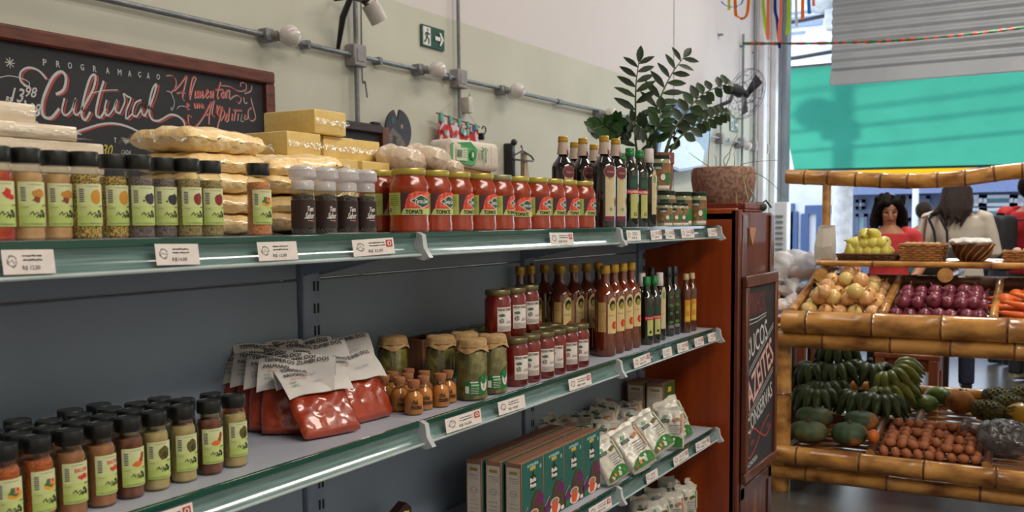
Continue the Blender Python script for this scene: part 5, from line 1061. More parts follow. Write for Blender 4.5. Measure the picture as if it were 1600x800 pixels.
# bottom shelf pouches and one packet
for i, (px, py) in enumerate(((958, 800), (975, 796), (993, 790), (1012, 792), (1035, 790), (1054, 786), (1070, 790), (1087, 794), (1105, 806), (1020, 775), (1048, 774), (1000, 776), (1078, 778))):
    yy = 1.25 if i < 9 else 1.34; q = aY(yy, px, py); spawn('pouch%d' % (1+i % 2), pouch(1+i % 2), (q.x, yy, .235), (-.12+rr.uniform(-.1, .1), rr.uniform(-.12, .12), rr.uniform(-1.2, -.2)), 'white pouch standing on the lowest shelf with only its top in view', 'white pouches on the lowest shelf', (1, 1.2, 1.05))
q = aY(1.38, 617, 792); r = empty('snack_packet', (q.x, 1.38, Z3)); tag(r, 'dark packet with yellow and red print, only its top corner in view', 'packet')
hq = q.z-Z3; MB().prism([(-.07, 0), (.05, 0), (.05, hq*.9), (.03, hq+.005), (-.03, hq*.8), (-.07, hq*.6)], -.012, .012, ax=1).build('packet_body', DBROWN, r)
P = Pic(); P.poly([(-.05, hq*.4), (.04, hq*.6), (.04, hq*.85), (.02, hq*.88), (-.04, hq*.6)], YELL); P.ell(0, hq*.7, .02, .008, RED, 9, .2); P.build('print', lambda u, v, h: (u, -.0125-h, v), r, eps=.0003, smooth=False)

# ================================================================== wooden end cabinet
def wood(name, c, c2, sc=5, st=(3, 3, .35), **k): return mat(name, c, k.pop('rough', .38), c2=c2, scale=sc, stretch=st, coat=.1, detail=5, lo=.3, hi=.7, **k)
wo = wood('cabinet_orange_wood', (160, 66, 14), (120, 42, 6)); wd = wood('cabinet_dark_wood', (112, 46, 14), (74, 28, 8), 9, rough=.7)
r = empty('wooden_cabinet', (3.6, 1.09, 0)); tag(r, 'tall reddish-orange wooden cabinet closing the end of the shelving', 'cabinet')
MB().rbox(0, .03, 0, .50, 0, 1.445, .004).build('end_panel', wo, r)
MB().rbox(.0, .035, -.012, .022, 0, 1.44, .004).build('corner_post', wd, r)
MB().rbox(.03, .495, .47, .50, 0, 1.42, .004).build('rear_panel', wd, r); MB().rbox(.465, .495, 0, .47, 0, 1.42, .004).build('far_panel', wd, r)
MB().rbox(.0, .495, .01, .49, 1.40, 1.43, .004).build('cabinet_top', wood('cabinet_top', (120, 66, 38), (84, 44, 26)), r)
MB().rbox(.03, .495, -.004, .018, 0, 1.43, .004).build('front_panel', wd, r)
m = MB()
for x in (.04, .44): m.rbox(x, x+.05, -.016, -.004, 0, 1.42, .003)
m.rbox(.04, .49, -.016, -.004, .30, .35, .003)
for x in (.04, .46): pass
m.build('face_rail', wood('face_rail', (96, 46, 26), (66, 30, 18), 9), r)
m = MB(); m.prism([(.10, 1.37), (.20, 1.37), (.15, 1.30)], -.020, -.004, ax=1); m.build('carved_notch', mat('light_chip', (190, 130, 90), .6), r)
def slatp(n, x0, x1, z0, z1):
    for i in range(n): a = x0+(x1-x0)*i/n; MB().rbox(a+.002, a+(x1-x0)/n-.002, -.010, -.003, z0, z1, .002).build('plank', wood('plank_wood_%d' % (i % 3), [(116, 62, 36), (96, 46, 28), (132, 74, 44)][i % 3], (70, 34, 20), 9), r)
slatp(5, .09, .44, .0, .30)
# standing menu chalkboard on the cabinet's aisle face
def cpt(px, py): q = aY(1.055, px, py); return q.x, q.z
xl, zt = cpt(1156, 432); xr, zt2_ = cpt(1208, 415); _, zb_ = cpt(1151, 778); xl = 3.625; xr = 4.085; zt = 1.185; zb_ = .375
r = empty('menu_chalkboard', (0, 0, 0)); tag(r, 'narrow wooden-framed menu chalkboard on the side of the wooden cabinet', 'chalkboard')
MB().box(xl+.02, xr-.02, 1.062, 1.07, zb_+.03, zt-.03).build('slate', slate, r, smooth=False)
MB().rbox(xl, xr, 1.052, 1.073, zt-.045, zt, .003).rbox(xl, xr, 1.052, 1.073, zb_, zb_+.04, .003).rbox(xl, xl+.035, 1.052, 1.073, zb_+.04, zt-.045, .003).rbox(xr-.035, xr, 1.052, 1.073, zb_+.04, zt-.045, .003).build('frame', wood('menu_frame', (104, 54, 32), (72, 36, 22), 9), r)
P = Pic(); cw = xl+.04; ww = xr-xl-.08; zz = lambda t: zt-.05-t*(zt-zb_-.10)
P.text('VINHOS', cw+ww*.33, zz(.09), ww*.62, .085, ink('chalk_dim_red', (110, 40, 48)), bold=.0015); P.line([(cw, zz(.175)), (cw+ww*.35, zz(.175)), (cw+ww*.7, zz(.16))], .004, CHALK); P.line([(cw, zz(.20)), (cw+ww*.35, zz(.195)), (cw+ww*.7, zz(.175))], .003, CHALK)
ro = .22
P.text('SUCOS', cw+ww*.38, zz(.30), ww*.75, .085, CHALK, rot=ro, bold=.0012)
for o_ in (0, .02): P.line([(cw, zz(.475+o_)), (cw+ww, zz(.235+o_))], .0035, CHALK)
P.text('AZEITES', cw+ww*.5, zz(.50), ww*1.02, .115, CHALKR, rot=.42, bold=.003); P.text('AZEITES', cw+ww*.5, zz(.495), ww*1.02, .115, ink('chalk_pink', (206, 176, 172)), rot=.42, bold=.0016)
for o_ in (0, .02): P.line([(cw, zz(.72+o_)), (cw+ww, zz(.50+o_))], .0035, CHALK)
P.text('CONSERVAS', cw+ww*.5, zz(.70), ww*.98, .066, CHALK, rot=.30, bold=.001)
inf = smoothline([(cw+ww*.10, zz(.835)), (cw+ww*.25, zz(.795)), (cw+ww*.5, zz(.845)), (cw+ww*.75, zz(.885)), (cw+ww*.95, zz(.84))], 6); P.line([(v.x, v.y) for v in inf], .006, CHALKR)
inf = smoothline([(cw+ww*.02, zz(.90)), (cw+ww*.12, zz(.95)), (cw+ww*.35, zz(.91)), (cw+ww*.6, zz(.82)), (cw+ww*.85, zz(.77))], 6); P.line([(v.x, v.y) for v in inf], .006, CHALKR)
for t in (.17, .23, .78, .84): P.line([(cw+ww*t, zz(.885 if t < .5 else .85)), (cw+ww*(t+.03), zz(.855 if t < .5 else .82))], .007, CHALKR)
P.text('@CADEIA', cw+ww*.2, zz(.985), ww*.42, .026, CHALK, bold=.0006, rot=.1)
P.build('chalk_lettering', lambda u, v, h: (u, 1.0618-h, v), r, eps=.00003, smooth=False)

# ------------------------------------------------------------------ plants on the cabinet
ZC = 1.431
terr = mat('terracotta', (150, 84, 62), .8, c2=(132, 70, 50), scale=12); soil_ = mat('potting_soil', (46, 36, 28), .95, scale=60)
lf = mat('zz_leaf', (26, 48, 20), .5, c2=(18, 36, 16), scale=4, spec=.3); lf2 = mat('zz_leaf_light', (40, 64, 34), .5, spec=.3); stm = mat('zz_stem', (70, 84, 50), .4, c2=(52, 60, 40))
def pot(r, R, H, m_, r0=.72):
    MB().lathe([(R*r0, 0), (R*.95, H*.84), (R*.95, H*.85), (R, H*.85), (R, H), (R*.88, H), (R*.84, H*.82)], 28, cap=False).lathe([(.001, 0), (R*r0, 0)], 28, cap=False).build('pot', m_, r)
    MB().lathe([(.001, H*.86), (R*.86, H*.86)], 20, cap=False).build('soil', soil_, r)
q = aZ(ZC, 1037, 335); q = Vector((3.86, 1.46, 0)); px_, R0 = 1036, .075
q = aY(1.44, 1029, 240); r = empty('zz_plant', (q.x-.02, 1.44, 1.381)); tag(r, 'tall glossy ZZ plant with arching leafy stems in a terracotta pot', 'potted plant')
base = Vector(r.location); pot(r, .070, q.z-1.381, terr)
def leafm(m, p, d, up, L, w_, k=0):
    d = d.normalized(); s = d.cross(up).normalized(); nn = s.cross(d).normalized(); vs = []; prof = [(0, .05), (.18, .62), (.42, 1), (.68, .82), (.88, .38), (1, .0)]
    for t, ww_ in prof: c = p+d*L*t+nn*(-.10*L*t*t); vs += [c-s*w_/2*ww_+nn*.12*w_*ww_, c, c+s*w_/2*ww_+nn*.12*w_*ww_]
    f = []
    for i in range(len(prof)-1): a = 3*i; f += [(a, a+1, a+4, a+3), (a+1, a+2, a+5, a+4)]
    v2 = [v-nn*.0008 for v in vs]; n_ = len(vs); m.add(vs+v2, f+[tuple(reversed([j+n_ for j in ff])) for ff in f]+[(0, 3, n_+3, n_)], k)
def zz(r, base, pts, Y1, n, L, w_, z0=.12, both=True, seed=1, start=.25, m_=None, rfn=None):
    rr = random.Random(seed); q = [base+Vector((rr.uniform(-.02, .02), rr.uniform(-.02, .02), z0))]+[aY(Y1[i], *p) for i, p in enumerate(pts)]; q = [p-Vector(r.location) for p in q]; c = smoothline(q, 6)
    st = MB().tube(c, [.006-.004*i/(len(c)-1) for i in range(len(c))], 6).build('stem', stm, r)
    for i in range(n):
        t = start+(1-start)*i/(n-1)*.97; k = t*(len(c)-1); a = c[int(k)]; b = c[min(int(k)+1, len(c)-1)]; p = a.lerp(b, k-int(k)); d = (b-a).normalized()
        sd = d.cross(Vector((-.82, -.5, .1))).normalized(); v_ = -1 if i % 2 else 1
        ld = (sd*v_*(.95 if both else .9)+d*.55+Vector((rr.uniform(-.15, .15), rr.uniform(-.15, .15), rr.uniform(-.05, .1)))); sz = 1-.35*abs(t-.5)*1.6
        m = MB(); leafm(m, p, ld, Vector((-.7, -.6, .25+rr.uniform(-.3, .3))), L*sz, w_*sz); m.build('leaf', m_ or (lf if rr.random() < .85 else lf2), r, ang=70)
    m = MB(); leafm(m, c[-1], (c[-1]-c[-3]), Vector((-.8, -.5, .2)), L*.8, w_); m.build('leaf', lf, r)
yb = 1.44
zz(r, base, [(995, 235), (993, 170), (994, 130), (998, 98)], [1.46]*4, 15, .098, .030, seed=1, start=.22)
zz(r, base, [(1022, 190), (1033, 150), (1050, 115), (1068, 90)], [1.42, 1.4, 1.38, 1.36], 13, .098, .030, seed=2, start=.3)
zz(r, base, [(1045, 220), (1075, 172), (1100, 146), (1136, 131)], [1.40, 1.36, 1.33, 1.3], 16, .075, .046, seed=3, start=.35)
zz(r, base, [(1050, 232), (1080, 200), (1108, 186), (1132, 177)], [1.38, 1.34, 1.3, 1.27], 15, .065, .044, seed=4, start=.4)
zz(r, base, [(1025, 215), (1030, 195), (1032, 172)], [1.40, 1.38, 1.38], 9, .075, .040, seed=5, start=.3, m_=mat('zz_leaf_mid', (34, 68, 24), .45, spec=.3))
zz(r, base, [(1010, 215), (1000, 200), (985, 188)], [1.42, 1.40, 1.38], 8, .065, .034, seed=6, start=.3)
zz(r, base, [(1045, 225), (1055, 210), (1062, 190)], [1.42, 1.42, 1.42], 7, .06, .030, seed=7, start=.3)
q = aY(1.52, 952, 235); r = empty('jagged_leaf_plant', (q.x, 1.56, 1.381)); tag(r, 'low green plant with overlapping leaflets behind the dark wine bottles', 'potted plant')
pot(r, .07, .10, terr); b2 = Vector(r.location)
zz(r, b2, [(945, 208), (935, 200), (925, 203)], [1.55, 1.53, 1.5], 12, .062, .042, .09, seed=8, start=.3, m_=mat('zz_leaf_mid', (34, 68, 24), .45, spec=.3))
zz(r, b2, [(952, 205), (958, 195), (962, 190)], [1.55, 1.53, 1.5], 10, .062, .042, .09, seed=9, start=.3, m_=mat('zz_leaf_mid', (34, 68, 24), .45, spec=.3))
zz(r, b2, [(965, 215), (972, 207), (980, 203)], [1.55, 1.53, 1.5], 10, .055, .035, .09, seed=10, start=.3)
# stone-look planter in a red tray
stone = mat('stone_planter', (164, 130, 114), .85, c2=(122, 88, 74), scale=70, bump=.5, detail=6, lo=.4, hi=.62)
q = aY(1.30, 1128, 310); X_ = 3.86; q = aX(X_, 1130, 320); r = empty('stone_planter', (X_, q.y, ZC+.038)); tag(r, 'speckled stone-look bowl planter with thin trailing grass', 'planter')
MB().lathe([(.085, 0), (.098, .02), (.122, .07), (.130, .12), (.130, .150), (.124, .168), (.116, .171), (.108, .166), (.104, .15)], 36, cap=False).lathe([(.001, 0), (.085, 0)], 36, cap=False).build('bowl', stone, r)
MB().lathe([(.001, .156), (.112, .156)], 24, cap=False).build('soil', soil_, r)
gr = mat('grass_blade', (112, 122, 56), .6, c2=(140, 130, 80), scale=9)
for i, (pts) in enumerate(([(1128, 262), (1140, 262), (1165, 245), (1215, 240)], [(1165, 262), (1180, 260), (1205, 275), (1228, 300)], [(1160, 262), (1168, 300), (1172, 340), (1170, 378)], [(1106, 258), (1107, 235), (1109, 200), (1108, 180)], [(1131, 256), (1140, 235), (1142, 222), (1152, 200)], [(1120, 258), (1100, 245), (1085, 235), (1076, 228)],
                         [(1135, 256), (1131, 240), (1140, 228), (1143, 222)], [(1146, 258), (1148, 240), (1146, 228)], [(1118, 258), (1119, 240), (1116, 232)], [(1172, 285), (1180, 300), (1186, 320)], [(1152, 262), (1150, 285), (1152, 310)], [(1110, 258), (1095, 262), (1085, 275)])):
    c = smoothline([(aY(1.065, *p) if (i in (2, 10, 9) and j > 0 and p[1] > 290) else aX(X_-.06, *p))-Vector(r.location) for j, p in enumerate(pts)], 6); MB().tube(c, [.0022-.0014*j/len(c) for j in range(len(c))], 5).build('grass_blade', gr, r)
sx = .40; tag(MB().rbox(-.13, .13, -.13, .13, 0, .012, .004).rbox(-.13, .13, -.13, -.12, .012, .038, .003).rbox(-.13, .13, .12, .13, .012, .038, .003).rbox(-.13, -.12, -.12, .12, .012, .038, .003).rbox(.12, .13, -.12, .12, .012, .038, .003).build('planter_tray', mat('tray_red', (118, 40, 26), .5), loc=(X_, q.y, ZC)), 'dark red rectangular tray under the stone-look planter', 'tray')
o_ = bpy.data.objects['stone_planter']; o_.location.z = ZC+.0125
q = aX(3.98, 1184, 322); r = empty('black_hat', (3.98, q.y-.0, ZC)); tag(r, 'small rounded black bag lying beside the stone planter on the cabinet', 'bag')
MB().ell((0, 0, .022), (.05, .035, .022), fn=lambda d: 1+.06*math.sin(9*d.x)).build('bag_body', mat('black_cloth', (44, 40, 42), .7), r); MB().tube([(.03, .0, .03), (.05, -.02, .05), (.06, -.04, .02)], .004, 6).build('strap', mat('black_cloth', (44, 40, 42), .7), r)
r.name = 'black_bag'
# ================================================================== bamboo produce stand
bam = mat('bamboo_cane', (200, 146, 76), .28, c2=(112, 62, 24), scale=6.5, detail=5, lo=.40, hi=.70, coat=.5, stretch=(2, 1, 2)); bamd = mat('bamboo_node', (124, 80, 42), .5, c2=(84, 50, 26), scale=30); bame = mat('bamboo_end', (206, 158, 92), .6, c2=(180, 128, 66), scale=30)
bamk = mat('bamboo_dark', (110, 66, 34), .4, c2=(76, 42, 20), scale=6, coat=.3)
def cane(name, parent, pts, R, node=.3, m=None, seed=0, bow=0, n=16):
    rr = random.Random(seed); P_ = [Vector(p) for p in pts]
    if bow: mid = (P_[0]+P_[-1])/2+Vector(bow); P_ = [v for v in smoothline([P_[0], mid, P_[-1]], 8)]
    L = [0]
    for a, b in zip(P_[:-1], P_[1:]): L.append(L[-1]+(b-a).length)
    T = L[-1]
    def at_(s):
        s = max(0, min(T, s))
        for i in range(len(L)-1):
            if s <= L[i+1]+1e-9: return P_[i].lerp(P_[i+1], (s-L[i])/max(1e-9, L[i+1]-L[i]))
        return P_[-1]
    m_ = MB(); s = 0; nodes = []; x = node*rr.uniform(.35, .8)
    while x < T-.03: nodes.append(x); x += node*rr.uniform(.9, 1.1)
    pts2 = []; rad = []; mi = []
    def pp(s, r): pts2.append(at_(s)); rad.append(r)
    pp(0, R*.97); cur = 0
    st = []
    for k, nd in enumerate(nodes):
        for j in (1, 2, 3): pp(cur+(nd-.012-cur)*j/4, R*(.975+.01*rr.random()))
        pp(nd-.012, R*.99); pp(nd-.005, R*1.045); st.append(len(pts2)-1); pp(nd, R*.985); st.append(len(pts2)-1); pp(nd+.006, R*1.05); pp(nd+.014, R*.985); cur = nd+.014
    pp(T-.003, R*.98); pp(T, R*.95)
    m_.tube(pts2, rad, n, 0)
    # dark joint rings and pale ends
    nf = n
    for i in st:
        for j in range(nf): m_.m[i*nf+j] = 1
    for j in (len(m_.m)-1, len(m_.m)-2): m_.m[j] = 2
    o = m_.build(name, [m or bam, bamd, bame], parent, ang=50)
    return o
XF = 4.90
r = B = empty('bamboo_stand', (0, 0, 0)); tag(r, 'large two-tier market stand built of thick varnished bamboo canes', 'market stand')
YR = -1.35; YL = 1.245
def zf(px, py, X=XF): return aX(X, px, py).z
z1a, z2a = zf(1300, 503), zf(1300, 534); z3a, z4a = zf(1300, 716), zf(1300, 741)
def ln(px0, py0, px1, py1, X): a = aX(X, px0, py0); b = aX(X, px1, py1); d = b-a; return [a, a+d*((YR-a.y)/d.y)]
cane('rail', r, ln(1224, 502, 1600, 517, XF-.02), .058, .29, seed=1)
cane('rail', r, ln(1216, 527, 1600, 548, XF+.01), .048, .29, seed=2)
cane('rail', r, ln(1204, 707, 1600, 752, XF-.02), .047, .30, seed=3)
cane('rail', r, ln(1202, 733, 1600, 779, XF+.02), .040, .42, seed=4)
for px, X, R, y in ((1221, XF+.07, .052, 0),): q = aX(X, px, 600); cane('leg', r, [(X, q.y, 0), (X, q.y, .86)], R, .30, seed=5)
LY = aX(XF+.07, 1221, 600).y
cane('leg', r, [(XF+.07, -1.2, 0), (XF+.07, -1.2, .86)], .052, .30, seed=6)
q = aX(5.85, 1290, 560); cane('leg', r, [(5.85, q.y, 0), (5.85, q.y, 1.10)], .050, .33, seed=7, m=bamk); cane('leg', r, [(5.85, -1.2, 0), (5.85, -1.2, 1.10)], .050, .33, seed=8)
for z in (.16, .80): cane('side_rail', r, [(XF, LY+.0, z), (5.9, LY-.02, z)], .040, .35, seed=9, m=bamk)
# sloped top bins
def bz(X): return .875+(X-4.95)*.30
YS = [1.20, .735, .205, -.33, -.86, YR]
pa, pb = aX(4.98, 1383, 486), aX(5.40, 1402, 444)
YS[1] = (pa.y+pb.y)/2; pa2 = aX(4.98, 1553, 492); YS[2] = pa2.y
slat_m = mat('bin_slat', (164, 108, 56), .45, c2=(122, 72, 34), scale=5, stretch=(8, 1, 8), coat=.2)
for i in range(9):
    X = 4.97+.052*i; MB().rbox(X, X+.046, YR, 1.21, bz(X)-.014, bz(X)-.004, .002).build('bin_slat', slat_m, r)
for k, y in enumerate(YS): cane('divider', r, [(4.93, y, bz(4.95)+.062), (5.44, y, bz(5.44)+.062)], .020, .28, seed=20+k)
for k, y in enumerate(YS): MB().rbox(4.95, 5.42, y-.006, y+.006, bz(5.0)-.02, bz(5.0)+.05, .002).build('divider_board', slat_m, r) if False else None
MB().prism([(4.95, bz(4.95)-.01), (5.44, bz(5.44)-.01), (5.44, bz(5.44)+.05), (4.95, bz(4.95)+.05)], 1.195, 1.207, ax=1).build('bin_side', slat_m, r)
cane('back_cane', r, [(5.46, 1.2, bz(5.46)+.035), (5.46, YR, bz(5.46)+.035)], .042, .33, seed=30, m=bamk)
cane('back_cane', r, [(5.50, .85, 1.085), (5.50, YR, 1.085)], .014, .33, seed=31, m=mat('dark_bar', (46, 40, 38), .4))
# upper shelf: short logs towards us, a front pole, a slatted deck
for k, (px, py) in enumerate(((1283, 430), (1477, 430), (1660, 432))):
    q = aX(5.22, px, py); cane('log', r, [(5.22, q.y, q.z), (5.86, q.y, q.z)], .038, .5, seed=40+k, m=bamk)
    MB().lathe([(.030, -.003), (.012, -.002), (.001, -.001)], 20, M=Matrix.Translation((5.2185, q.y, q.z)) @ Matrix.Rotation(-PI/2, 4, 'Y'), cap=False).build('log_end', bame, r)['label'] = 'pale cut end of the short log'
ZU = aX(5.24, 1440, 413).z
cane('shelf_pole', r, ln(1283, 411, 1600, 416, 5.24), .016, .55, seed=45)
for i in range(7): X = 5.28+.075*i; cane('deck_cane', r, [(X, 1.16, ZU+.0), (X, YR, ZU-.0)], .014, .5, seed=50+i, n=10)
q = aX(5.5, 1291, 350); zt_ = aX(5.5, 1291, 283).z
cane('post', r, [(5.5, q.y, 1.05), (5.5, q.y, zt_)], .024, .45, seed=60); cane('post', r, [(5.5, -1.1, 1.05), (5.5, -1.1, 1.66)], .024, .45, seed=61)
c = smoothline([aX(5.5, 1229, 276), aX(5.5, 1330, 280), aX(5.5, 1420, 283), aX(5.5, 1510, 278), aX(5.5, 1610, 266), aX(5.5, 1850, 262), aX(5.5, 2150, 275)], 5)
cane('top_cane', r, c, .041, .135, seed=62)
# lower trays
def bz2(X): return .215+(X-4.98)*.22
YT = [1.19, .72+.03, .05, -.6, YR]
for i in range(7): X = 4.97+.058*i; MB().rbox(X, X+.052, YR, 1.20, bz2(X)-.014, bz2(X)-.004, .002).build('tray_slat', slat_m, r)
yd = aX(5.1, 1368, 690).y; yd2 = aX(5.1, 1546, 700).y
for k, y in enumerate((yd, yd2, -.7)): cane('divider', r, [(4.95, y, bz2(4.95)+.035), (5.38, y, bz2(5.38)+.045)], .022, .3, seed=70+k, m=bamk)
zb_a = aX(5.38, 1252, 643); zb_b = aX(5.38, 1540, 664)
MB().prism([(zb_a.y, zb_a.z), (YR, zb_a.z-.0), (YR, zb_a.z-.05), (zb_a.y, zb_a.z-.05)], 5.37, 5.40, ax=0).build('tray_board', wood('dark_bamboo_board', (84, 48, 28), (58, 32, 18), 7), r)
ZL = zb_a.z-.03
def bz3(X): return ZL+(X-5.40)*.22
for i in range(7): X = 5.41+.07*i; MB().rbox(X, X+.062, YR, zb_a.y, bz3(X)-.014, bz3(X)-.004, .002).build('tray_slat', mat('pale_slat', (188, 138, 84), .5, c2=(160, 108, 60), scale=5, stretch=(8, 1, 8)), r)
ye = aX(5.5, 1438, 640).y
for k, y in enumerate((ye, aX(5.45, 1578, 660).y)): cane('divider', r, [(5.38, y, bz3(5.38)+.02), (5.86, y, bz3(5.86)+.02)], .022, .3, seed=80+k, m=mat('old_bamboo', (128, 96, 66), .5, c2=(96, 66, 42), scale=8))
cane('back_cane', r, [(5.88, zb_a.y, bz3(5.88)+.01), (5.88, YR, bz3(5.88)+.01)], .03, .33, seed=90)

# ------------------------------------------------------------------ produce
def onion(key, c1, c2, top):
    def f():
        r = empty(key); tag(r, cat='onion')
        prof = [(.001, -.034), (.010, -.034), (.026, -.026), (.0365, -.008), (.0375, .004), (.032, .020), (.018, .031), (.007, .037), (.004, .045), (.005, .052)]
        m = MB().lathe(prof, 22, cap=False); m.v = [(x*(1+.03*noise.noise(Vector((x*20, y*20, 3)))), y, z) for x, y, z in m.v]
        o = m.build('bulb', mat(key+'_skin', c1, .3, c2=c2, scale=9, coat=.35, stretch=(3, 3, .6), lo=.35, hi=.7), r, ang=80)
        m = MB()
        for k in range(5): t = k*1.26; m.tube([(0, 0, -.032), (.006*math.cos(t), .006*math.sin(t), -.040)], [.0012, .0006], 4)
        m.tube([(.0, 0, .044), (.003, .002, .056), (.008, .004, .062)], [.0048, .0034, .001], 6).build('stem_tip', mat(key+'_tip', top, .7), r); return r
    return f
yo = onion('yellow_onion', (226, 188, 126), (212, 146, 100), (150, 110, 60)); yo2 = onion('pale_onion', (214, 196, 122), (220, 182, 110), (150, 120, 60)); ro_ = onion('red_onion', (134, 54, 74), (92, 30, 50), (120, 70, 60))
def heap(fn, key, y0, y1, nx, ny, layers, lab, grp, seed, X0=5.0, s0=1., zf_=bz, sp=.078):
    rr = random.Random(seed)
    for L_ in range(layers):
        for i in range(nx-(1 if L_ else 0)):
            for j in range(ny-(1 if L_ else 0)):
                if L_ >= 2 and rr.random() < .55: continue
                X = X0+sp*.98*(i+.5*(L_ % 2)); y = y0+(y1-y0)*(j+.5+.5*(L_ % 2)*1)/(ny) if ny > 1 else (y0+y1)/2
                X += rr.uniform(-.008, .008); y += rr.uniform(-.008, .008); s = s0*rr.uniform(.86, 1.04)
                kk, ff = (key, fn) if not isinstance(fn, list) else (key[rr.randrange(len(fn))], None)
                if ff is None: ff = fn[key.index(kk)]
                spawn(kk, ff, (X, y, zf_(X)+.034*s+.052*L_), (rr.uniform(-1.2, 1.2), rr.uniform(-1.2, 1.2), rr.uniform(0, 6.28)), lab[min(L_, len(lab)-1)], grp, s)
heap([yo, yo, yo2], ['yo', 'yo', 'yo2'], 1.175, YS[1]+.03, 5, 5, 3, ['yellow onion in the left bamboo bin'], 'yellow onions in the left bin', 5, X0=5.03, s0=1.12, sp=.083)
heap(ro_, 'ro', YS[1]-.02, YS[2]+.03, 4, 7, 2, ['red onion in the middle bamboo bin'], 'red onions in the middle bin', 6, X0=5.03, s0=.98, sp=.074)
def carrot():
    r = empty('carrot'); tag(r, cat='carrot'); c = mat('carrot_orange', (222, 104, 40), .4, c2=(204, 84, 30), scale=20, stretch=(.5, .5, 6), coat=.2)
    MB().tube([(0, 0, 0), (.004, 0, 0), (.03, 0, 0), (.09, .003, 0), (.14, .002, 0), (.175, 0, 0)], [.010, .018, .0205, .016, .010, .002], 14).build('root', c, r, ang=80); MB().tube([(0, 0, 0), (-.012, 0, .002)], [.006, .004], 7).build('stalk_stub', mat('stalk', (110, 120, 50), .6), r); return r
rr = random.Random(9)
for i in range(14): spawn('carrot', carrot, (5.0+rr.uniform(0, .30)*(i/14), YS[2]-.05-rr.uniform(0, .34), bz(5.02)+.026+.034*(i//5)+.02), (rr.uniform(-.2, .2), rr.uniform(-.25, 0), PI*(i % 2)+rr.uniform(1.2, 1.9)), 'orange carrot piled in the right bamboo bin', 'carrots in the right bin')
def orange():
    r = empty('orange'); tag(r, cat='fruit'); MB().ell((0, 0, 0), .036, 20, 14).build('fruit_body', mat('orange_peel', (226, 112, 40), .45, c2=(214, 96, 34), scale=200, bump=.2), r); MB().ell((0, 0, .0355), (.004, .004, .002), 8, 5).build('stem_scar', mat('stalk', (110, 120, 50), .6), r); return r
for px, py, X, lab in ((1588, 463, 5.22, 'large round orange vegetable at the back of the right bin'), (1571, 470, 5.15, 'round orange vegetable left of the carrots'), (1602, 464, 5.3, 'round orange vegetable at the right edge behind the carrots')):
    q = aX(X, px, py); spawn('orange', orange, (X, q.y, max(q.z, bz(X)+.036)), (.5, .3, 0), lab, 'round orange vegetables in the right bin')
# baskets on the upper shelf
ZD = ZU+.0145
wk = mat('wicker', (176, 122, 66), .6, c2=(146, 96, 48), scale=30); wkd = mat('wicker_dark', (96, 58, 38), .6, c2=(76, 44, 28), scale=30)
def basket(name, loc, lx, ly, h, m_, lab, flare=.012, rows=6, step=.028):
    r = empty(name, loc); tag(r, lab, 'basket')
    m = MB(); per = []
    def outline(k, off=0):
        f = flare*k; a, b = lx/2+f, ly/2+f; pts = []; n1 = max(2, int(lx/step)); n2 = max(2, int(ly/step))
        for i in range(n1): pts.append((-a+2*a*i/n1, -b, i))
        for i in range(n2): pts.append((a, -b+2*b*i/n2, i+n1))
        for i in range(n1): pts.append((a-2*a*i/n1, b, i+n1+n2))
        for i in range(n2): pts.append((-a, b-2*b*i/n2, i+2*n1+n2))
        return pts
    for j in range(rows):
        k = (j+.5)/rows; pts = []
        for idx, (x, y, i) in enumerate(outline(k)):
            s = 1+(.0045 if (idx+j) % 2 else -.0045)/max(lx, ly)*2.2; pts.append((x*s, y*s, h*k))
        pts.append(pts[0]); m.tube(pts, h/rows*.46, 6, cap=False, flat=1.0)
    m.build('weave', m_, r, ang=80)
    m = MB()
    for x, y, i in outline(0): 
        k = Vector((x, y, 0)); m.tube([k, Vector((x*(1+2*flare/lx), y*(1+2*flare/ly), h))], .003, 5)
    m.build('stakes', m_, r)
    a, b = lx/2+flare, ly/2+flare; MB().tube([(-a, -b, h), (a, -b, h), (a, b, h), (-a, b, h), (-a, -b, h)], .006, 7).build('rim', m_, r); MB().rbox(-lx/2, lx/2, -ly/2, ly/2, 0, .004, .001).build('base', m_, r); return r
XB_ = 5.40
def ybk(p0, p1): a = aX(XB_-.08, p0, 400).y; b = aX(XB_-.08, p1, 400).y; return (a+b)/2, abs(a-b)
y, w = ybk(1308, 1403); basket('fruit_basket', (XB_, y, ZD), .20, w-.03, .030, wkd, 'low dark brown tray basket full of pears on the upper shelf', rows=4)
yp, wp = y, w
y, w = ybk(1404, 1477); basket('woven_basket', (XB_, y, ZD), .20, w-.035, .082, wk, 'tan woven rectangular basket to the right of the pears', rows=7, step=.02)
MB_ = None
for i in range(6): 
    o = MB().ell((0, 0, 0), (.03, .024, .016), fn=lambda d: 1+.12*math.sin(5*d.x+3*d.y)).build('ginger_piece', mat('ginger', (190, 160, 120), .7, c2=(160, 130, 90), scale=20), loc=(XB_-.05+.02*i, y-.07+.03*i, ZD+.078)); tag(o, 'pale knobbly root in the tan woven basket', 'root vegetable', 'pale roots in the woven basket')
y, w = ybk(1484, 1552); r = empty('wooden_bowl', (XB_, y, ZD)); tag(r, 'rounded woven-cane bowl holding folded white paper', 'bowl')
m = MB(); m.lathe([(.07, 0), (.105, .025), (.128, .06), (.135, .085), (.130, .087), (.122, .06), (.10, .028), (.001, .01)], 28, cap=False); m.v = [(x, y_*w/.27, z) for x, y_, z in m.v]; m.build('bowl_body', wkd, r)
for k in range(14):
    t = 2*PI*k/14; MB().tube([((.072+.062*(j/6)**.6+.003)*math.cos(t+.12*j), (.072+.062*(j/6)**.6+.003)*math.sin(t+.12*j)*w/.27, .004+.08*j/6) for j in range(7)], .005, 5).build('cane_strip', wk, r)
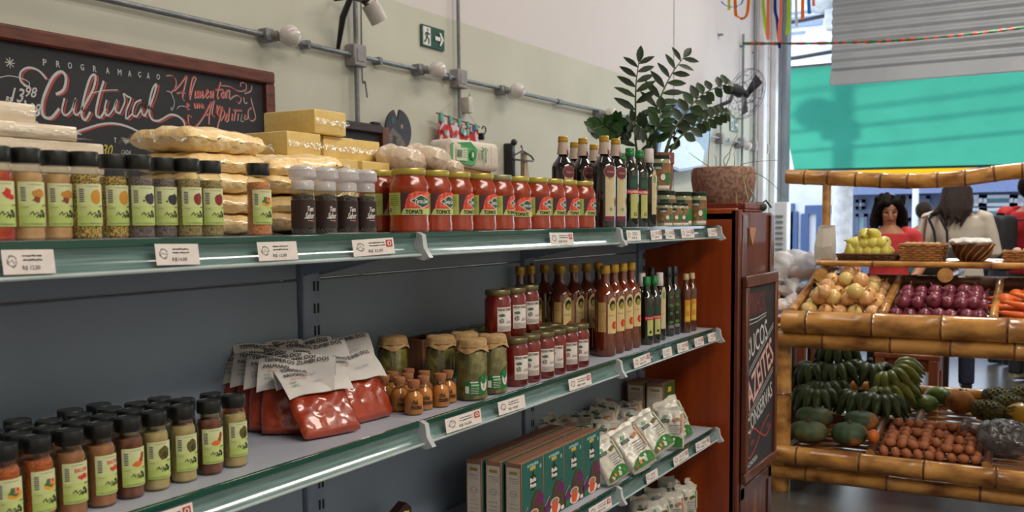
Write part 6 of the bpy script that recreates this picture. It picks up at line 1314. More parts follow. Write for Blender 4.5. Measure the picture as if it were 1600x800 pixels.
o = pillow(.22, w*.98, .03, n=16, wr=.012, seed=4).build('folded_paper', mat('tissue_white', (226, 224, 222), .7), loc=(XB_-.03, y+.01, ZD+.098), ang=80); tag(o, 'folded white paper lying in the rounded cane bowl', 'paper'); 
y, w = ybk(1566, 1640); basket('small_basket', (XB_, y, ZD), .20, w-.03, .050, wk, 'low woven basket at the right end of the upper shelf', rows=5, step=.022)
for i in range(8): o = MB().ell((0, 0, 0), (.024, .022, .018)).build('garlic_bulb', mat('garlic', (206, 176, 158), .6, c2=(190, 150, 140), scale=30), loc=(XB_-.07+.04*(i % 3), y-.06+.045*(i//3)+.01, ZD+.052)); tag(o, 'pinkish garlic bulb in the low right-hand basket', 'garlic', 'garlic bulbs')
def pear():
    r = empty('pear'); tag(r, cat='pear')
    MB().lathe([(.004, -.036), (.020, -.034), (.034, -.018), (.036, 0), (.030, .018), (.019, .034), (.013, .048), (.006, .056), (.001, .056)], 20).build('fruit_body', mat('pear_skin', (206, 196, 84), .4, c2=(190, 166, 60), scale=9, coat=.25, lo=.4, hi=.7), r, ang=80)
    MB().tube([(0, 0, .054), (.003, 0, .070)], [.0022, .0028], 6).build('stalk', mat('stalk_brown', (80, 54, 30), .7), r); return r
rr = random.Random(12); pi = 0
for (n, dz, dx) in ((5, 0, -.06), (5, .0, .02), (4, .046, -.05), (4, .05, .02), (2, .092, -.03)):
    for i in range(n):
        y = yp+(wp-.09)*((i+.5)/n-.5)*(1 if dz == 0 else (.8 if dz < .08 else .4))
        spawn('pear', pear, (XB_+dx, y, ZD+.040+dz), (rr.uniform(-.6, .6), rr.uniform(-.5, .5) if dz == 0 else rr.uniform(.8, 1.9), rr.uniform(0, 6.28)), 'yellow-green pear in the low dark basket' if dz < .08 else 'yellow-green pear on top of the heap', 'pears in the low dark basket'); pi += 1
# banana bunches
bg_ = mat('banana_green', (66, 82, 38), .5, c2=(46, 62, 30), scale=10, coat=.15); bg2 = mat('banana_yellow_green', (140, 146, 60), .42, c2=(102, 118, 48), scale=8, coat=.2)
def bunch(n, m_, key):
    def f():
        r = empty('banana_bunch'); tag(r, cat='bananas')
        MB().tube([(-.02, 0, .09), (.0, 0, .115), (.01, 0, .135)], [.022, .018, .012], 8).build('crown', mat('banana_crown', (66, 58, 36), .7), r)
        for row in range(2):
            for i in range(n):
                a = (i/(n-1)-.5)*2.5; L = .155-.02*row; d = Vector((math.cos(a), math.sin(a), 0))
                pts = [Vector((0, 0, .095-.016*row))+d*(.03+L*t*(1-.12*t))+Vector((0, 0, .035*math.sin(t*2.4)-.105*t*t)) for t in [k/6 for k in range(7)]]
                MB().tube(pts, [.009, .021, .0275, .0285, .026, .016, .005], 8).build('banana', m_, r, ang=60)
        return r
    return f
gb = bunch(7, bg_, 'g'); yb_ = bunch(7, bg2, 'y')
for (px, py, X, lv, rot, lab, fn, key) in ((1300, 622, 5.58, .02, (.1, .25, 2.9), 'dark green banana bunch, lower left of the heap', gb, 'gb'), (1345, 640, 5.50, .0, (0, .2, 3.3), 'dark green banana bunch, low in the middle of the heap', gb, 'gb'),
        (1320, 596, 5.66, .10, (.2, .25, 3.0), 'dark green banana bunch in the middle of the heap', gb, 'gb'), (1318, 575, 5.74, .19, (-.1, .35, 2.7), 'dark green banana bunch at the top of the heap', gb, 'gb'), (1352, 600, 5.70, .10, (-.15, .3, 3.5), 'dark green banana bunch, right side of the heap', gb, 'gb'), (1372, 642, 5.48, .0, (0, .15, 3.6), 'dark green banana bunch, lowest at the right front', gb, 'gb'), (1283, 640, 5.50, .0, (0, .2, 2.8), 'dark green banana bunch at the lower left corner of the heap', gb, 'gb'), (1285, 596, 5.68, .08, (.1, .3, 2.5), 'dark green banana bunch, upper left side of the heap', gb, 'gb'),
        (1400, 598, 5.66, .10, (.55, .1, 3.9), 'yellowish green banana bunch at the upper right of the heap', yb_, 'yb_'), (1392, 622, 5.60, .03, (.4, .2, 3.8), 'yellowish green banana bunch below the upper right one', yb_, 'yb_')):
    q = aX(X, px, py); spawn(key, fn, (X, q.y, bz3(X)+.02+lv), rot, lab, 'banana bunches on the lower shelf')
# other fruit
def fruit(name, lab, X, px, py, r3, m_, fn=None, cat='fruit', rot=0, zf_=None, stem=None, extra=None):
    q = aX(X, px, py); r = empty(name, (X, q.y, max(q.z, (zf_ or bz3)(X)+r3[2]*.92)), (0, 0, rot)); tag(r, lab, cat)
    MB().ell((0, 0, 0), r3, 36, 18, fn=fn).build('fruit_body', m_, r, ang=80)
    MB().tube([(0, 0, r3[2]*.86), (.004, .002, r3[2]*1.06)] if not stem else stem, [.012, .009], 7).build('stem', mat('stalk_brown', (80, 54, 30), .7), r); return r
pap = mat('papaya_skin', (96, 122, 44), .4, c2=(52, 84, 34), scale=9, coat=.2)
fruit('papaya', 'green papaya beside the bananas, front one', 5.60, 1442, 634, (.060, .082, .050), pap, lambda d: 1-.18*max(0, d.y)*.8, rot=.4, stem=[(0, .07, 0), (0, .082, .003)])
fruit('papaya', 'green papaya behind the front papaya', 5.74, 1468, 632, (.05, .072, .048), pap, rot=-.3, stem=[(0, .06, 0), (0, .072, .003)])
fruit('winter_squash', 'lumpy orange-brown squash between the papayas and the pineapples', 5.62, 1501, 628, (.068, .072, .064), mat('squash_rough', (176, 116, 56), .75, c2=(122, 76, 42), scale=16, bump=.6, lo=.4, hi=.65), lambda d: 1+.05*math.cos(7*math.atan2(d.y, d.x))*(1-abs(d.z))+.04*noise.noise(d*3), cat='squash')
fruit('yellow_melon', 'smooth yellow melon at the right edge of the lower shelf', 5.48, 1600, 648, (.072, .09, .062), mat('melon_yellow', (216, 168, 50), .35, c2=(200, 146, 40), scale=5, coat=.3), cat='melon')
def pine():
    r = empty('pineapple'); tag(r, cat='pineapple'); pm = mat('pineapple_skin', (96, 92, 40), .6, c2=(46, 50, 26), scale=26, lo=.42, hi=.6, bump=.5)
    m = MB(); Mx = Matrix.Rotation(PI/2, 4, 'X'); m.lathe([(.001, -.085), (.035, -.080), (.050, -.045), (.053, 0), (.049, .045), (.034, .078), (.001, .086)], 22, M=Mx)
    for j in range(9):
        for i in range(12):
            z = -.07+.0175*j; a = 2*PI*(i+.5*(j % 2))/12; R = .0525*math.sqrt(max(.1, 1-(z/.092)**2)); m.ell(Mx @ Vector((R*math.cos(a), R*math.sin(a), z)), .0085, 5, 4)
    m.build('fruit_body', pm, r, ang=80)
    for k in range(9):
        m = MB(); a = k*2.4; R = .012+.002*k; leafm(m, Vector((R*math.cos(a), -.082, R*math.sin(a))), Vector((.5*math.cos(a), -1, .5*math.sin(a))), Vector((math.cos(a), 0, math.sin(a)+.1)), .07, .02); m.build('crown_leaf', mat('pine_leaf', (62, 82, 46), .5), r)
    return r
for (X, px, py, rz, lab) in ((5.50, 1545, 642, 2.75, 'front pineapple lying on its side'), (5.66, 1561, 622, 2.9, 'rear pineapple lying behind the front one, left'), (5.68, 1598, 620, 3.1, 'rear pineapple at the right edge'), (5.56, 1578, 633, 3.0, 'pineapple lying between the front one and the yellow melon')):
    q = aX(X, px, py); spawn('pine', pine, (X, q.y, max(q.z, bz3(X)+.05)), (0, 0, rz-PI), lab, 'pineapples')
pum = mat('pumpkin_green', (66, 84, 56), .6, c2=(112, 104, 62), scale=7, detail=6, lo=.46, hi=.68, bump=.3); pum2 = mat('pumpkin_mottled', (58, 80, 54), .6, c2=(176, 112, 52), scale=4, detail=6, lo=.5, hi=.6, bump=.3)
rib = lambda d: (1-.07*abs(math.sin(6*math.atan2(d.y, d.x)))*(1-abs(d.z)**2))*(1-.25*abs(d.z)**6)
fruit('pumpkin', 'dark green ribbed pumpkin at the lower left, front one', 5.08, 1263, 690, (.094, .100, .062), pum, rib, cat='pumpkin', zf_=bz2)
fruit('pumpkin', 'green pumpkin with orange top tilted beside the front left one', 5.08, 1327, 690, (.090, .092, .070), pum2, rib, cat='pumpkin', zf_=bz2, rot=.8)
fruit('pumpkin', 'dark pumpkin in the shade behind the front left one', 5.27, 1272, 668, (.085, .1, .062), pum, rib, cat='pumpkin', zf_=bz2)
fruit('pumpkin', 'dark pumpkin in the shade behind the orange-topped one', 5.27, 1345, 672, (.085, .09, .062), pum2, rib, cat='pumpkin', zf_=bz2)
def egg():
    r = empty('brown_egg'); tag(r, cat='egg'); o = MB().ell((0, 0, 0), (.022, .022, .027), 14, 10, fn=lambda d: 1-.06*d.z).build('shell', mat('egg_brown', (178, 112, 72), .6, c2=(160, 94, 58), scale=30), r); return r
def eggo():
    m = MB().ell((0, 0, 0), (.0225, .0225, .0275), 14, 10, fn=lambda d: 1-.06*d.z).build('brown_egg', mat('egg_brown', (178, 112, 72), .6, c2=(160, 94, 58), scale=30)); tag(m, cat='egg'); return m
for L_ in range(2):
    for i in range(7-L_):
        for j in range(11-L_):
            X = 5.02+.050*i+.025*L_; y = yd-.055-.0515*j-.025*L_
            if y < yd2+.04 or (L_ and rr.random() < .35): continue
            spawn('egg', eggo, (X+rr.uniform(-.004, .004), y+rr.uniform(-.004, .004), bz2(X)+.023+.034*L_), (rr.uniform(-1.4, 1.4), rr.uniform(-1.4, 1.4), 0), 'brown egg in the lower tray', 'brown eggs heaped in the lower tray')
q = aX(5.04, 1367, 697); o = MB().ell((0, 0, 0), (.034, .030, .036)).build('small_orange_squash', mat('orange_squash', (206, 112, 44), .5, c2=(190, 94, 36), scale=20), loc=(5.03, yd-.0, bz2(5.03)+.085)); tag(o, 'small bright orange squash at the left end of the egg tray', 'squash')
q = aX(5.12, 1565, 695); r = empty('bagged_produce', (5.14, q.y, bz2(5.14)+.09)); tag(r, 'grey see-through plastic bag of dark produce at the lower right', 'bag')
sm = glass('smoky_film', (206, 206, 212), .12, .5, .2, .22, (120, 118, 120))
m = pillow(.2, .22, .16, n=20, wr=.02, seed=2); m.build('film_bag', sm, r, ang=80); MB().tube([(0, .10, .02), (.0, .13, .04), (.01, .17, .05)], [.02, .008, .045], 10).build('knotted_neck', sm, r)
for i in range(5): MB().ell((rr.uniform(-.05, .05), -.06+.03*i, -.02+rr.uniform(-.02, .02)), (.04, .04, .035)).build('dark_root', mat('dark_produce', (62, 50, 44), .8), r)
# bread bags, bag, tub and shelf at the stand's left end
r = empty('bread_rack', (5.35, 1.56, 0)); tag(r, 'dark wicker side rack carrying the bagged bread beside the stand', 'rack')
sd_m = wood('side_rack_wood', (90, 56, 38), (64, 38, 24), 9)
MB().prism([(-.33, .86), (.33, 1.03), (.33, 1.045), (-.33, .875)], -.20, .20, ax=1).build('sloped_tray', sd_m, r)
for x_ in (-.3, .3):
    for y_ in (-.18, .18): MB().rbox(x_-.02, x_+.02, y_-.02, y_+.02, 0, .88+(x_+.3)*.25, .004).build('leg', sd_m, r)
MB().rbox(-.33, .33, -.2, .2, .50, .52, .003).build('lower_shelf', sd_m, r)
for j in range(8): t = j/7; MB().tube([(-.36+.02*j, -.2+.40*t, .885+.03*t), (-.1, -.19+.38*t, .96), (.34, -.19+.38*t, 1.06)], .006, 6).build('wicker_cane', wk, r)
pf = glass('bread_film', (250, 250, 250), .10, .6, .10, .30, (240, 240, 244))
def bread():
    r = empty('bagged_bread'); tag(r, cat='bread')
    MB().rbox(-.07, .07, -.055, .055, 0, .045, .014, 3).build('bread_slices', mat('bread_crumb', (206, 160, 124), .85, c2=(176, 122, 86), scale=30, bump=.3), r)
    m = pillow(.17, .145, .075, n=18, wr=.016, seed=6); m.build('film_bag', pf, r, ang=80, loc=(0, 0, .03)); m = MB(); n = 14; vs = [(.0, 0, .03)]
    m.tube([(.07, 0, .04), (.10, .01, .055), (.12, .01, .06), (.16, .02, .09), (.19, .03, .12)], [.04, .016, .010, .035, .055], 14, cap=False).build('gathered_neck', pf, r, ang=80); return r
for (X, px, py, rz, lab) in ((5.18, 1216, 472, .6, 'bagged bread at the lower left of the rack'), (5.24, 1243, 462, .3, 'bagged bread next to the bamboo bin'), (5.45, 1250, 440, 2.2, 'bagged bread lying higher at the back of the rack'), (5.40, 1226, 450, 1.6, 'bagged bread behind the lower left one')):
    q = aX(X, px, py); spawn('bread', bread, (X, q.y, .955+(X-5.35)*.26+.006), (.1, -.25, rz), lab, 'bread in clear film bags', .78)
def puff():
    r = empty('clear_bag'); tag(r, cat='plastic bag')
    MB().ell((0, 0, .09), (.12, .12, .09), 28, 16, fn=lambda d: 1+.22*noise.noise(d*2.6)+.10*noise.noise(d*7)).build('film_bag', pf, r, ang=80); MB().ell((0, 0, .04), (.07, .06, .03)).build('bread_roll', mat('bread_crumb', (206, 160, 124), .85), r); return r
for (X, px, lv, s, lab) in ((5.55, 1244, .02, 1, 'puffed clear plastic bag of bread behind the bamboo log'), (5.6, 1268, .02, .85, 'clear plastic bag crumpled beside the white paper bag'), (5.5, 1225, .06, .8, 'puffed clear plastic bag at the left of the rack')):
    q = aX(X, px, 420); spawn('puff', puff, (X, q.y, .955+(X-5.35)*.26+lv+.02), (0, 0, X*9), lab, 'puffed clear bags', s)
q = aX(5.42, 1293, 380); zt_ = aX(5.42, 1293, 352).z; hb = zt_-ZD
r = empty('white_paper_bag', (5.42, q.y+.012, ZD)); tag(r, 'tall white paper bag standing beside the pears', 'paper bag')
m = MB(); wv = .047
pr = [(-.05, -wv, 0), (.05, -wv, 0), (.05, wv, 0), (-.05, wv, 0), (-.056, -wv, hb*.4), (.052, -wv, hb*.4), (.052, wv*.98, hb*.4), (-.05, wv*1.02, hb*.4), (-.03, -wv*.96, hb*.95), (.03, -wv*.96, hb), (.03, wv*.7, hb), (-.03, wv*.68, hb*.96), (-.062, 0, hb*.35), (-.038, .004, hb*.9)]
m.add([Vector(p) for p in pr], [(0, 1, 2, 3), (0, 4, 5, 1), (1, 5, 6, 2), (2, 6, 7, 3), (3, 7, 12), (0, 3, 12), (0, 12, 4), (4, 8, 9, 5), (5, 9, 10, 6), (6, 10, 11, 7), (4, 12, 13, 8), (12, 7, 11, 13)]).build('bag_body', mat('paper_bag', (206, 200, 190), .75, c2=(194, 188, 178), scale=9, bump=.2), r, smooth=False)
MB().rbox(-.002, .002, -wv*.9, wv*.6, hb*.93, hb*.99, .0005).build('folded_edge', mat('paper_bag', (206, 200, 190), .75), r)
# plastic tub on the floor side, wooden stools behind, table for the coral woman
q = aX(5.75, 1254, 620); r = empty('clear_tub', (6.18, q.y, 0)); tag(r, 'clear plastic crate with pale green lid standing behind the left leg', 'crate')
tubm = glass('tub_plastic', (226, 226, 222), .12, .4, .15, .30, (176, 166, 154)); tz = aX(5.75, 1250, 592).z
MB().prism([(-.19, .36), (.19, .36), (.21, tz-.03), (-.21, tz-.03)], -.11, .11, ax=1).build('tub_body', tubm, r, smooth=False); MB().rbox(-.22, .22, -.12, .12, tz-.03, tz, .008).build('tub_lid', mat('lid_mint', (186, 206, 196), .3), r)
MB().rbox(-.22, .22, -.12, .12, 0, .36, .01).build('tub_stand', sd_m, r)
def stool(name, loc, w, d, h, m_, lab, rz=0, cat='stool'):
    r = empty(name, loc, (0, 0, rz)); tag(r, lab, cat)
    MB().rbox(-w/2, w/2, -d/2, d/2, h-.035, h, .006).build('seat' if cat == 'stool' else 'tabletop', m_, r)
    for sx in (-1, 1):
        for sy in (-1, 1): MB().rbox(sx*(w/2-.03)-.03, sx*(w/2-.03)+.03, sy*(d/2-.04)-.03, sy*(d/2-.04)+.03, 0, h-.035, .004).build('leg', m_, r)
    MB().rbox(-w/2+.03, w/2-.03, -d/2+.01, -d/2+.03, h-.12, h-.035, .003).rbox(-w/2+.03, -w/2+.045, -d/2+.03, d/2-.03, h-.12, h-.035, .003).build('apron', m_, r); return r
sw = wood('stool_wood', (134, 70, 36), (100, 48, 24), 6)
q = aX(7.0, 1418, 552); stool('wooden_stool', (7.1, q.y, 0), .30, .42, q.z, sw, 'orange-brown wooden stool behind the bananas')
q = aX(6.7, 1247, 540); stool('wooden_table', (7.0, q.y+.08, 0), .5, .25, .72, sw, 'orange-brown wooden side table glimpsed behind the left leg of the stand', cat='table')
q = aX(7.6, 1375, 500); stool('dark_table', (7.55, q.y, 0), .5, .95, .70, wood('dark_table_wood', (52, 34, 28), (38, 24, 20), 8), 'dark wooden table in front of the woman in coral', cat='table')

# ================================================================== people
skin = mat('skin_tan', (192, 134, 104), .5, c2=(182, 122, 94), scale=12); skin2 = mat('skin_light', (206, 150, 122), .5, c2=(196, 140, 112), scale=12)
hairm = mat('hair_black', (26, 18, 18), .75, c2=(14, 10, 10), spec=.15, scale=50, bump=.9, bscale=60); hairb = mat('hair_brown', (50, 30, 26), .7, c2=(34, 20, 18), scale=30, stretch=(6, 6, .8), bump=.9)
def remesh(mb, name, mats, parent, vox, sm=3, facefn=None):
    o = mb.build(name, mats, None); md = o.modifiers.new('r', 'REMESH'); md.mode = 'VOXEL'; md.voxel_size = vox; s = o.modifiers.new('s', 'SMOOTH'); s.iterations = sm; s.factor = .5
    bpy.context.view_layer.update(); e = o.evaluated_get(bpy.context.evaluated_depsgraph_get()); me = bpy.data.meshes.new_from_object(e); me.name = name
    me.materials.clear(); [me.materials.append(m) for m in (mats if isinstance(mats, list) else [mats])]
    me.polygons.foreach_set('use_smooth', [True]*len(me.polygons)); me.polygons.foreach_set('material_index', [0]*len(me.polygons))
    if facefn:
        for p in me.polygons: p.material_index = facefn(p.center)
    bpy.data.objects.remove(o); o = bpy.data.objects.new(name, me); col.objects.link(o); o.parent = parent; return o
def loft(m, rings, n=20):
    vs = []; fs = []
    for (c, rx, ry) in rings:
        for i in range(n):
            t = 2*PI*i/n; vs.append(Vector(c)+Vector((rx*math.cos(t), ry*math.sin(t)*(1 if math.sin(t) < 0 else .92), 0)))
    for j in range(len(rings)-1):
        for i in range(n): a, b = j*n+i, j*n+(i+1) % n; fs.append((a, b, b+n, a+n))
    fs += [tuple(reversed(range(n))), tuple(range((len(rings)-1)*n, len(rings)*n))]; m.add(vs, fs)
def hand(m, w, d, up, s=1, side=1):
    d = d.normalized(); sd = d.cross(up).normalized()*side; nn = sd.cross(d).normalized()*side
    m.ell(w+d*.045*s, (.038*s, .038*s, .02*s), 12, 8); m.tube([w-d*.02*s, w+d*.03*s, w+d*.08*s], [.024*s, .030*s, .034*s], 10, flat=.55)
    for k, (o_, L) in enumerate(((-.028, .066), (-.0095, .076), (.0095, .072), (.027, .056))):
        b = w+d*.078*s+sd*o_*s; m.tube([b, b+d*L*.45*s-nn*.006*s, b+d*L*.78*s-nn*.022*s, b+d*L*.92*s-nn*.038*s], [.0095*s, .009*s, .008*s, .0065*s], 7)
    b = w+d*.02*s-sd*.026*s; m.tube([b, b-sd*.026*s+d*.024*s-nn*.008*s, b-sd*.030*s+d*.052*s-nn*.020*s], [.012*s, .010*s, .0075*s], 7)
def person(loc, rz, label, top_m, leg_m, skin_m, H=1.65, arms=None, lean=0, head=(0, 0, 0), hair='long', hair_m=hairm, sleeve=1.0, face=False, shoe_m=None, wide=1.0, cap=None, legs=True, top='shirt', top_len=.0):
    k = H/1.65; r = empty('person', loc, (0, 0, rz)); tag(r, label, 'person')
    def L(y, z): return Vector((0, y-lean*max(0, z-.9), z))*k       # forward is -Y
    def T(x, y, z): v = L(y, z); v.x = x*k; return v
    body = MB(); W_ = wide
    tor = [(.80, .155, .10), (.88, .168, .112), (.96, .158, .108), (1.06, .132, .095), (1.14, .138, .10), (1.22, .155, .108), (1.30, .168, .100), (1.36, .160, .085), (1.395, .10, .065), (1.42, .062, .056)]
    loft(body, [(T(0, 0, z), a*k*W_, b*k) for z, a, b in tor])
    body.tube([T(0, .004, 1.38), T(0, -.004, 1.44), T(0, -.01, 1.49)], [.056*k, .050*k, .050*k], 12)
    hc = T(0, -.018, 1.555); Hm = Euler(head).to_matrix().to_4x4()
    def hp(v): return hc+(Hm @ (Vector(v)*k))
    hM = Hm
    body.ell(hc+(Hm @ Vector((0, .008, .012))*k), (.074*k, .092*k, .092*k), 22, 16, M=hM); body.ell(hp((0, -.028, -.045)), (.056*k, .058*k, .062*k), 18, 12, M=hM); body.ell(hp((0, -.055, -.088)), (.026*k, .022*k, .018*k), 12, 8, M=hM)
    body.tube([hp((0, -.084, .010)), hp((0, -.099, -.016)), hp((0, -.104, -.030)), hp((0, -.088, -.036))], [.008*k, .011*k, .013*k, .009*k], 8); body.ell(hp((0, -.086, -.058)), (.020*k, .010*k, .009*k), 10, 7, M=hM)
    for s in (-1, 1):
        body.ell(hp((s*.034, -.068, -.022)), (.022*k, .016*k, .020*k), 10, 8, M=hM); body.ell(hp((s*.030, -.078, .024)), (.022*k, .010*k, .007*k), 10, 6, M=hM); body.ell(hp((s*.076, .008, -.005)), (.010*k, .018*k, .028*k), 10, 8, M=hM)
    arms = arms or [((.185, .0, 1.35), (.23, .03, 1.08), (.21, -.06, .86)), ((-.185, .0, 1.35), (-.23, .03, 1.08), (-.21, -.06, .86))]
    cl = MB()
    for s, (sh_, el, wr_) in zip((1, -1), arms):
        a, b, c = T(*sh_), T(*el), T(*wr_); a0 = T(sh_[0]*.72, sh_[1], sh_[2]+.005)
        body.tube([a0, a, a.lerp(b, .5), b, b.lerp(c, .35), c], [.052*k, .048*k, .043*k, .037*k, .037*k, .025*k], 12); hand(body, c, (c-b), Vector((0, 0, 1)) if abs((c-b).normalized().z) < .8 else Vector((0, -1, 0)), k, s)
        if sleeve > 0:
            pts = [a0, a, a.lerp(b, .5), b, b.lerp(c, .5), b.lerp(c, .9)]; rd = [.064, .062, .060, .054, .050, .040]; n_ = max(2, 2+round(sleeve*4)); cl.tube(pts[:n_], [q_*k for q_ in rd[:n_]], 14)
    if face:
        for s, (sh_, el, wr_) in zip((1, -1), arms): cl.tube([T(s*.088, .004, 1.385), T(s*.12, .002, 1.378), T(*sh_)], [.034*k, .046*k, .060*k], 12)
    LG = MB(); SH = MB()
    for s in (-1, 1):
        h_, kn, an = T(s*.085, 0, .86), T(s*.095, -.01, .48), T(s*.10, .01, .09); h_.y = 0
        body.tube([h_, h_.lerp(kn, .5), kn, kn.lerp(an, .35), an], [.082*k, .070*k, .052*k, .050*k, .036*k], 12); body.tube([an, Vector((an.x, an.y-.04*k, .04*k)), Vector((an.x+s*.01, an.y-.15*k, .03*k))], [.038*k, .036*k, .026*k], 10)
        LG.tube([h_+Vector((0, 0, .06*k)), h_, h_.lerp(kn, .5), kn, kn.lerp(an, .5), an+Vector((0, 0, -.03*k))], [.10*k, .098*k, .083*k, .068*k, .062*k, .060*k], 14)
        SH.tube([Vector((an.x, an.y+.035*k, .045*k)), Vector((an.x, an.y-.02*k, .048*k)), Vector((an.x+s*.008, an.y-.12*k, .036*k)), Vector((an.x+s*.012, an.y-.18*k, .030*k))], [.040*k, .046*k, .044*k, .028*k], 12, flat=.8)
    loft(LG, [(Vector((0, 0, z*k)), a*k*W_, b*k) for z, a, b in ((.80, .172, .118), (.88, .182, .126), (.97, .17, .118))])
    inv = Hm.inverted()
    def ff(c):
        if not face: return 0
        q = (inv @ (c-hc))/k
        if q.y < -.05:
            for s in (-1, 1):
                if ((q.x-s*.030)/.017)**2+((q.z-.004)/.006)**2 < 1: return 1
                if ((q.x-s*.032)/.022)**2+((q.z-.030-.02*abs(q.x))/.0045)**2 < 1: return 1
            if (q.x/.026)**2+((q.z+.060)/.009)**2 < 1: return 2
        return 0
    remesh(body, 'body', [skin_m, mat('eye_line', (46, 28, 26), .5), mat('lips', (160, 70, 66), .5)], r, .0058 if face else .0085, 2, ff)
    loft(cl, [(T(0, 0, z), (a+.020)*k*W_, (b+.020)*k) for z, a, b in ([(.84-top_len, .180, .122)] if top_len else [])+tor[1:8]]+([] if face else [(T(0, .006, 1.375), .13*k*W_, .09*k)]))
    sh = remesh(cl, top, top_m, r, .010, 3); remesh(LG, 'trousers', leg_m, r, .012, 3)
    if not shoe_m: shoe_m = blk
    for s in (0, 1): m_ = MB(); n_ = len(SH.f)//2; nv = len(SH.v)//2; m_.v = SH.v[s*nv:(s+1)*nv]; m_.f = [tuple(i-s*nv for i in f) for f in SH.f[s*n_:(s+1)*n_]]; m_.m = [0]*n_; m_.build('shoe', shoe_m, r)
    hm = MB()
    if hair != 'none':
        hm.ell(hp((0, .022, .026)), (.090*k, .096*k, .094*k), 22, 16, M=hM)
        if hair == 'curly':
            rr = random.Random(4)
            for i in range(120):
                a = rr.uniform(0, 2*PI); z = rr.uniform(-.16, .10); R = .098+.03*min(1, max(0, (.06-z)/.16))
                x, y = R*math.sin(a), .02+R*.85*math.cos(a)
                if y < -.035 and z < .068: continue
                if abs(x) < .058 and y < .0 and z < .07: continue
                hm.ell(hp((x, y, z)), (.026*k,)*3, 8, 6)
            for s in (-1, 1): hm.tube([hp((s*.03, -.062, .096)), hp((s*.075, -.045, .06)), hp((s*.096, -.02, -.02)), hp((s*.115, .02, -.12)), hp((s*.10, .03, -.18))], [.024*k, .03*k, .032*k, .036*k, .02*k], 9)
            for i in range(14): t = i/13; hm.tube([hp((.10*math.cos(PI*t), .05+.06*math.sin(PI*t), -.05)), hp((.12*math.cos(PI*t)+.006, .06+.07*math.sin(PI*t), -.12)), hp((.115*math.cos(PI*t), .06+.06*math.sin(PI*t), -.185-.02*(i % 3)))], [.03*k, .026*k, .012*k], 7)
        if hair == 'long':
            for i in range(15): t = i/14; hm.tube([hp((.075*math.cos(PI*t), .02+.07*math.sin(PI*t), .03)), hp((.092*math.cos(PI*t), .03+.085*math.sin(PI*t), -.08)), hp((.10*math.cos(PI*t)+.01*math.sin(i), .04+.09*math.sin(PI*t), -.15)), hp((.065*math.cos(PI*t)+.01+.02*math.sin(i*2), .05+.09*math.sin(PI*t), -.22-.02*(i % 4)))], [.034*k, .032*k, .026*k, .008*k], 8)
            for s in (-1, 1): hm.tube([hp((s*.04, -.05, .085)), hp((s*.082, -.03, .03)), hp((s*.09, -.005, -.08)), hp((s*.09, .02, -.18))], [.022*k, .025*k, .026*k, .012*k], 8)
            hm.tube([hp((.08, .08, -.08)), hp((.14, .09, -.17)), hp((.20, .08, -.20)), hp((.25, .07, -.205))], [.03*k, .024*k, .012*k, .004*k], 8)
        if hair == 'short':
            hm.ell(hp((0, .03, .02)), (.088*k, .092*k, .10*k), 18, 12, M=hM)
        hd = MB(); remesh(hm, 'hair', hair_m, r, .007, 1)
    if cap:
        MB().ell(hp((0, .012, .045)), (.094*k, .104*k, .082*k), 20, 12, M=hM, fn=lambda d: 1 if d.z > -.1 else .9).build('cap', cap, r); MB().add([hp((.075*math.sin(t)*1.0, -.085-.075*math.cos(t), .03)) for t in [-1.4+.28*i for i in range(11)]]+[hp((.075*math.sin(t), -.06, .045)) for t in [-1.4+.28*i for i in range(11)]], [(i, i+1, 12+i, 11+i) for i in range(10)]).build('cap_visor', cap, r)
    return r, T, hp
def face_cam(x, y): return face(x, y)
coral = mat('coral_shirt', (206, 62, 64), .8, c2=(190, 48, 52), scale=9)
# woman in coral, facing us, looking down at her hands on the table
X = 7.75; q = aX(X, 1381, 400)
PR, T_, hp_ = person((X+.25, q.y, 0), face_cam(X, q.y)-.05, 'woman in coral shirt with curly black hair looking down behind the pears', coral, mat('jeans_dark', (34, 40, 58), .8, scale=40), skin, H=1.56, lean=.10,
    arms=[((.185, 0, 1.34), (.26, -.02, 1.10), (.17, -.24, .97)), ((-.185, 0, 1.34), (-.27, -.02, 1.10), (-.20, -.24, .97))], head=(.38, 0, .12), hair='curly', sleeve=.45, face=True)
P = Pic(); fl_ = ink('shirt_print', (206, 120, 124))
for (u, v) in ((-.06, 1.19), (.07, 1.17), (.0, 1.13)):
    for k in range(5): P.ell(u+.018*math.cos(k*1.257), v+.018*math.sin(k*1.257), .012, .012, fl_, 9)
P.build('shirt_print', lambda u, v, h: tuple(T_(u, -.128-h, v)+Vector((0, .03*abs(u)**1.1/.1*.6, 0))), PR, eps=.0008, smooth=False)
MB().ell(hp_((.02, .0, .128)), (.012, .02, .006)).build('hair_clip', mat('clip_pale', (170, 160, 150), .4), PR)
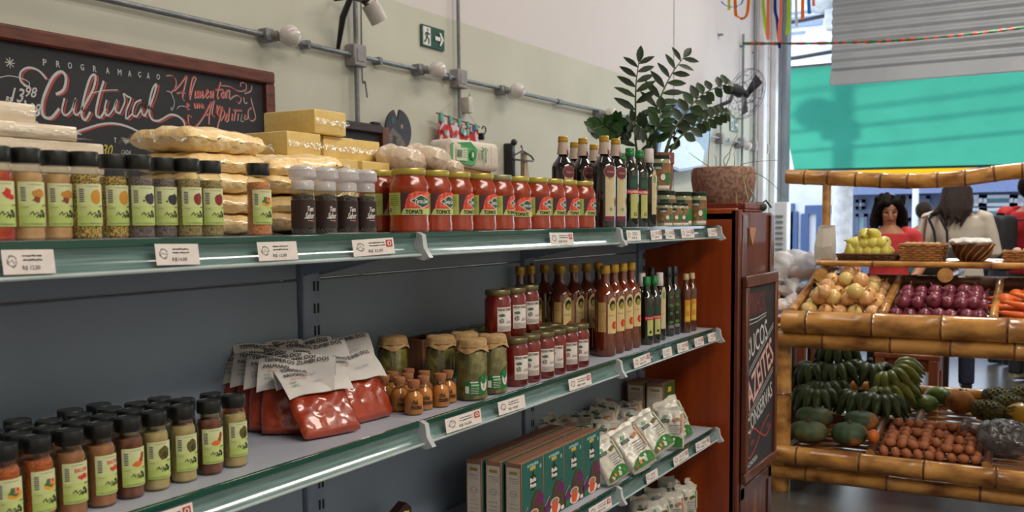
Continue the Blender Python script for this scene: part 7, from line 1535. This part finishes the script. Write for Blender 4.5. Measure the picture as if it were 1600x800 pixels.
# woman in cream, back to us
X = 8.5; q = aX(X, 1492, 450); cream = mat('cream_blouse', (206, 196, 184), .85, c2=(194, 184, 172), scale=7, bump=.3)
r_ang = face_cam(X, q.y)+PI
_, T_, hp_ = person((X, q.y, 0), r_ang+.12, 'woman in cream blouse seen from behind with long dark brown hair', cream, mat('jeans_navy', (30, 38, 62), .8, c2=(22, 28, 48), scale=40), skin2, H=1.70, hair='long', hair_m=hairb, sleeve=1.0, wide=1.12,
    arms=[((.20, 0, 1.36), (.27, .03, 1.10), (.20, -.20, 1.0)), ((-.20, 0, 1.36), (-.27, .03, 1.10), (-.20, -.20, 1.0))], head=(.15, .0, -.2), top='blouse', top_len=.05)
M_ = Matrix.Translation((X, q.y, 0)) @ Matrix.Rotation(r_ang+.12, 4, 'Z')
lea = mat('black_leather', (30, 30, 34), .35, coat=.3)
rb = empty('shoulder_bag', M_ @ Vector((.16, .235, .96))); rb.rotation_euler = (0, 0, r_ang+.12); tag(rb, 'black leather shoulder bag on the back of the woman in cream', 'bag')
MB().rbox(-.15, .15, -.05, .055, -.02, .24, .03, 3).build('bag_body', lea, rb)
for dx in (-.05, .035): MB().tube([(-.02+dx, .0, .24), (-.01+dx*1.1, -.015, .34), (.03+dx, -.06, .44), (.02+dx*.8, -.14, .47), (.0+dx*.8, -.20, .43), (0, -.23, .3)], [.011]*6, 6).build('strap', lea, rb)
MB().rbox(-.10, -.075, -.075, -.068, .05, .09, .002).build('buckle', steel, rb)
sb = MB().tube([M_ @ Vector(p) for p in ((.235, .06, 1.42), (.25, .13, 1.30), (.26, .14, 1.10), (.27, .12, .96))], .010, 6).build('brown_strap', mat('brown_leather', (122, 68, 44), .5)); tag(sb, 'thin brown leather strap over the left shoulder of the woman in cream', 'strap')
# man in red with black backpack, half out of frame
X = 9.2; q = aX(X, 1606, 450); a_ = face_cam(X, q.y)+PI-.95
_, T_, _ = person((X, q.y, 0), a_, 'man in red T-shirt at the right edge wearing a black backpack', mat('red_shirt', (196, 34, 38), .8, c2=(176, 26, 30), scale=9), mat('trousers_charcoal', (40, 40, 48), .8, scale=40), skin, H=1.74, hair='short', sleeve=.4, wide=1.15, shoe_m=mat('shoe_beige', (186, 174, 150), .6),
   arms=[((.21, 0, 1.36), (.27, .0, 1.10), (.25, -.22, 1.02)), ((-.21, 0, 1.36), (-.27, .0, 1.10), (-.25, -.22, 1.02))])
M_ = Matrix.Translation((X, q.y, 0)) @ Matrix.Rotation(a_, 4, 'Z'); bp = empty('backpack', M_ @ Vector((0, .285, .96))); bp.rotation_euler = (0, 0, a_); tag(bp, 'black backpack on the back of the man in red', 'backpack'); nyl = mat('black_nylon', (28, 30, 38), .6, c2=(22, 24, 30), scale=30)
MB().rbox(-.16, .16, -.085, .10, 0, .46, .05, 3).build('pack_body', nyl, bp); MB().rbox(-.12, .12, .10, .14, .04, .24, .02, 2).build('front_pocket', nyl, bp)
for s in (-1, 1): MB().tube([(s*.10, -.08, .42), (s*.12, -.16, .42), (s*.13, -.26, .38), (s*.15, -.34, .22), (s*.16, -.26, .08), (s*.14, -.10, .05)], .020, 7, flat=.4).build('shoulder_strap', nyl, bp)
# further people glimpsed between them
X = 10.2; q = aX(X, 1568, 450); person((X, q.y, 0), face_cam(X, q.y)+2.4, 'person in red cap and dark top mostly hidden by the backpack', mat('navy_top', (34, 40, 60), .8), mat('trousers_charcoal', (40, 40, 48), .8), skin, H=1.48, hair='short', sleeve=1, cap=mat('red_cap', (206, 36, 34), .6))
X = 10.4; q = aX(X, 1441, 450); person((X, q.y, 0), face_cam(X, q.y)+PI, 'person with dark hair and teal shirt mostly hidden behind the woman in cream', mat('teal_shirt', (50, 120, 120), .8), mat('trousers_charcoal', (40, 40, 48), .8), skin, H=1.55, hair='short', hair_m=hairb, sleeve=.4)
